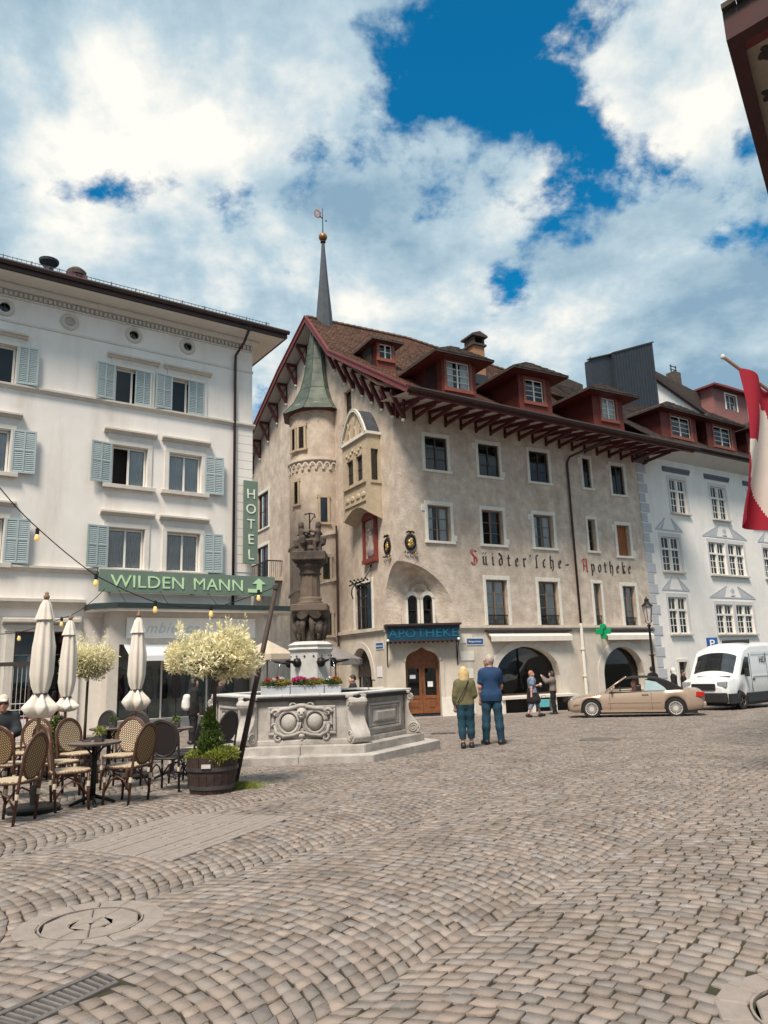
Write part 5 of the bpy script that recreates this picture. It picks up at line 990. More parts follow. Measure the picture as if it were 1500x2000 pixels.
# ================================================================ white house on the right
FB = Fac(FA.W(14.4, 0), 57); WB = FB.root('white_house'); tag(WB, 'white rendered house with grey painted quoins, pediments and small-paned windows', 'building')
def white_house():
    L = 17.; single = [(2.56, 3.94, 9.15, 11.0), (6.19, 7.59, 9.1, 10.97), (9.9, 11.3, 9.1, 10.95), (1.35, 2.88, 5.98, 7.78), (1.40, 2.89, 2.8, 4.65), (5.38, 6.88, 5.97, 7.75), (7.16, 8.66, 5.97, 7.75), (5.36, 6.9, 2.79, 4.35), (7.2, 8.77, 2.79, 4.35), (10.6, 12.1, 5.97, 7.75), (10.6, 12.1, 2.79, 4.35)]
    door = (1.7, 2.36, -1.2, 1.4); z1 = 12.15
    m = MB(); wallmesh(m, 0, L, -1.2, z1, single+[door], Pf, depth=.24); m.build('facade_wall', MT['white'], WB)
    MB().box(1.7, .2, -1.2, 2.36, .25, 1.4).build('door', MT['win_dark'], WB); MB().box(1.55, -.03, -1.2, 1.7, .01, 1.5).box(2.36, -.03, -1.2, 2.5, .01, 1.5).box(1.55, -.035, 1.4, 2.5, .01, 1.55).build('door_surround', MT['trim_l'], WB)
    for (a, b, c, d) in single:
        w_, h = b-a, d-c
        MB().box(a-.16, -.025, c, a, .01, d+.2).box(b, -.025, c, b+.16, .01, d+.2).box(a, -.025, d, b, .01, d+.2).build('window_surround', M_surr, WB)
        MB().box(a-.14, -.15, c-.1, b+.14, .02, c-.001).build('window_sill', MT['trim'], WB, bevel=.01)
        o = MB(); t = .06; o.box(0, 0, 0, t, .1, h).box(w_-t, 0, 0, w_, .1, h).box(t, 0, 0, w_-t, .1, t).box(t, 0, h-t, w_-t, .1, h).box(w_/2-.07, -.04, t, w_/2+.07, .1, h-t).box(t, -.045, h*.62, w_-t, .1, h*.62+.1)
        fr = o.build('window', MT['win_white'], WB, loc=(a, .06, c))
        g = MB()
        for i in (0, 1):
            x0, x1 = (t, w_/2-.07) if i == 0 else (w_/2+.07, w_-t)
            for (za, zb, n) in ((t, h*.62, 3), (h*.62+.1, h-t, 1)):
                xm = (x0+x1)/2; g.box(x0, .02, za, x0+.05, .06, zb).box(x1-.05, .02, za, x1, .06, zb).box(xm-.02, .03, za, xm+.02, .06, zb)
                for k in range(1, n): zz = za+(zb-za)*k/n; g.box(x0+.05, .032, zz-.018, x1-.05, .058, zz+.018)
                for k in range(n):
                    for (p, q) in ((x0+.05, xm-.02), (xm+.02, x1-.05)): MB().box(p, .045, za+(zb-za)*k/n, q, .05, za+(zb-za)*(k+1)/n).build('pane', MT['glass'], fr, fix=False)
        g.build('sash_bars', MT['win_white'], fr); MB().box(-.2, .3, -.2, w_+.2, .8, h+.2).build('room', MT['room'], fr)
        for xx in (0, 1):
            if random.random() < .75: curtain_mesh(w_*.2, h-.15, 3, .02).build('curtain', MT['curtain'], fr, loc=(w_*(.28 if xx == 0 else .74), .16, .08), smooth=True)
    # painted architecture
    for (a, b) in ((2.56, 3.94), (6.19, 7.59), (9.9, 11.3)): MB().prism([(.005, 11.35), (-.03, 11.35), (-.05, 11.45), (-.1, 11.5), (-.1, 11.62), (.005, 11.62)], a-.45, b+.45, axis='x').build('window_hood', MT['dark_paint'], WB)
    for (a, b, z) in ((1.2, 3.05, 8.1), (5.15, 8.9, 8.05), (1.22, 3.06, 4.98), (5.15, 9.0, 4.7), (10.4, 12.3, 8.05)):
        cx = (a+b)/2; hw = (b-a)/2+.2; hh = .62; g = MB()
        g.box(cx-hw, -.02, z, cx+hw, .005, z+.07)
        for sg in (-1, 1):
            gap = .25 if hw < 1.5 else .5
            g.prism([(cx+sg*hw, z+.07), (cx+sg*(hw-.2), z+.07), (cx+sg*gap, z+hh), (cx+sg*gap, z+hh+.1)][::sg], -.018, .005)
            g.prism([(cx+sg*(hw-.35), z+.09), (cx+sg*(gap+.28), z+.09), (cx+sg*(gap+.05), z+hh-.08)][::sg], -.012, .005)
        g.build('painted_pediment', MT['grey_paint'], WB)
        if hw > 1.5: MB().lathe([(0, 0), (.22, .02), (.24, .06), (.1, .1), (.18, .25), (.2, .38), (.1, .5), (0, .52)], c=(cx, -.0, z+.1), n=12, sy=.12).build('painted_urn', MT['grey_paint'], WB, smooth=True)
    for k in range(24):
        z0 = -.9+k*.52; w_ = .72 if k % 2 else .5; MB().prism([(.0, z0), (w_, z0), (w_-.03, z0+.06), (w_-.03, z0+.4), (w_, z0+.44), (0, z0+.44)], -.03-.004*(k % 2), .005).build('quoin', MT['grey_paint'], WB)
    MB().prism([(.005, 11.55), (-.1, 11.6), (-.14, 11.75), (-.24, 11.8), (-.24, 12.0), (.005, 12.0)], 0, .85, axis='x').build('quoin_capital', MT['dark_paint'], WB)
    # coved eave and roof
    cv = MB(); n = 8; pr = [(-.95*(k/n), 12.0+.38*math.sin(math.pi/2*k/n)) for k in range(n+1)]; cv.grid([[(x, y, z) for y, z in pr] for x in (.2, L)]); cv.build('coved_eave', M('cove_render', (.62, .60, .58), .9, .06, 2), WB, smooth=True)
    MB().box(.2, -1.08, 12.38, L, -.92, 12.56).build('eave_board', MT['gutter'], WB); MB().tube([(.2, -1.16, 12.56), (L, -1.16, 12.56)], .08, 7).build('gutter', MT['gutter'], WB)
    A, B, C, D = (.1, -1.1, 12.6), (L, -1.1, 12.6), (L, 6, 18.2), (.1, 6, 18.2); MB().add([A, B, C, D], [(0, 1, 2, 3)]).build('roof', MT['tile_d'], WB); tiles_on('roof_tiles', WB, A, B, C, D, MT['tile_d'], .22, .22)
    MB().box(.1, -1.05, 12.58, L, -.97, 12.72).build('snow_board', MT['tile'], WB)
    for s0, s1, a, b in ((1.7, 4.75, 2.55, 4.2), (5.7, 8.45, 6.35, 7.95), (9.6, 12.2, 10.1, 11.7)):
        dormer(WB, s0, s1, -.55, 12.7, 14.6, 3.0, a, b, 13.25, 14.4, cols=2, rows=4, ov=.5, h=.85)
M_surr = M('pale_grey_surround', (.62, .60, .60), .85, .05, 4)
white_house()
# taller house behind
FR = Fac(FB.W(0, 6.), 57)
def rear_house():
    r = FR.root('rear_house'); tag(r, 'tall rear house with dark sheet-metal end, white gable wall and pink dormer', 'house')
    q = lambda x, y: FR.sz(x, y)
    (s0, z0), (s1, z1), (s2, z2), (s3, z3) = q(1153, 703), q(1192, 693), q(1268, 672), q(1270, 735)
    m = MB(); m.prism([(s0, 9), (s1, 9), (s1, z1), (s0, z0)], 0, .5).prism([(s1+.01, 9), (s2, 9), (s2, z2), (s1+.01, z1)], -.25, .9)
    for k in range(14): x = s1+(s2-s1)*k/14; m.box(x, -.28, 12, x+.03, -.24, z1+(z2-z1)*k/14-.05)
    m.build('sheet_metal_wall', MT['zinc'], r)
    MB().beam((s1, -.15, z1+.05), (s2+.1, -.15, z2+.07), .3, .09).beam((s0-.1, .05, z0+.04), (s1, .05, z1+.04), .3, .08).build('metal_coping', MT['gutter'], r)
    sp = MB().lathe([(.1, 0), (.1, .3), (.02, .55)], c=(s0+.6, .5, z0+.0), n=8).build('finial', MT['gutter'], r)
    (a, za), (b, zb) = q(1270, 735), q(1432, 842)
    MB().prism([(a, 9), (b, 9), (b, zb), (a, za)], 0.02, .4).build('gable_wall', MT['white'], r)
    MB().beam((a-.1, .1, za+.12), (b+1.5, .1, zb-.75), .7, .22).beam((a-.1, -.2, za+.02), (b+1.5, -.2, zb-.85), .12, .2).build('verge', MT['gutter'], r)
    (c, zc), (d, zd) = q(1272, 706), q(1432, 790); MB().prism([(a, za), (b+1.5, zb-.8), (b+1.5, zb+.9), (d, zd), (a, zc)], .6, .9).build('roof_slope', MT['tile_d'], r)
    for x in (1282, 1306, 1330):
        pass
    cs, cz = q(1340, 755); c_ = MB().box(cs, .8, cz-1, cs+.75, 1.5, cz+1.5).build('chimney', MT['stone_d'], r)
    t = MB()
    for x in (.1, .65): t.tube([(cs+x, 1.1, cz+1.5), (cs+x, 1.1, cz+2.1)], .04, 6)
    t.beam((cs, 1.1, cz+2.0), (cs+.75, 1.1, cz+2.0), .05).beam((cs, 1.1, cz+1.75), (cs+.75, 1.1, cz+1.75), .05); t.build('chimney_cage', MT['iron'], c_)
    (e, ze), (f, zf) = q(1386, 800), q(1432, 800); wz0, wz1 = q(1408, 800)[1], q(1408, 773)[1]; ws0, ws1 = q(1408, 790)[0], q(1428, 790)[0]
    m = MB(); wallmesh(m, e, f+1.2, ze-1.5, q(1400, 762)[1], [(ws0, ws1, wz0, wz1)], lambda x, z, d_: (x, -.4+d_, z), depth=.15); m.quad((e, -.4, ze-1.5), (e, 1, ze-1.5), (e, 1, q(1400, 762)[1]), (e, -.4, q(1400, 762)[1])); m.build('dormer', M('pink_render', (.26, .115, .105), .85, .1, 4), r)
    window(r, (ws0, -.3, wz0), 0, ws1-ws0, wz1-wz0, frame='win_white', rows=2); z_ = q(1400, 762)[1]; MB().box(ws0-.12, -.44, wz0-.1, ws0, -.38, wz1+.1).box(ws1, -.44, wz0-.1, ws1+.12, -.38, wz1+.1).box(ws0, -.44, wz1, ws1, -.38, wz1+.1).build('window_surround', MT['white'], r)
    hip_roof(MB(), e-.4, f+2.2, -.9, 2, z_, .6, .8, .14).build('dormer_roof', MT['redp'], r)
    m = MB(); (h0, hz0), (h1, hz1) = q(1050, 705), q(1150, 746); m.prism([(h0-3, 11), (h1, 11), (h1, hz1), (h0, hz0), (h0-3, hz0-1.8)], .5, 1.2); m.build('lower_roof', MT['tile_d'], r)
rear_house()
# ================================================================ eave and flag of the house at the right edge
def right_house():
    z = 10.; C0, C1, C2 = atz(1418, 75, z), atz(1500, 380, z), atz(1500, 25, z)
    d1 = (C1-C0)/np.linalg.norm(C1-C0); d2 = (C2-C0)/np.linalg.norm(C2-C0); P = lambda a, b, zz: tuple((C0+d1*a+d2*b)[:2])+(zz,)
    base = empty('timbered_house', (0, 0, 0), 0, 'overhanging dark red eave with painted soffit at the top right corner', 'house')
    def slab(nm, a0, a1, b0, b1, z0, z1, mat):
        m = MB(); q = [P(a0, b0, 0), P(a1, b0, 0), P(a1, b1, 0), P(a0, b1, 0)]; m.add([(p[0], p[1], zz) for zz in (z0, z1) for p in q], [(3, 2, 1, 0), (4, 5, 6, 7), (0, 1, 5, 4), (1, 2, 6, 5), (2, 3, 7, 6), (3, 0, 4, 7)]); return m.build(nm, mat, base)
    dk = M('eave_dark_red', (.05, .006, .006), .7, .2, 4); LA, LB = 14., 9.
    slab('eave_board', 0, LA, 0, .2, z-.04, z+.3, dk); slab('eave_board', 0, .22, .2, LB, z-.045, z+.3, dk); slab('roof_slab', .0, LA, .0, LB, z+.3, z+.42, MT['tile_d'])
    pm = M('painted_soffit', (.34, .27, .21), .85, .12, 5); slab('soffit_panel', .22, LA, .2, 2.2, z+.06, z+.1, pm); slab('soffit_beam', .22, .42, .2, 2.2, z-.02, z+.06, M('eave_bright_red', (.13, .012, .012), .7, .2, 4))
    slab('wall', 1.9, LA, 2.2, LB, -.3, z+.1, MT['white'])
    om = M('soffit_ornament', (.035, .02, .02), .8, .2, 4)
    for k in range(16):
        a, b = .8+.45*k, .5+.12*math.sin(k*1.9)+.14*(k % 2); c = P(a, b, z+.05); m = MB()
        for j in range(5):
            an = j*1.256+k; m.lathe([(0, -.008), (.07, -.006), (.09, 0)], c=(c[0]+.1*math.cos(an), c[1]+.1*math.sin(an), c[2]), n=9, sx=1.1 if j % 2 else .7, sy=.7 if j % 2 else 1.1)
        m.build('painted_rosette', om, base)
    t = MB(); 
    for k in range(44):
        b = k*.2; p, q = P(-.08, b, 0), P(-.08, b+.19, 0); p2, q2 = P(.4, b, 0), P(.4, b+.19, 0); t.add([(*p[:2], z+.42), (*q[:2], z+.42), (*q2[:2], z+.56), (*p2[:2], z+.56), (*p[:2], z+.5), (*q[:2], z+.5)], [(0, 1, 5, 4), (4, 5, 2, 3), (0, 1, 2, 3)])
    t.build('verge_tiles', MT['tile_d'], base)
    # flag on a slanting pole
    T0 = atY(1412, 697, 8.9); T1 = atY(1500, 761, 9.25); dr = (T1-T0)/np.linalg.norm(T1-T0); T2 = T0+dr*3.3
    fl = empty('flag', tuple(T0), 0, 'red flag with white cross hanging from a slanted pole at right', 'flag')
    MB().tube([(0, 0, 0), tuple(dr*3.3)], [.022, .03], 8).build('pole', M('flagpole_wood', (.42, .28, .22), .5, .15, 6), fl); MB().lathe([(0, -.035), (.026, -.025), (.03, .0), (.018, .03), (0, .04)], n=10).build('finial', MT['trim'], fl, smooth=True)
    nu, nv = 150, 170; W_, H_ = 1.75, 1.9; u0 = .28; side = np.cross(dr, [0, 0, 1]); side /= np.linalg.norm(side); pts = []
    for j in range(nv+1):
        v = j/nv; row = []
        for i in range(nu+1):
            u = i/nu; hz = np.array([dr[0], dr[1], 0]); hz /= np.linalg.norm(hz)
            g = 1-.30*v; p = dr*(u0+u*W_)*1.0; drop = v*H_*(1-.10*u)+.22*u*v
            p = p+np.array([0, 0, -drop])-hz*(u*W_*.22*v+.30*v)+hz*(.03*math.sin(5*v)); p = p+side*((.09+.05*v)*math.sin(u*15+1.3*v)+.04*math.sin(u*31+3*v)*v+.05*math.sin(v*4+u*3)); row.append(tuple(p))
        pts.append(row)
    mb = MB().grid(pts); me = mb.mesh('cloth', None, True)
    def cloth(nm, c):
        m = M(nm, c, .85, .06, 5); nt = m.node_tree; b = nt.nodes['Principled BSDF']; out = [q for q in nt.nodes if q.type == 'OUTPUT_MATERIAL'][0]; tr = nt.nodes.new('ShaderNodeBsdfTranslucent'); mx = nt.nodes.new('ShaderNodeMixShader'); mx.inputs[0].default_value = .45; tr.inputs[0].default_value = (*c, 1); nt.links.new(b.outputs[0], mx.inputs[1]); nt.links.new(tr.outputs[0], mx.inputs[2]); nt.links.new(mx.outputs[0], out.inputs[0]); return m
    me.materials.append(cloth('flag_red', (.40, .018, .04))); me.materials.append(cloth('flag_white', (.74, .66, .60)))
    idx = []
    for j in range(nv):
        for i in range(nu):
            u, v = (i+.5)/nu, (j+.5)/nv; a, b = (u-.34)*W_/1.7, (v-.53); ca, sa = math.cos(.35), math.sin(.35); x, y = a*ca-b*sa, a*sa+b*ca; idx.append(1 if (abs(x) < .36 and abs(y) < .115) or (abs(y) < .36 and abs(x) < .115) else 0)
    me.polygons.foreach_set('material_index', idx); link('cloth', me, fl)
right_house()
# ================================================================ implicit-surface bodies
def surfnet(f, org, h):
    """naive surface nets on a grid of signed distances"""
    s = f < 0; nx, ny, nz = f.shape
    cnt = np.zeros((nx-1, ny-1, nz-1)); acc = np.zeros((nx-1, ny-1, nz-1, 3)); idx = np.indices((nx-1, ny-1, nz-1)).transpose(1, 2, 3, 0).astype(float)
    cor = [(i, j, k) for i in (0, 1) for j in (0, 1) for k in (0, 1)]
    sl = lambda a, c: a[c[0]:nx-1+c[0], c[1]:ny-1+c[1], c[2]:nz-1+c[2]]
    for a in cor:
        for ax in range(3):
            if a[ax]: continue
            b = list(a); b[ax] = 1; fa, fb = sl(f, a), sl(f, b); cr = (fa < 0) != (fb < 0); t = np.where(cr, fa/np.where(fa == fb, 1, fa-fb), 0); cnt += cr
            for q in range(3): acc[..., q] += np.where(cr, a[q]+(t if q == ax else 0), 0)
    act = cnt > 0; vid = -np.ones(act.shape, int); vid[act] = np.arange(act.sum()); V = (idx[act]+acc[act]/cnt[act][:, None])*h+org; Q = []
    for ax in range(3):
        o = [q for q in range(3) if q != ax]; A = [slice(1, n-1) for n in f.shape]; A[ax] = slice(0, f.shape[ax]-1); B = list(A); B[ax] = slice(1, f.shape[ax]); sa, sb = s[tuple(A)], s[tuple(B)]
        for val in (True, False):
            m = (sa == val) & (sb != val); p = np.argwhere(m)
            if not len(p): continue
            c = p.copy(); c[:, o[0]] += 1; c[:, o[1]] += 1
            def cid(d0, d1): q = c.copy(); q[:, o[0]] += d0; q[:, o[1]] += d1; return vid[q[:, 0], q[:, 1], q[:, 2]]
            quad = np.stack([cid(-1, -1), cid(0, -1), cid(0, 0), cid(-1, 0)], 1)
            if val == (ax == 1): quad = quad[:, ::-1]
            Q.append(quad)
    Q = np.concatenate(Q) if Q else np.zeros((0, 4), int); return V, Q[(Q >= 0).all(1)]
def sdf_bones(bones, h, k=.02, cuts=(), pad=.05, inflate=0.):
    """bones: (p, q, r1, r2[, (sx, sy, sz)]) smooth-united; cuts: functions of X,Y,Z giving a distance to intersect with"""
    P = np.array([b[i] for b in bones for i in (0, 1)], float); rm = max(max(b[2], b[3]) for b in bones)+inflate
    lo = P.min(0)-rm*1.5-pad; hi = P.max(0)+rm*1.5+pad; n = np.ceil((hi-lo)/h).astype(int)+1
    X = [lo[i]+h*np.arange(n[i]) for i in range(3)]; acc = np.full(tuple(n), 1e-30)
    for b in bones:
        p, q, r1, r2 = np.array(b[0], float), np.array(b[1], float), b[2]+inflate, b[3]+inflate; sc = np.array(b[4] if len(b) > 4 else (1, 1, 1), float)
        mg = max(r1, r2)*1.6/min(1, sc.min())+k*6; i0 = [max(0, int((min(p[i], q[i])-mg-lo[i])/h)) for i in range(3)]; i1 = [min(n[i], int((max(p[i], q[i])+mg-lo[i])/h)+2) for i in range(3)]
        G = np.stack(np.meshgrid(*[X[i][i0[i]:i1[i]] for i in range(3)], indexing='ij'), -1); d = (q-p)*sc; w = (G-p)*sc; dd = max(d@d, 1e-9); t = np.clip((w@d)/dd, 0, 1); D = np.linalg.norm(w-t[..., None]*d, axis=-1)-(r1+(r2-r1)*t)
        acc[i0[0]:i1[0], i0[1]:i1[1], i0[2]:i1[2]] += np.exp(-np.clip(D/k, -60, 60))
    f = -k*np.log(acc)
    if cuts:
        G = np.meshgrid(*X, indexing='ij')
        for c in cuts: f = np.maximum(f, c(*G))
    f[0] = f[-1] = .1; f[:, 0] = f[:, -1] = .1; f[:, :, 0] = f[:, :, -1] = .1
    return surfnet(f, lo, h)
def sdf_mesh_(mb, bones, h, **kw):
    V, Q = sdf_bones(bones, h, **kw); mb.add([tuple(v) for v in V], [tuple(q) for q in Q]); return mb
def sdf_obj(name, bones, h, mat, parent, **kw):
    V, Q = sdf_bones(bones, h, **kw); o = link(name, npmesh(name, V, Q, mat, True), parent); import bmesh
    bm = bmesh.new(); bm.from_mesh(o.data); bmesh.ops.recalc_face_normals(bm, faces=bm.faces); bm.to_mesh(o.data); bm.free(); return o
# ================================================================ fountain
def fountain():
    fz = gz(*FC)-.03; F = empty('stone_fountain', (FC[0], FC[1], 0), 0, 'hexagonal carved stone fountain with figure column in the square', 'fountain')
    hexv = lambda R, k: (R*math.cos(math.pi/3*k), R*math.sin(math.pi/3*k))
    zf = lambda y: float(atY(590, y, FC[1])[2])
    def ring(nm, Ro, Ri, z0, z1, mat, bev=.015, joints=2):
        for k in range(6):
            for j in range(joints):
                f0, f1 = j/joints, (j+1)/joints; L = lambda R, f: tuple(np.array(hexv(R, k))*(1-f)+np.array(hexv(R, k+1))*f)
                q = [L(Ro, f0+.001), L(Ro, f1-.001), L(Ri, f1-.001), L(Ri, f0+.001)]; m = MB(); m.add([(*p, z) for z in (z0, z1) for p in q], [(3, 2, 1, 0), (4, 5, 6, 7), (0, 1, 5, 4), (1, 2, 6, 5), (2, 3, 7, 6), (3, 0, 4, 7)]); m.build(nm, mat, F, bevel=bev)
    ring('lower_step', 2.62, 2.15, fz-.1, .09, MT['stone']); ring('upper_step', 2.30, 1.7, .0, .24, MT['stone'])
    R0 = 1.98; zb, zr = .24, 1.02
    ring('basin_wall', R0, R0-.28, zb, zr, MT['stone'], .01, 1)
    ring('plinth_course', R0+.05, R0-.1, zb-.01, zb+.09, MT['stone'], .02, 1)
    ring('rim_coping', R0+.09, R0-.32, zr+.07, zr+.115, MT['stone_l'], .012, 3); ring('rim_band', R0+.10, R0-.3, zr-.005, zr+.068, MT['iron'], .01, 1)
    w = MB(); w.add([(*hexv(R0-.3, k), zr-.08) for k in range(6)], [tuple(range(6))]); w.build('water', MT['water'], F)
    w = MB(); w.add([(*hexv(R0-.25, k), zb) for k in range(6)], [tuple(range(6))]); w.build('basin_floor', MT['stone_d'], F)
    ap = R0*math.cos(math.pi/6)
    for k in range(6):
        a = math.pi/3*k+math.pi/6; Mx = Matrix.Rotation(a+math.pi/2, 4, 'Z'); Tm = Mx @ Matrix.Translation((0, -ap, 0))      # local x along face, -y outward
        fr = MB(); hw = .62
        for (t, pr) in ((0, .05), (.06, .025)):
            x0, x1, z0, z1 = -hw+t, hw-t, .42+t, .92-t; e = .05
            fr.box(x0, -pr, z0, x1, .01, z0+e).box(x0, -pr, z1-e, x1, .01, z1).box(x0, -pr, z0+e, x0+e, .01, z1-e).box(x1-e, -pr, z0+e, x1, .01, z1-e)
        fr.xf(Tm).build('panel_frame', MT['stone'], F, bevel=.012)
        if k != 4:
            m = MB(); m.add([(-.42, -.005, .56), (.42, -.005, .56), (.42, -.005, .79), (-.42, -.005, .79), (-.34, -.07, .61), (.34, -.07, .61), (.34, -.07, .74), (-.34, -.07, .74)], [(0, 1, 5, 4), (1, 2, 6, 5), (2, 3, 7, 6), (3, 0, 4, 7), (4, 5, 6, 7)]); m.xf(Tm).build('raised_panel', MT['stone'], F)
        # scroll buttress on the vertex
        av = math.pi/3*k; Sv = Matrix.Rotation(av+math.pi/2, 4, 'Z') @ Matrix.Translation((0, -R0*.965, zb))
        pr = [(0, .80), (-.10, .82), (-.17, .79), (-.20, .73), (-.18, .665), (-.12, .64), (-.085, .58), (-.09, .48), (-.13, .38), (-.21, .28), (-.29, .19), (-.31, .11), (-.28, .04), (-.2, .0), (0, .0)]
        s = MB(); s.prism(pr, -.17, .17, axis='x'); s.box(-.2, -.12, .80, .2, .1, .86); so_ = s.xf(Sv).build('scroll_buttress', MT['stone'], F, bevel=.012); autosmooth(so_, 35)
        v = MB()
        for sx in (-.175, .175):
            for (cy, cz, rr) in ((-.16, .13, .105), (-.115, .725, .06)):
                for t in range(26):
                    f0, f1 = t/26, (t+1)/26; P = lambda f: (sx, cy-rr*(1-f*.85)*math.cos(f*14), cz+rr*(1-f*.85)*math.sin(f*14)); v.tube([P(f0), P(f1)], .012*(1-.5*f0)+.004, 5, cap=False)
        v.xf(Sv).build('volute', MT['stone'], F, smooth=True)
    # cartouche on the front face
    c = MB(); el = lambda cx, cz, rx, rz, d=.06, n=18: c.lathe([(0, -1), (.5, -.86), (.8, -.6), (.96, -.25), (1, 0)], n=n).v
    C = MB()
    def disc(cx, cz, rx, rz, d):
        m = MB().lathe([(1, 0), (.95, .35), (.75, .75), (.4, .95), (0, 1)], n=20); C.add([(cx+x*rx, -d*z, cz+y*rz) for x, y, z in m.v], m.f)
    def loop(cx, cz, rx, rz, r, n=22): C.tube([(cx+rx*math.cos(2*math.pi*i/n), -.045, cz+rz*math.sin(2*math.pi*i/n)) for i in range(n+1)], r, 6)
    for sg in (-1, 1):
        disc(sg*.215, .64, .13, .16, .10); loop(sg*.215, .64, .165, .195, .028); loop(sg*.215, .64, .20, .23, .014)
        def vol(cx, cz, r0, turns, dirn, th=.03):
            P = [(cx+dirn*r0*(1-t/26)*math.cos(turns*t/26), -.05, cz+r0*(1-t/26)*math.sin(turns*t/26)) for t in range(26)]; C.tube(P, [th*(1-.6*t/26) for t in range(26)], 6)
        vol(sg*.42, .80, .075, 9, sg); vol(sg*.38, .37, .085, 9, -sg); vol(sg*.44, .58, .05, 8, sg, .02); vol(sg*.13, .93, .06, 7, sg, .022)
        C.tube([(sg*.06, -.05, .92), (sg*.2, -.06, .885), (sg*.34, -.055, .87), (sg*.43, -.05, .76)], [.035, .04, .035, .02], 7); C.tube([(sg*.44, -.05, .6), (sg*.42, -.055, .47), (sg*.3, -.055, .4), (sg*.14, -.05, .42), (0, -.05, .47)], [.02, .035, .03, .03, .02], 7)
    disc(0, .80, .095, .115, .13); disc(-.035, .83, .025, .02, .155); disc(.035, .83, .025, .02, .155); disc(0, .79, .022, .04, .17); disc(0, .735, .045, .02, .15); disc(0, .93, .12, .05, .09); disc(0, .40, .06, .05, .08); disc(0, .335, .035, .03, .06)
    Tm = Matrix.Translation((0, -ap-.0, 0)); C.v = [(x, y*1.0, z) for x, y, z in C.v]; C.xf(Matrix.Diagonal((1.12, 1, 1.0, 1))); C.xf(Tm).build('carved_cartouche', MT['stone'], F, smooth=True)
    # pedestal and column
    z1 = zf(1254); P = MB(); P.lathe([(.50, zb), (.50, zr+.05), (.44, zr+.1), (.44, z1-.22), (.46, z1-.2), (.49, z1-.16), (.47, z1-.12), (.50, z1-.07), (.36, z1)], n=8, rot=math.pi/8); P.build('pedestal', MT['stone_l'], F)
    sp = MB()
    for k in range(14):
        a = 2*math.pi*k/14; sp.lathe([(0, -.02), (.025, 0), (0, .03)], c=(.42*math.cos(a), .42*math.sin(a), z1-.3), n=6)
    sp.build('pedestal_studs', MT['stone_d'], F)
    for a in (-math.pi*.32, -math.pi*.68, math.pi*.03, math.pi*.97, math.pi*.5):
        d = (math.cos(a), math.sin(a)); z0 = z1-.43; m = MB(); m.lathe([(0, -.1), (.07, -.07), (.1, 0), (.07, .08), (0, .1)], c=(.45*d[0], .45*d[1], z0), n=10); m.tube([(.45*d[0], .45*d[1], z0), (.62*d[0], .62*d[1], z0+.02), (.78*d[0], .78*d[1], z0+.045)], [.045, .03, .022], 7)
        s = m.build('spout', MT['iron'], F, smooth=True)
        j = MB(); j.tube([((.78+.07*t)*d[0], (.78+.07*t)*d[1], z0+.045+.06*t-.028*t*t) for t in range(7)], [.007+.0012*t for t in range(7)], 6); j.build('water_jet', MT['glass_c'], s, smooth=True)
    zA, zB, zC, zD, zE, zG = z1, zf(1200), zf(1184), zf(1124), zf(1098), zf(1082)
    m = MB(); m.lathe([(.24, zA-.02), (.22, zA+.1), (.20, zA+.3), (.25, zB)], n=12); m.build('lower_drum', MT['stone_d'], F, smooth=True)
    for k in range(4):                                   # grotesque masks with hanging drapery
        a = math.pi/4+math.pi/2*k-.12; d = (math.cos(a), math.sin(a)); h = zB-zA; m = MB()
        m.lathe([(0, -.2), (.09, -.14), (.12, 0), (.1, .12), (0, .18)], c=(.27*d[0], .27*d[1], zA+.52*h), n=10).lathe([(0, -.12), (.06, -.06), (.05, .06), (0, .1)], c=(.36*d[0], .36*d[1], zA+.46*h), n=8)
        for sg in (-1, 1):
            e = (-d[1]*sg, d[0]*sg); m.lathe([(0, -.06), (.05, -.02), (.05, .03), (0, .06)], c=(.3*d[0]+.1*e[0], .3*d[1]+.1*e[1], zA+.62*h), n=8); m.tube([(.24*d[0]+.14*e[0], .24*d[1]+.14*e[1], zB-.02), (.3*d[0]+.15*e[0], .3*d[1]+.15*e[1], zA+.5*h), (.25*d[0]+.12*e[0], .25*d[1]+.12*e[1], zA+.04)], [.07, .06, .03], 7)
        m.tube([(.3*d[0], .3*d[1], zA+.3*h), (.28*d[0], .28*d[1], zA+.06*h)], [.07, .02], 7); m.build('grotesque_mask', MT['stone_d'], F, smooth=True)
    m = MB()
    for k in range(8):
        a0 = math.pi/4*k; n = 8
        for i in range(n):
            f = lambda i: (a0+math.pi/4*i/n, zB-.02-.10*math.sin(math.pi*i/n)); (p, zp), (q, zq) = f(i), f(i+1); r = .40; m.add([(r*math.cos(p), r*math.sin(p), zp), (r*math.cos(q), r*math.sin(q), zq), (.42*math.cos(q), .42*math.sin(q), zB+.04), (.42*math.cos(p), .42*math.sin(p), zB+.04), (.2*math.cos(p), .2*math.sin(p), zp-.06), (.2*math.cos(q), .2*math.sin(q), zq-.06)], [(0, 1, 2, 3), (0, 1, 5, 4)])
    m.build('scalloped_cornice', MT['stone_d'], F)
    mtan = M('column_sandstone', (.15, .112, .086), .9, .2, 6, bump=.4, bscale=30)
    MB().box(-.38, -.38, zB+.04, .38, .38, zC+.02).build('column_plinth', mtan, F, bevel=.02)
    MB().lathe([(.28, zC+.02), (.28, zC+.06), (.23, zC+.1), (.25, zC+.14), (.21, zC+.18)], n=20).build('column_base', mtan, F, smooth=True)
    s = MB(); n = 48; prof = [(.215, zC+.17), (.215, zC+.2), (.205, zD-.04), (.2, zD)]; V = []
    for r, z in prof: V += [(r*(1-.06*abs(math.cos(i*math.pi/4))**.5)*math.cos(2*math.pi*i/n), r*(1-.06*abs(math.cos(i*math.pi/4))**.5)*math.sin(2*math.pi*i/n), z) for i in range(n)]
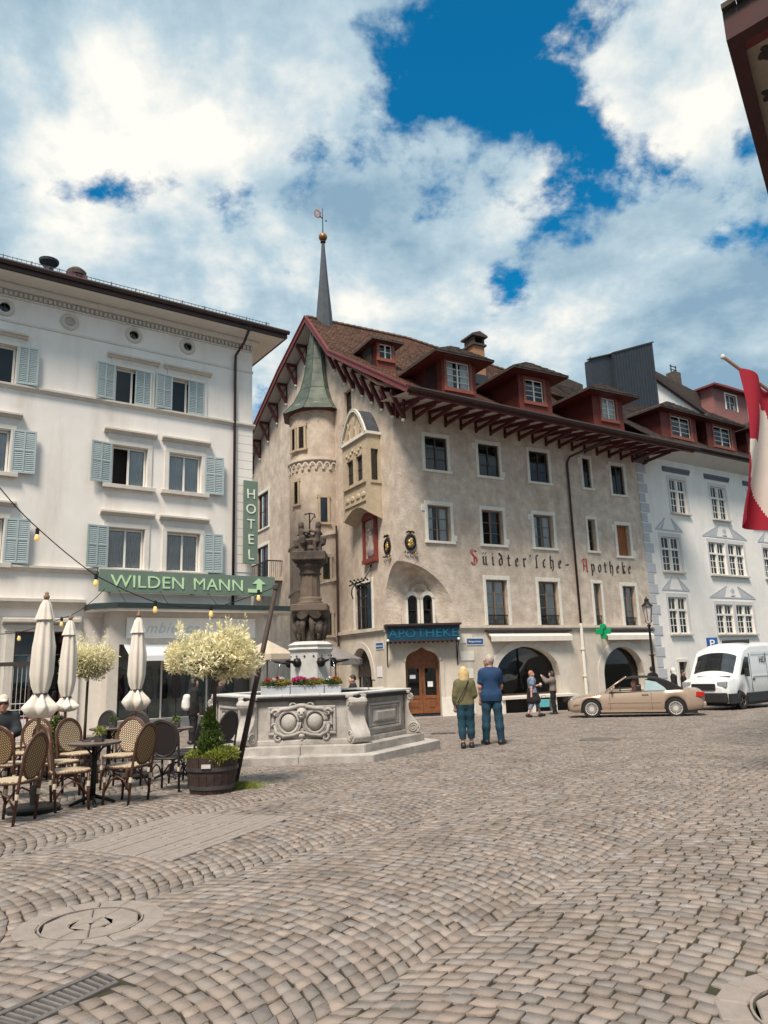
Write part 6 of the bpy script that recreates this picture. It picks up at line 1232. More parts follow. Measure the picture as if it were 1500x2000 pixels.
    s.add(V, [(j*n+i, j*n+(i+1) % n, (j+1)*n+(i+1) % n, (j+1)*n+i) for j in range(len(prof)-1) for i in range(n)]); s.build('fluted_shaft', mtan, F)
    MB().lathe([(.2, zD-.02), (.24, zD+.02), (.21, zD+.06), (.23, zD+.14), (.3, zD+.2), (.27, zD+.24), (.33, zE-.02), (.33, zE+.01)], n=20).build('capital', MT['stone_d'], F, smooth=True)
    MB().box(-.36, -.36, zE, .36, .36, zG+.01).build('abacus', MT['stone_d'], F, bevel=.02)
    # group of shield-bearing warriors round a standard
    top = zf(1022); hh = top-zG
    for k in range(4):
        a = math.pi/4+math.pi/2*k+.1; d = np.array([math.cos(a), math.sin(a)]); e = np.array([-d[1], d[0]]); P = lambda r, t, z: (d[0]*r+e[0]*t, d[1]*r+e[1]*t, zG+z*hh); m = MB()
        bones = [(P(.2, -.05, .02), P(.19, -.05, .38), .042, .045), (P(.26, .06, .02), P(.23, .05, .38), .042, .045), (P(.23, 0, .38), P(.24, 0, .68), .062, .065), (P(.24, 0, .7), P(.26, 0, .78), .03, .03), (P(.24, .07, .66), P(.2, .16, .62), .028, .025), (P(.24, -.07, .66), P(.15, -.13, .7), .028, .024), (P(.15, -.13, .7), P(.05, -.1, .62), .024, .02)]
        sdf_mesh_(m, bones+[(P(.26, 0, .86), P(.26, 0, .91), .062, .06), (P(.30, .1, .3), P(.31, .1, .44), .06, .065)], .013, k=.012)
        m.build('warrior_figure', MT['stone_d'], F, smooth=True)
    MB().lathe([(.22, 0), (.25, .08), (.2, .16), (.24, .26), (.19, .32), (.2, .38), (0, .4)], c=(0, 0, zG), n=9).build('trophy_core', MT['stone_d'], F)
    zt = zf(1003); MB().tube([(0, 0, zG), (0, 0, zt)], .016, 6).tube([(-.11, 0, zt-.03), (0, 0, zt), (.11, .02, zt-.02), (.12, .02, zt-.1)], .014, 6).tube([(.1, .02, zt-.06), (0, 0, zt-.22)], .01, 5).build('standard_pole', MT['iron'], F)
fountain()
# ================================================================ planting
def leaf_cloud(name, parent, centers, n, size, mat, shape=(1, .4), droop=0., seed=1, tone=None, up=.3):
    """n small pointed leaves; centers: list of (c, radii, weight)"""
    rg = np.random.default_rng(seed); w = np.array([c[2] for c in centers], float); w /= w.sum(); ch = rg.choice(len(centers), n, p=w)
    C = np.array([c[0] for c in centers])[ch]; Rr = np.array([c[1] for c in centers])[ch]
    d = rg.normal(size=(n, 3)); d /= np.linalg.norm(d, axis=1, keepdims=True); rad = rg.uniform(.35, 1.06, (n, 1))**.6; P = C+d*Rr*rad
    ax = d*.7+rg.normal(size=(n, 3))*.7+np.array([0, 0, up-droop]); ax /= np.linalg.norm(ax, axis=1, keepdims=True); sd = np.cross(ax, rg.normal(size=(n, 3))); sd /= np.linalg.norm(sd, axis=1, keepdims=True)
    L = size*rg.uniform(.6, 1.3, (n, 1)); W_ = L*shape[1]*rg.uniform(.7, 1.2, (n, 1)); nr = np.cross(ax, sd)
    V = np.stack([P, P+ax*L*.5+sd*W_*.5+nr*L*.06, P+ax*L, P+ax*L*.5-sd*W_*.5+nr*L*.06], 1).reshape(-1, 3); Q = np.arange(4*n).reshape(n, 4)
    me = npmesh(name, V, Q, mat); at = me.attributes.new('tone', 'FLOAT', 'FACE'); at.data.foreach_set('value', (rg.uniform(0, 1, n) if tone is None else tone(P, rg)).astype(np.float32)); return tag(link(name, me, parent), kind='stuff')
LF = {'cream': leaf_mat('variegated_cream_leaf', (.90, .84, .58), .1, .3), 'lgreen': leaf_mat('variegated_green_leaf', (.20, .22, .07), .3, .35), 'conifer': leaf_mat('conifer_green', (.10, .15, .035), .35, .25), 'lime': leaf_mat('lime_trailing_leaf', (.26, .30, .05), .3, .35), 'bed': leaf_mat('bedding_leaf', (.11, .15, .04), .35, .3), 'bedy': leaf_mat('yellow_bedding_leaf', (.33, .27, .06), .3, .3), 'pink': leaf_mat('pink_petal', (.62, .08, .30), .2, .3), 'red': leaf_mat('red_petal', (.45, .03, .05), .2, .3), 'whitep': leaf_mat('white_petal', (.75, .72, .66), .05, .3), 'grass': leaf_mat('grass_blade', (.22, .26, .05), .3, .3)}
def willow(root, base_z, crown, rx, ry, rz, n, seed, trunk_x=0.):
    t = MB(); t.tube([(trunk_x, 0, base_z), (trunk_x*.7, .01, base_z+(crown[2]-base_z)*.4), (trunk_x*.4+.01, 0, crown[2]-rz*.6), (crown[0]*.6, 0, crown[2]-rz*.35)], [.03, .027, .025, .028], 8); t.build('trunk', MT['bark'], root, smooth=True)
    rg = random.Random(seed); b = MB()
    for k in range(16):
        a = 2*math.pi*k/16+rg.uniform(-.2, .2); rr = rg.uniform(.5, .95); e = (crown[0]+rx*rr*math.cos(a), crown[1]+ry*rr*math.sin(a), crown[2]+rz*rg.uniform(-.4, .7)); s = (crown[0]*.6, 0, crown[2]-rz*.4); m = tuple((p+q)/2 for p, q in zip(s, e)); b.tube([s, (m[0], m[1], m[2]-.05), e], [.014, .009, .004], 5)
    b.build('branches', MT['bark'], root)
    cs = [((crown[0], crown[1], crown[2]+.02), (rx*.9, ry*.9, rz*.72), 7.)]; fr = []
    for k in range(26):
        a = rg.uniform(0, 2*math.pi); u = rg.uniform(.35, 1.); x, y = crown[0]+rx*u*math.cos(a)*.8, crown[1]+ry*u*math.sin(a)*.8; z = crown[2]+rz*(rg.uniform(-.65, .85)*(1-.35*u)); q = rg.uniform(.13, .24)*rx/.65; cs.append(((x, y, z), (q, q, q*.8), .5))
    leaf_cloud('green_foliage', root, [((crown[0], crown[1], crown[2]-.05), (rx*.72, ry*.72, rz*.5), 1)], int(n*.4), .07*rx/.65, LF['lgreen'], (1, .33), seed=seed+1)
    leaf_cloud('cream_foliage', root, cs, n, .075*rx/.65, LF['cream'], (1, .30), seed=seed+2, up=.5)
    sh = [((crown[0]+rx*rg.uniform(-.8, .8), crown[1]+ry*rg.uniform(-.6, .6), crown[2]+rz*1.0), (.03, .03, rg.uniform(.1, .2)), 1) for _ in range(12)]; leaf_cloud('young_shoots', root, sh, int(n*.04), .055*rx/.65, LF['cream'], (1, .3), seed=seed+5, up=1.)
def barrel_tub(root, r0, r1, h, n=20):
    for k in range(n):
        a0, a1 = 2*math.pi*k/n, 2*math.pi*(k+.94)/n; m = MB(); P = lambda a, r, z: (r*math.cos(a), r*math.sin(a), z)
        m.add([P(a, r, z) for z, ro in ((0, r0), (h*.5, (r0+r1)/2*1.04), (h, r1)) for a, r in ((a0, ro), (a1, ro), (a1, ro-.03), (a0, ro-.03))], [(0, 1, 5, 4), (4, 5, 9, 8), (2, 3, 7, 6), (6, 7, 11, 10), (1, 2, 6, 5), (5, 6, 10, 9), (3, 0, 4, 7), (7, 4, 8, 11), (8, 9, 10, 11)]); m.build('stave', MT['barrel'], root)
    for z, rr in ((h*.12, r0*1.02), (h*.62, (r0*.35+r1*.65)*1.035)): MB().lathe([(rr, z), (rr+.012, z), (rr+.014, z+.05), (rr+.002, z+.05)], n=32, cap=False).build('hoop', MT['hoop'], root)
    MB().lathe([(0, h-.05), (r1-.04, h-.05)], n=20).build('soil', MT['joint'], root)
bp = grd(414, 1546)
BR = empty('barrel_planter', tuple(bp), 0, 'dark half-barrel planter by the leaning post, with conifer and trailing plants', 'planter')
barrel_tub(BR, .29, .345, .47); MB().box(-.06, -.372, .34, .06, -.352, .39).build('badge', MT['chrome'], BR)
leaf_cloud('conifer', BR, [((-.03+.03*math.sin(k*2.1), -.02+.03*math.cos(k*1.7), .47+.088*k), (.15*(1-k*.105)+.02*(k % 2), .15*(1-k*.105), .09), 1-.08*k) for k in range(7)]+[((-.14, -.05, .58), (.05, .05, .09), .25), ((.1, -.06, .68), (.05, .05, .1), .25), ((-.07, -.05, .95), (.03, .03, .08), .12)], 4600, .05, LF['conifer'], (1, .35), seed=3, up=.9)
leaf_cloud('trailing_plant', BR, [((.18, -.1, .5), (.2, .2, .09), 1), ((.1, -.25, .47), (.17, .1, .08), .5), ((-.2, -.1, .48), (.13, .15, .07), .3)], 2600, .045, LF['lime'], (1, .4), seed=4)
WT = empty('willow_standard', (bp[0], bp[1]+.05, bp[2]+.42), 0, 'cream variegated standard willow growing from the dark barrel', 'tree')
cw = atY(414, 1283, bp[1]+.05); willow(WT, 0, (cw[0]-bp[0], 0, cw[2]-bp[2]-.42), .66, .6, .37, 15000, 11)
p2 = (atY(172, 1300, 14.2)[0], 14.2, gz(0, 14.2))
W2 = empty('willow_standard', p2, 0, 'cream variegated standard willow half hidden behind the closed parasols', 'tree')
c2 = atY(172, 1295, 14.2); willow(W2, .35, (c2[0]-p2[0], 0, c2[2]-p2[2]), .55, .5, .40, 8000, 21); T2 = empty('planter_tub', p2, 0, 'dark tub holding the rear cream willow', 'planter'); barrel_tub(T2, .26, .3, .42, 14)
g0 = grd(470, 1540); GT = empty('grass_tuft', tuple(g0), 0, 'yellow-green grass tuft at the foot of the leaning post', 'grass')
rg_ = np.random.default_rng(5); nb = 700; bx = rg_.normal(0, .13, nb); by = rg_.normal(0, .06, nb); hh = rg_.uniform(.03, .10, nb); dx = rg_.normal(0, .05, nb); V = np.stack([np.stack([bx-.004, by, 0*bx], 1), np.stack([bx+.004, by, 0*bx], 1), np.stack([bx+dx+.002, by+dx*.3, hh], 1), np.stack([bx+dx-.002, by+dx*.3, hh], 1)], 1).reshape(-1, 3)
me = npmesh('grass_blades', V, np.arange(4*nb).reshape(nb, 4), LF['grass']); at = me.attributes.new('tone', 'FLOAT', 'FACE'); at.data.foreach_set('value', rg_.uniform(0, 1, nb).astype(np.float32)); link('blades', me, GT)
for (px_, Yq, sc, lb) in ((112, 13.2, 1., 'small green conifer in a tub between the closed parasols'), (217, 20.5, .8, 'leafy plant in a straw-coloured basket by the shop window')):
    q = atY(px_, 1400, Yq); c = empty('potted_shrub', (q[0], Yq, gz(0, Yq)), 0, lb, 'plant')
    MB().lathe([(.17*sc, 0), (.2*sc, .36*sc), (.17*sc, .36*sc), (.15*sc, .3*sc), (0, .3*sc)], n=16).build('pot', MT['barrel'] if sc == 1 else M('straw_basket', (.42, .29, .12), .9, .3, 14, bump=.5, bscale=50), c)
    leaf_cloud('foliage', c, [((0, 0, .5*sc), (.2*sc, .2*sc, .2*sc), 1), ((0, 0, .78*sc), (.12*sc, .12*sc, .18*sc), .6)], 1400, .06, LF['conifer'], seed=31)
# flower boxes on the fountain rim
def flower_box(x0, x1, lb, seed, fl):
    zr = 1.135; y = FC[1]-1.98*.866+.12; c = empty('flower_box', ((x0+x1)/2, y, zr), 0, lb, 'flower box', 'flower boxes on the fountain rim'); hw = (x1-x0)/2-.008
    m = MB(); m.box(-hw, -.1, 0, hw, -.085, .155).box(-hw, .085, 0, hw, .1, .155).box(-hw, -.085, 0, -hw+.015, .085, .155).box(hw-.015, -.085, 0, hw, .085, .155).box(-hw, -.085, 0, hw, .085, .012).box(-hw-.005, -.108, .14, hw+.005, -.1, .158); m.build('trough', M('galvanised_trough_%d' % seed, (.44, .47, .52), .55, .1, 6, metal=.1), c); MB().box(-hw+.015, -.085, .1, hw-.015, .085, .125).build('soil', MT['joint'], c)
    leaf_cloud('green_leaves', c, [((0, 0, .19), (hw, .13, .06), 1)], 1500, .045, LF['bed'], (1, .55), seed=seed); leaf_cloud('yellow_leaves', c, [((hw*.4, -.02, .2), (hw*.6, .12, .06), 1)], 750, .04, LF['bedy'], (1, .5), seed=seed+1)
    for nm, k, cen, n in fl: leaf_cloud(nm, c, [((cx*hw, -.03, .25+.02*(i % 2)), (.06, .06, .035), 1) for i, cx in enumerate(cen)], n, .035, LF[k], (1, .9), seed=seed+7)
xa, xb, xc, xd = [atY(x, 1345, FC[1]-1.6)[0] for x in (510, 568, 634, 667)]
flower_box(xa, xb, 'left galvanised flower box on the fountain rim, with red and white blooms', 41, [('red_blooms', 'red', (-.5, .1), 220), ('white_blooms', 'whitep', (-.2, .4, .0), 200)])
flower_box(xb, xc, 'middle galvanised flower box on the fountain rim, with bright pink blooms', 51, [('pink_blooms', 'pink', (-.75, -.5, -.25), 420), ('rose_blooms', 'pink', (.35,), 80)])
flower_box(xc, xd, 'short right-hand galvanised flower box on the fountain rim', 61, [('red_blooms', 'red', (.3,), 90), ('white_blooms', 'whitep', (-.4,), 60)])
# ================================================================ cafe furniture
def weave(name, c1, c2, sc):
    m = M(name, c1, .6, .05, 5); nt = m.node_tree; b = nt.nodes['Principled BSDF']; tc = nt.nodes.new('ShaderNodeTexCoord'); mp = nt.nodes.new('ShaderNodeMapping'); mp.inputs['Rotation'].default_value = (0, 0, R_(45)); ck = nt.nodes.new('ShaderNodeTexBrick'); nt.links.new(tc.outputs['UV'], mp.inputs[0]); nt.links.new(mp.outputs[0], ck.inputs[0])
    ck.inputs['Color1'].default_value = (*c1, 1); ck.inputs['Color2'].default_value = (*[x*.9 for x in c1], 1); ck.inputs['Mortar'].default_value = (*c2, 1); ck.inputs['Scale'].default_value = sc; ck.inputs['Mortar Size'].default_value = .028; ck.inputs['Brick Width'].default_value = .16; ck.inputs['Row Height'].default_value = .12
    nt.links.new(ck.outputs[0], b.inputs['Base Color']); return m
WV = {'cream': weave('cream_cane_weave', (.66, .58, .42), (.10, .045, .02), 4.5), 'seat': weave('seat_cane_weave', (.74, .66, .50), (.34, .24, .14), 4.5), 'tan': weave('tan_cane_weave', (.42, .30, .15), (.06, .025, .012), 4.5), 'dark': weave('dark_cane_weave', (.035, .028, .03), (.012, .01, .01), 4.5)}
def uv_xy(me, a, b):
    uv = me.uv_layers.new(name='UVMap'); 
    for l in me.loops: v = me.vertices[l.vertex_index].co; uv.data[l.index].uv = (v[a], v[b])
def cafe_chair(front='cream', back='tan', frame='rattan', seat='cream'):
    c = empty('bistro_chair'); fr = MT[frame] if frame != 'dark' else M_darkcane; sh = .45; bw, bh, bz = .205, .235, .70
    tilt = lambda z: -.20-.17*(z-sh)          # y of the backrest at height z (front is +y)
    ovl = [(bw*math.cos(2*math.pi*i/24)*(1 if True else 1), bz+bh*math.sin(2*math.pi*i/24)) for i in range(25)]
    MB().tube([(x, tilt(z), z) for x, z in ovl], .016, 7, cap=False).build('back_hoop', fr, c, smooth=True)
    for nm, off, mt in (('back_weave', .007, front), ('back_weave', -.007, back)):
        m = MB(); m.add([(x*.97, tilt(bz+(z-bz)*.97)+off, bz+(z-bz)*.97) for x, z in ovl[:-1]], [tuple(range(24))]); me = m.mesh(nm, WV[mt]); uv_xy(me, 0, 2); link(nm, me, c)
    MB().tube([(-.215, -.16, 0), (-.215, -.2, sh), (-.225, tilt(.7), .70)]+[(-.225*math.cos(math.pi*i/12), tilt(.72+.235*math.sin(math.pi*i/12)), .72+.235*math.sin(math.pi*i/12)) for i in range(13)]+[(.225, tilt(.7), .70), (.215, -.2, sh), (.215, -.16, 0)], .017, 7).build('rear_frame', fr, c, smooth=True)
    for sg in (-1, 1):
        MB().tube([(sg*.2, .21, 0), (sg*.2, .19, sh-.02)], .017, 7).build('leg', fr, c, smooth=True)
        MB().lathe([(.021, -.03), (.022, 0), (.021, .03)], c=(sg*.2, .195, .30), n=8).build('binding', MT['bolt'], c); MB().lathe([(.021, -.03), (.022, 0), (.021, .03)], c=(sg*.215, -.185, .30), n=8).build('binding', MT['bolt'], c)
        MB().tube([(sg*.2, .19, .16), (sg*.2, .1, .3), (sg*.205, .01, .34), (sg*.21, -.08, .3), (sg*.213, -.165, .16)], .011, 6).build('side_stretcher', fr, c, smooth=True)
    MB().tube([(-.2, .19, .16), (-.1, .195, .31), (0, .195, .345), (.1, .195, .31), (.2, .19, .16)], .011, 6).build('front_stretcher', fr, c, smooth=True)
    o = [(.23*(abs(math.cos(a))**.6)*(1 if math.cos(a) > 0 else -1), .005+.225*(abs(math.sin(a))**.6)*(1 if math.sin(a) > 0 else -1)) for a in [2*math.pi*i/28 for i in range(28)]]
    m = MB(); m.add([(x, y, sh+.012) for x, y in o]+[(x*1.02, y*1.02, sh-.018) for x, y in o], [tuple(range(28)), tuple(range(55, 27, -1))]+[(i, 28+i, 28+(i+1) % 28, (i+1) % 28) for i in range(28)]); me = m.mesh('seat', WV[seat] if seat == 'dark' else WV['seat']); uv_xy(me, 0, 1); link('seat', me, c)
    MB().tube([(x*1.03, y*1.03, sh-.012) for x, y in o+o[:1]], .014, 6, cap=False).build('seat_rim', fr, c, smooth=True); return c
M_darkcane = M('black_cane', (.03, .022, .022), .5, .3, 10)
def put(ch, px_, py_, face, label, grp='rattan bistro chairs on the cafe terrace'):
    P = grd(px_, py_); ch.location = P; ch.rotation_euler = (0, 0, -R_(face)); tag(ch, label, 'chair', grp); return ch      # face: azimuth the sitter looks to
proto = cafe_chair(); protod = cafe_chair('dark', 'dark', 'dark', 'dark'); protol = cafe_chair('cream', 'cream')
CH = [  # proto, foot pixel, facing azimuth, label
 (proto, (20, 1607), -85, 'rattan chair at the bottom left edge, seen side-on facing left'),
 (proto, (14, 1560), 10, 'rattan chair cut by the left frame edge, its tan back towards us'),
 (proto, (132, 1580), 60, 'rattan chair left of the front round table, tan oval back towards us'),
 (proto, (248, 1567), -75, 'rattan chair right of the front round table, turned towards it'),
 (protol, (236, 1538), 190, 'cream-backed rattan chair behind the front table, facing us'),
 (protol, (150, 1532), 120, 'cream-backed rattan chair behind the front table, turned to the right'),
 (protol, (56, 1528), 172, 'cream-backed rattan chair behind the nearest closed parasol, facing us'),
 (proto, (110, 1556), 35, 'rattan chair tucked close behind the chair left of the front table'),
 (protod, (330, 1543), 8, 'black cane chair by the barrel planter, back towards us'),
 (protod, (368, 1527), -75, 'black cane chair beside the planter, side-on to the rear table'),
 (protod, (140, 1508), 30, 'black cane chair in the second row behind the cream-backed chairs'),
 (protod, (254, 1497), 185, 'black cane chair on the far side of the middle table'),
 (proto, (18, 1512), 100, 'rattan chair at the left edge in the second row'),
 (proto, (8, 1530), 40, 'rattan chair at the left frame edge beside the seated man'),
 (protod, (190, 1487), 200, 'black cane chair farthest back by the middle table'),
 (protod, (424, 1503), -60, 'black cane chair half hidden behind the barrel conifer')]
used = set()
for pr, (x, y), fa, lb in CH:
    c = pr if id(pr) not in used else copy_tree(pr); used.add(id(pr)); put(c, x, y, fa, lb)
def cafe_table(px_, py_, label):
    P = grd(px_, py_); t = empty('round_cafe_table', P, 0, label, 'table', 'round cafe tables')
    MB().lathe([(.30, .725), (.315, .73), (.315, .752), (.30, .757), (0, .757)], n=32).build('table_top', M_ttop, t); MB().lathe([(.316, .731), (.322, .735), (.322, .748), (.316, .752)], n=32, cap=False).build('edge_band', MT['hoop'], t)
    MB().tube([(0, 0, .06), (0, 0, .73)], .035, 10).build('column', MT['iron'], t, smooth=True)
    for k in range(4):
        a = math.pi/2*k+.5; MB().tube([(.03*math.cos(a), .03*math.sin(a), .1), (.15*math.cos(a), .15*math.sin(a), .06), (.27*math.cos(a), .27*math.sin(a), .012)], [.025, .022, .016], 6).build('foot', MT['iron'], t, smooth=True)
        MB().tube([(.03*math.cos(a), .03*math.sin(a), .6), (.1*math.cos(a), .1*math.sin(a), .68), (.2*math.cos(a), .2*math.sin(a), .725)], .012, 5).build('bracket', MT['iron'], t)
    return P
M_ttop = M('dark_table_top', (.16, .12, .105), .35, .15, 5)
tp = [cafe_table(180, 1572, 'front round cafe table with a small potted plant'), cafe_table(210, 1514, 'middle round cafe table behind the cream-backed chairs'), cafe_table(335, 1519, 'rear round cafe table behind the black cane chairs')]
for i, P in enumerate(tp):
    for dx, dy, lb in (((.06, -.02, ('small potted plant on the front cafe table', 'small potted plant on the middle cafe table', 'small potted plant on the rear cafe table')[i]),)):
        c = empty('table_plant', (P[0]+dx, P[1]+dy, P[2]+.757), 0, lb, 'plant'); MB().box(-.05, -.05, 0, .05, .05, .085).build('pot', MT['hoop'], c, bevel=.008); leaf_cloud('leaves', c, [((0, 0, .12), (.06, .06, .045), 1)], 160, .045, LF['lime'] if i == 0 else LF['conifer'], seed=70+i)
    c = empty('ashtray', (P[0]-.13, P[1]+.05, P[2]+.757), 0, ('glass ashtray on the front cafe table', 'glass ashtray on the middle cafe table', 'glass ashtray on the rear cafe table')[i], 'ashtray'); MB().lathe([(0, 0), (.05, 0), (.06, .03), (.05, .03), (.042, .012), (0, .012)], n=14).build('bowl', MT['glass_c'], c)
def closed_parasol(px_, Yq, topy, boty, tiey, label, base=True):
    ztop, zbot, ztie = [float(atY(px_, y, Yq)[2]) for y in (topy, boty, tiey)]; g = gz(0, Yq); x0 = atY(px_, (topy+boty)/2, Yq)[0]; u = empty('closed_parasol', (x0, Yq, g), 0, label, 'parasol', 'closed cream parasols on the cafe terrace'); H = ztop-g
    MB().tube([(0, 0, .05), (0, 0, H-.06)], .024, 10).build('pole', M_pole, u, smooth=True); MB().lathe([(0, 0), (.03, .005), (.04, .035), (.02, .06), (.028, .08), (0, .1)], c=(0, 0, H-.07), n=12).build('finial', M_pole, u, smooth=True)
    def fold(prof, n=64, lob=8, amp=.16, tw=.0, ph=0.):
        rows = []
        for r, z in prof:
            rows.append([((r*(1+amp*math.sin(lob*a+ph+tw*z*5)+.05*math.sin(3*a+z*7)))*math.cos(a), (r*(1+amp*math.sin(lob*a+ph+tw*z*5)+.05*math.sin(3*a+z*7)))*math.sin(a), z) for a in [2*math.pi*i/n for i in range(n+1)]])
        return MB().grid(rows)
    zt, zb_, zc = ztie-g, zbot-g, H-.08; body = [(.05, zc-.12), (.085, zc-.25), (.115, zc-.5), (.128, (zc+zt)/2), (.13, zt+.25), (.105, zt+.1), (.075, zt+.02), (.072, zt)]
    fold(body, amp=.11).build('folded_canopy', MT['canvas'], u, smooth=True, fix=False)
    fold([(.03, zc), (.06, zc-.05), (.085, zc-.15), (.115, zc-.25)], amp=.10, lob=8).build('vent_cap', MT['canvas'], u, smooth=True, fix=False)
    fold([(.072, zt), (.10, zt-.05), (.16, zt-.13), (.185, (zt+zb_)/2-.02), (.12, zb_+.02), (.06, zb_)], amp=.28, lob=6, ph=1.).build('loose_skirt', MT['canvas'], u, smooth=True, fix=False)
    MB().lathe([(.078, zt-.012), (.086, zt-.012), (.086, zt+.014), (.078, zt+.014)], n=20, cap=False).build('tie_strap', MT['hoop'], u)
    if base: MB().lathe([(0, .0), (.30, .0), (.31, .05), (.28, .07), (.05, .08), (.045, .3), (.03, .3)], n=28).build('base', MT['iron'], u)
    return u
M_pole = M('parasol_pole_wood', (.30, .19, .12), .6, .25, 8)
closed_parasol(84, 9.4, 1160, 1402, 1356, 'tallest closed cream parasol, nearest the camera at left'); closed_parasol(133, 12.9, 1203, 1390, 1362, 'narrow closed cream parasol, middle one of three'); closed_parasol(268, 12.3, 1197, 1388, 1348, 'closed cream parasol in front of the hotel shop, rightmost of three')
# leaning post and string lights
q0 = grd(458, 1532); q1 = atY(541, 1140, q0[1]+.2); LP = empty('leaning_post', tuple(q0), 0, 'dark wooden post leaning beside the barrel planter', 'post'); v = np.array(q1)-np.array(q0)
MB().tube([(0, 0, -.02), tuple(v*.5), tuple(v)], [.043, .04, .035], 8).build('shaft', M('dark_stained_wood', (.05, .032, .026), .7, .3, 8, bump=.3, bscale=25), LP, smooth=True); MB().lathe([(.05, 0), (.05, .06)], c=tuple(v*.97), n=8).build('band', MT['hoop'], LP)
bm = bpy.data.materials.new('bulb_glow'); bm.use_nodes = True; b_ = bm.node_tree.nodes['Principled BSDF']; b_.inputs['Base Color'].default_value = (.8, .55, .2, 1); b_.inputs['Emission Color'].default_value = (1, .62, .2, 1); b_.inputs['Emission Strength'].default_value = .3; b_.inputs['Roughness'].default_value = .2
def string(pts, bulbs, label):
    P = [atY(*p) for p in pts]; s = empty('string_lights', tuple(P[0]), 0, label, 'string lights'); Q = [tuple(p-P[0]) for p in P]; fine = []
    for a, b in zip(Q[:-1], Q[1:]):
        for t in range(6): fine.append(tuple(np.array(a)*(1-t/6)+np.array(b)*(t/6)+np.array([0, 0, -.02*math.sin(math.pi*t/6)])))
    fine.append(Q[-1]); MB().tube(fine, .007, 5).build('cable', MT['iron'], s)
    for x, y, Yb in bulbs:
        c = tuple(atY(x, y, Yb)-P[0]); k = Yb/10.5; MB().lathe([(.0, .13), (.022, .12), (.024, .06), (.018, .045)], c=c, n=10).build('socket', MT['iron'], s); MB().lathe([(.016, .05), (.022, .03), (.030, .0), (.030, -.018), (.022, -.036), (0, -.044)], c=c, n=12).build('bulb', bm, s, smooth=True)
string([(-60, 905, 8.2), (0, 953, 8.5), (72, 1030, 8.9), (187, 1124, 9.5), (303, 1176, 10.1), (412, 1188, 10.7), (505, 1158, 11.2), (541, 1143, q0[1]+.2)], [(72, 1051, 8.9), (187, 1139, 9.5), (303, 1191, 10.1), (412, 1199, 10.7), (505, 1168, 11.2)], 'cable of glowing bulbs sagging from upper left to the leaning post')
string([(-40, 1238, 13.2), (37, 1235, 13.3), (120, 1208, 13.4), (160, 1190, 13.6), (205, 1150, 13.9)], [(37, 1247, 13.3), (120, 1219, 13.4)], 'short cable with two bulbs behind the closed parasols')
# railing with wire mesh at the far left
fr_ = grd(30, 1440); Yr = 15.2; x0, x1 = atY(-60, 1300, Yr)[0], atY(62, 1300, Yr)[0]; g = gz(0, Yr); RL = empty('wire_railing', (x0, Yr, g), 0, 'dark rail with wire mesh below, at the left edge behind the chairs', 'railing'); zt = float(atY(30, 1297, Yr)[2]-g); L = x1-x0
MB().box(0, -.04, zt-.04, L, .04, zt+.04).build('top_rail', MT['win_dark'], RL)
m = MB()
for k in range(int(L/.09)): m.tube([(k*.09, 0, .2), (k*.09, 0, zt-.04)], .006, 4)
for k in range(9): m.tube([(0, 0, .2+k*.12), (L, 0, .2+k*.12)], .006, 4)
tag(m.build('mesh_panel', MT['chrome'], RL), kind='stuff')
for x in (0.02, L-.02): MB().tube([(x, 0, 0), (x, 0, zt)], .025, 8).build('post', MT['win_dark'], RL)
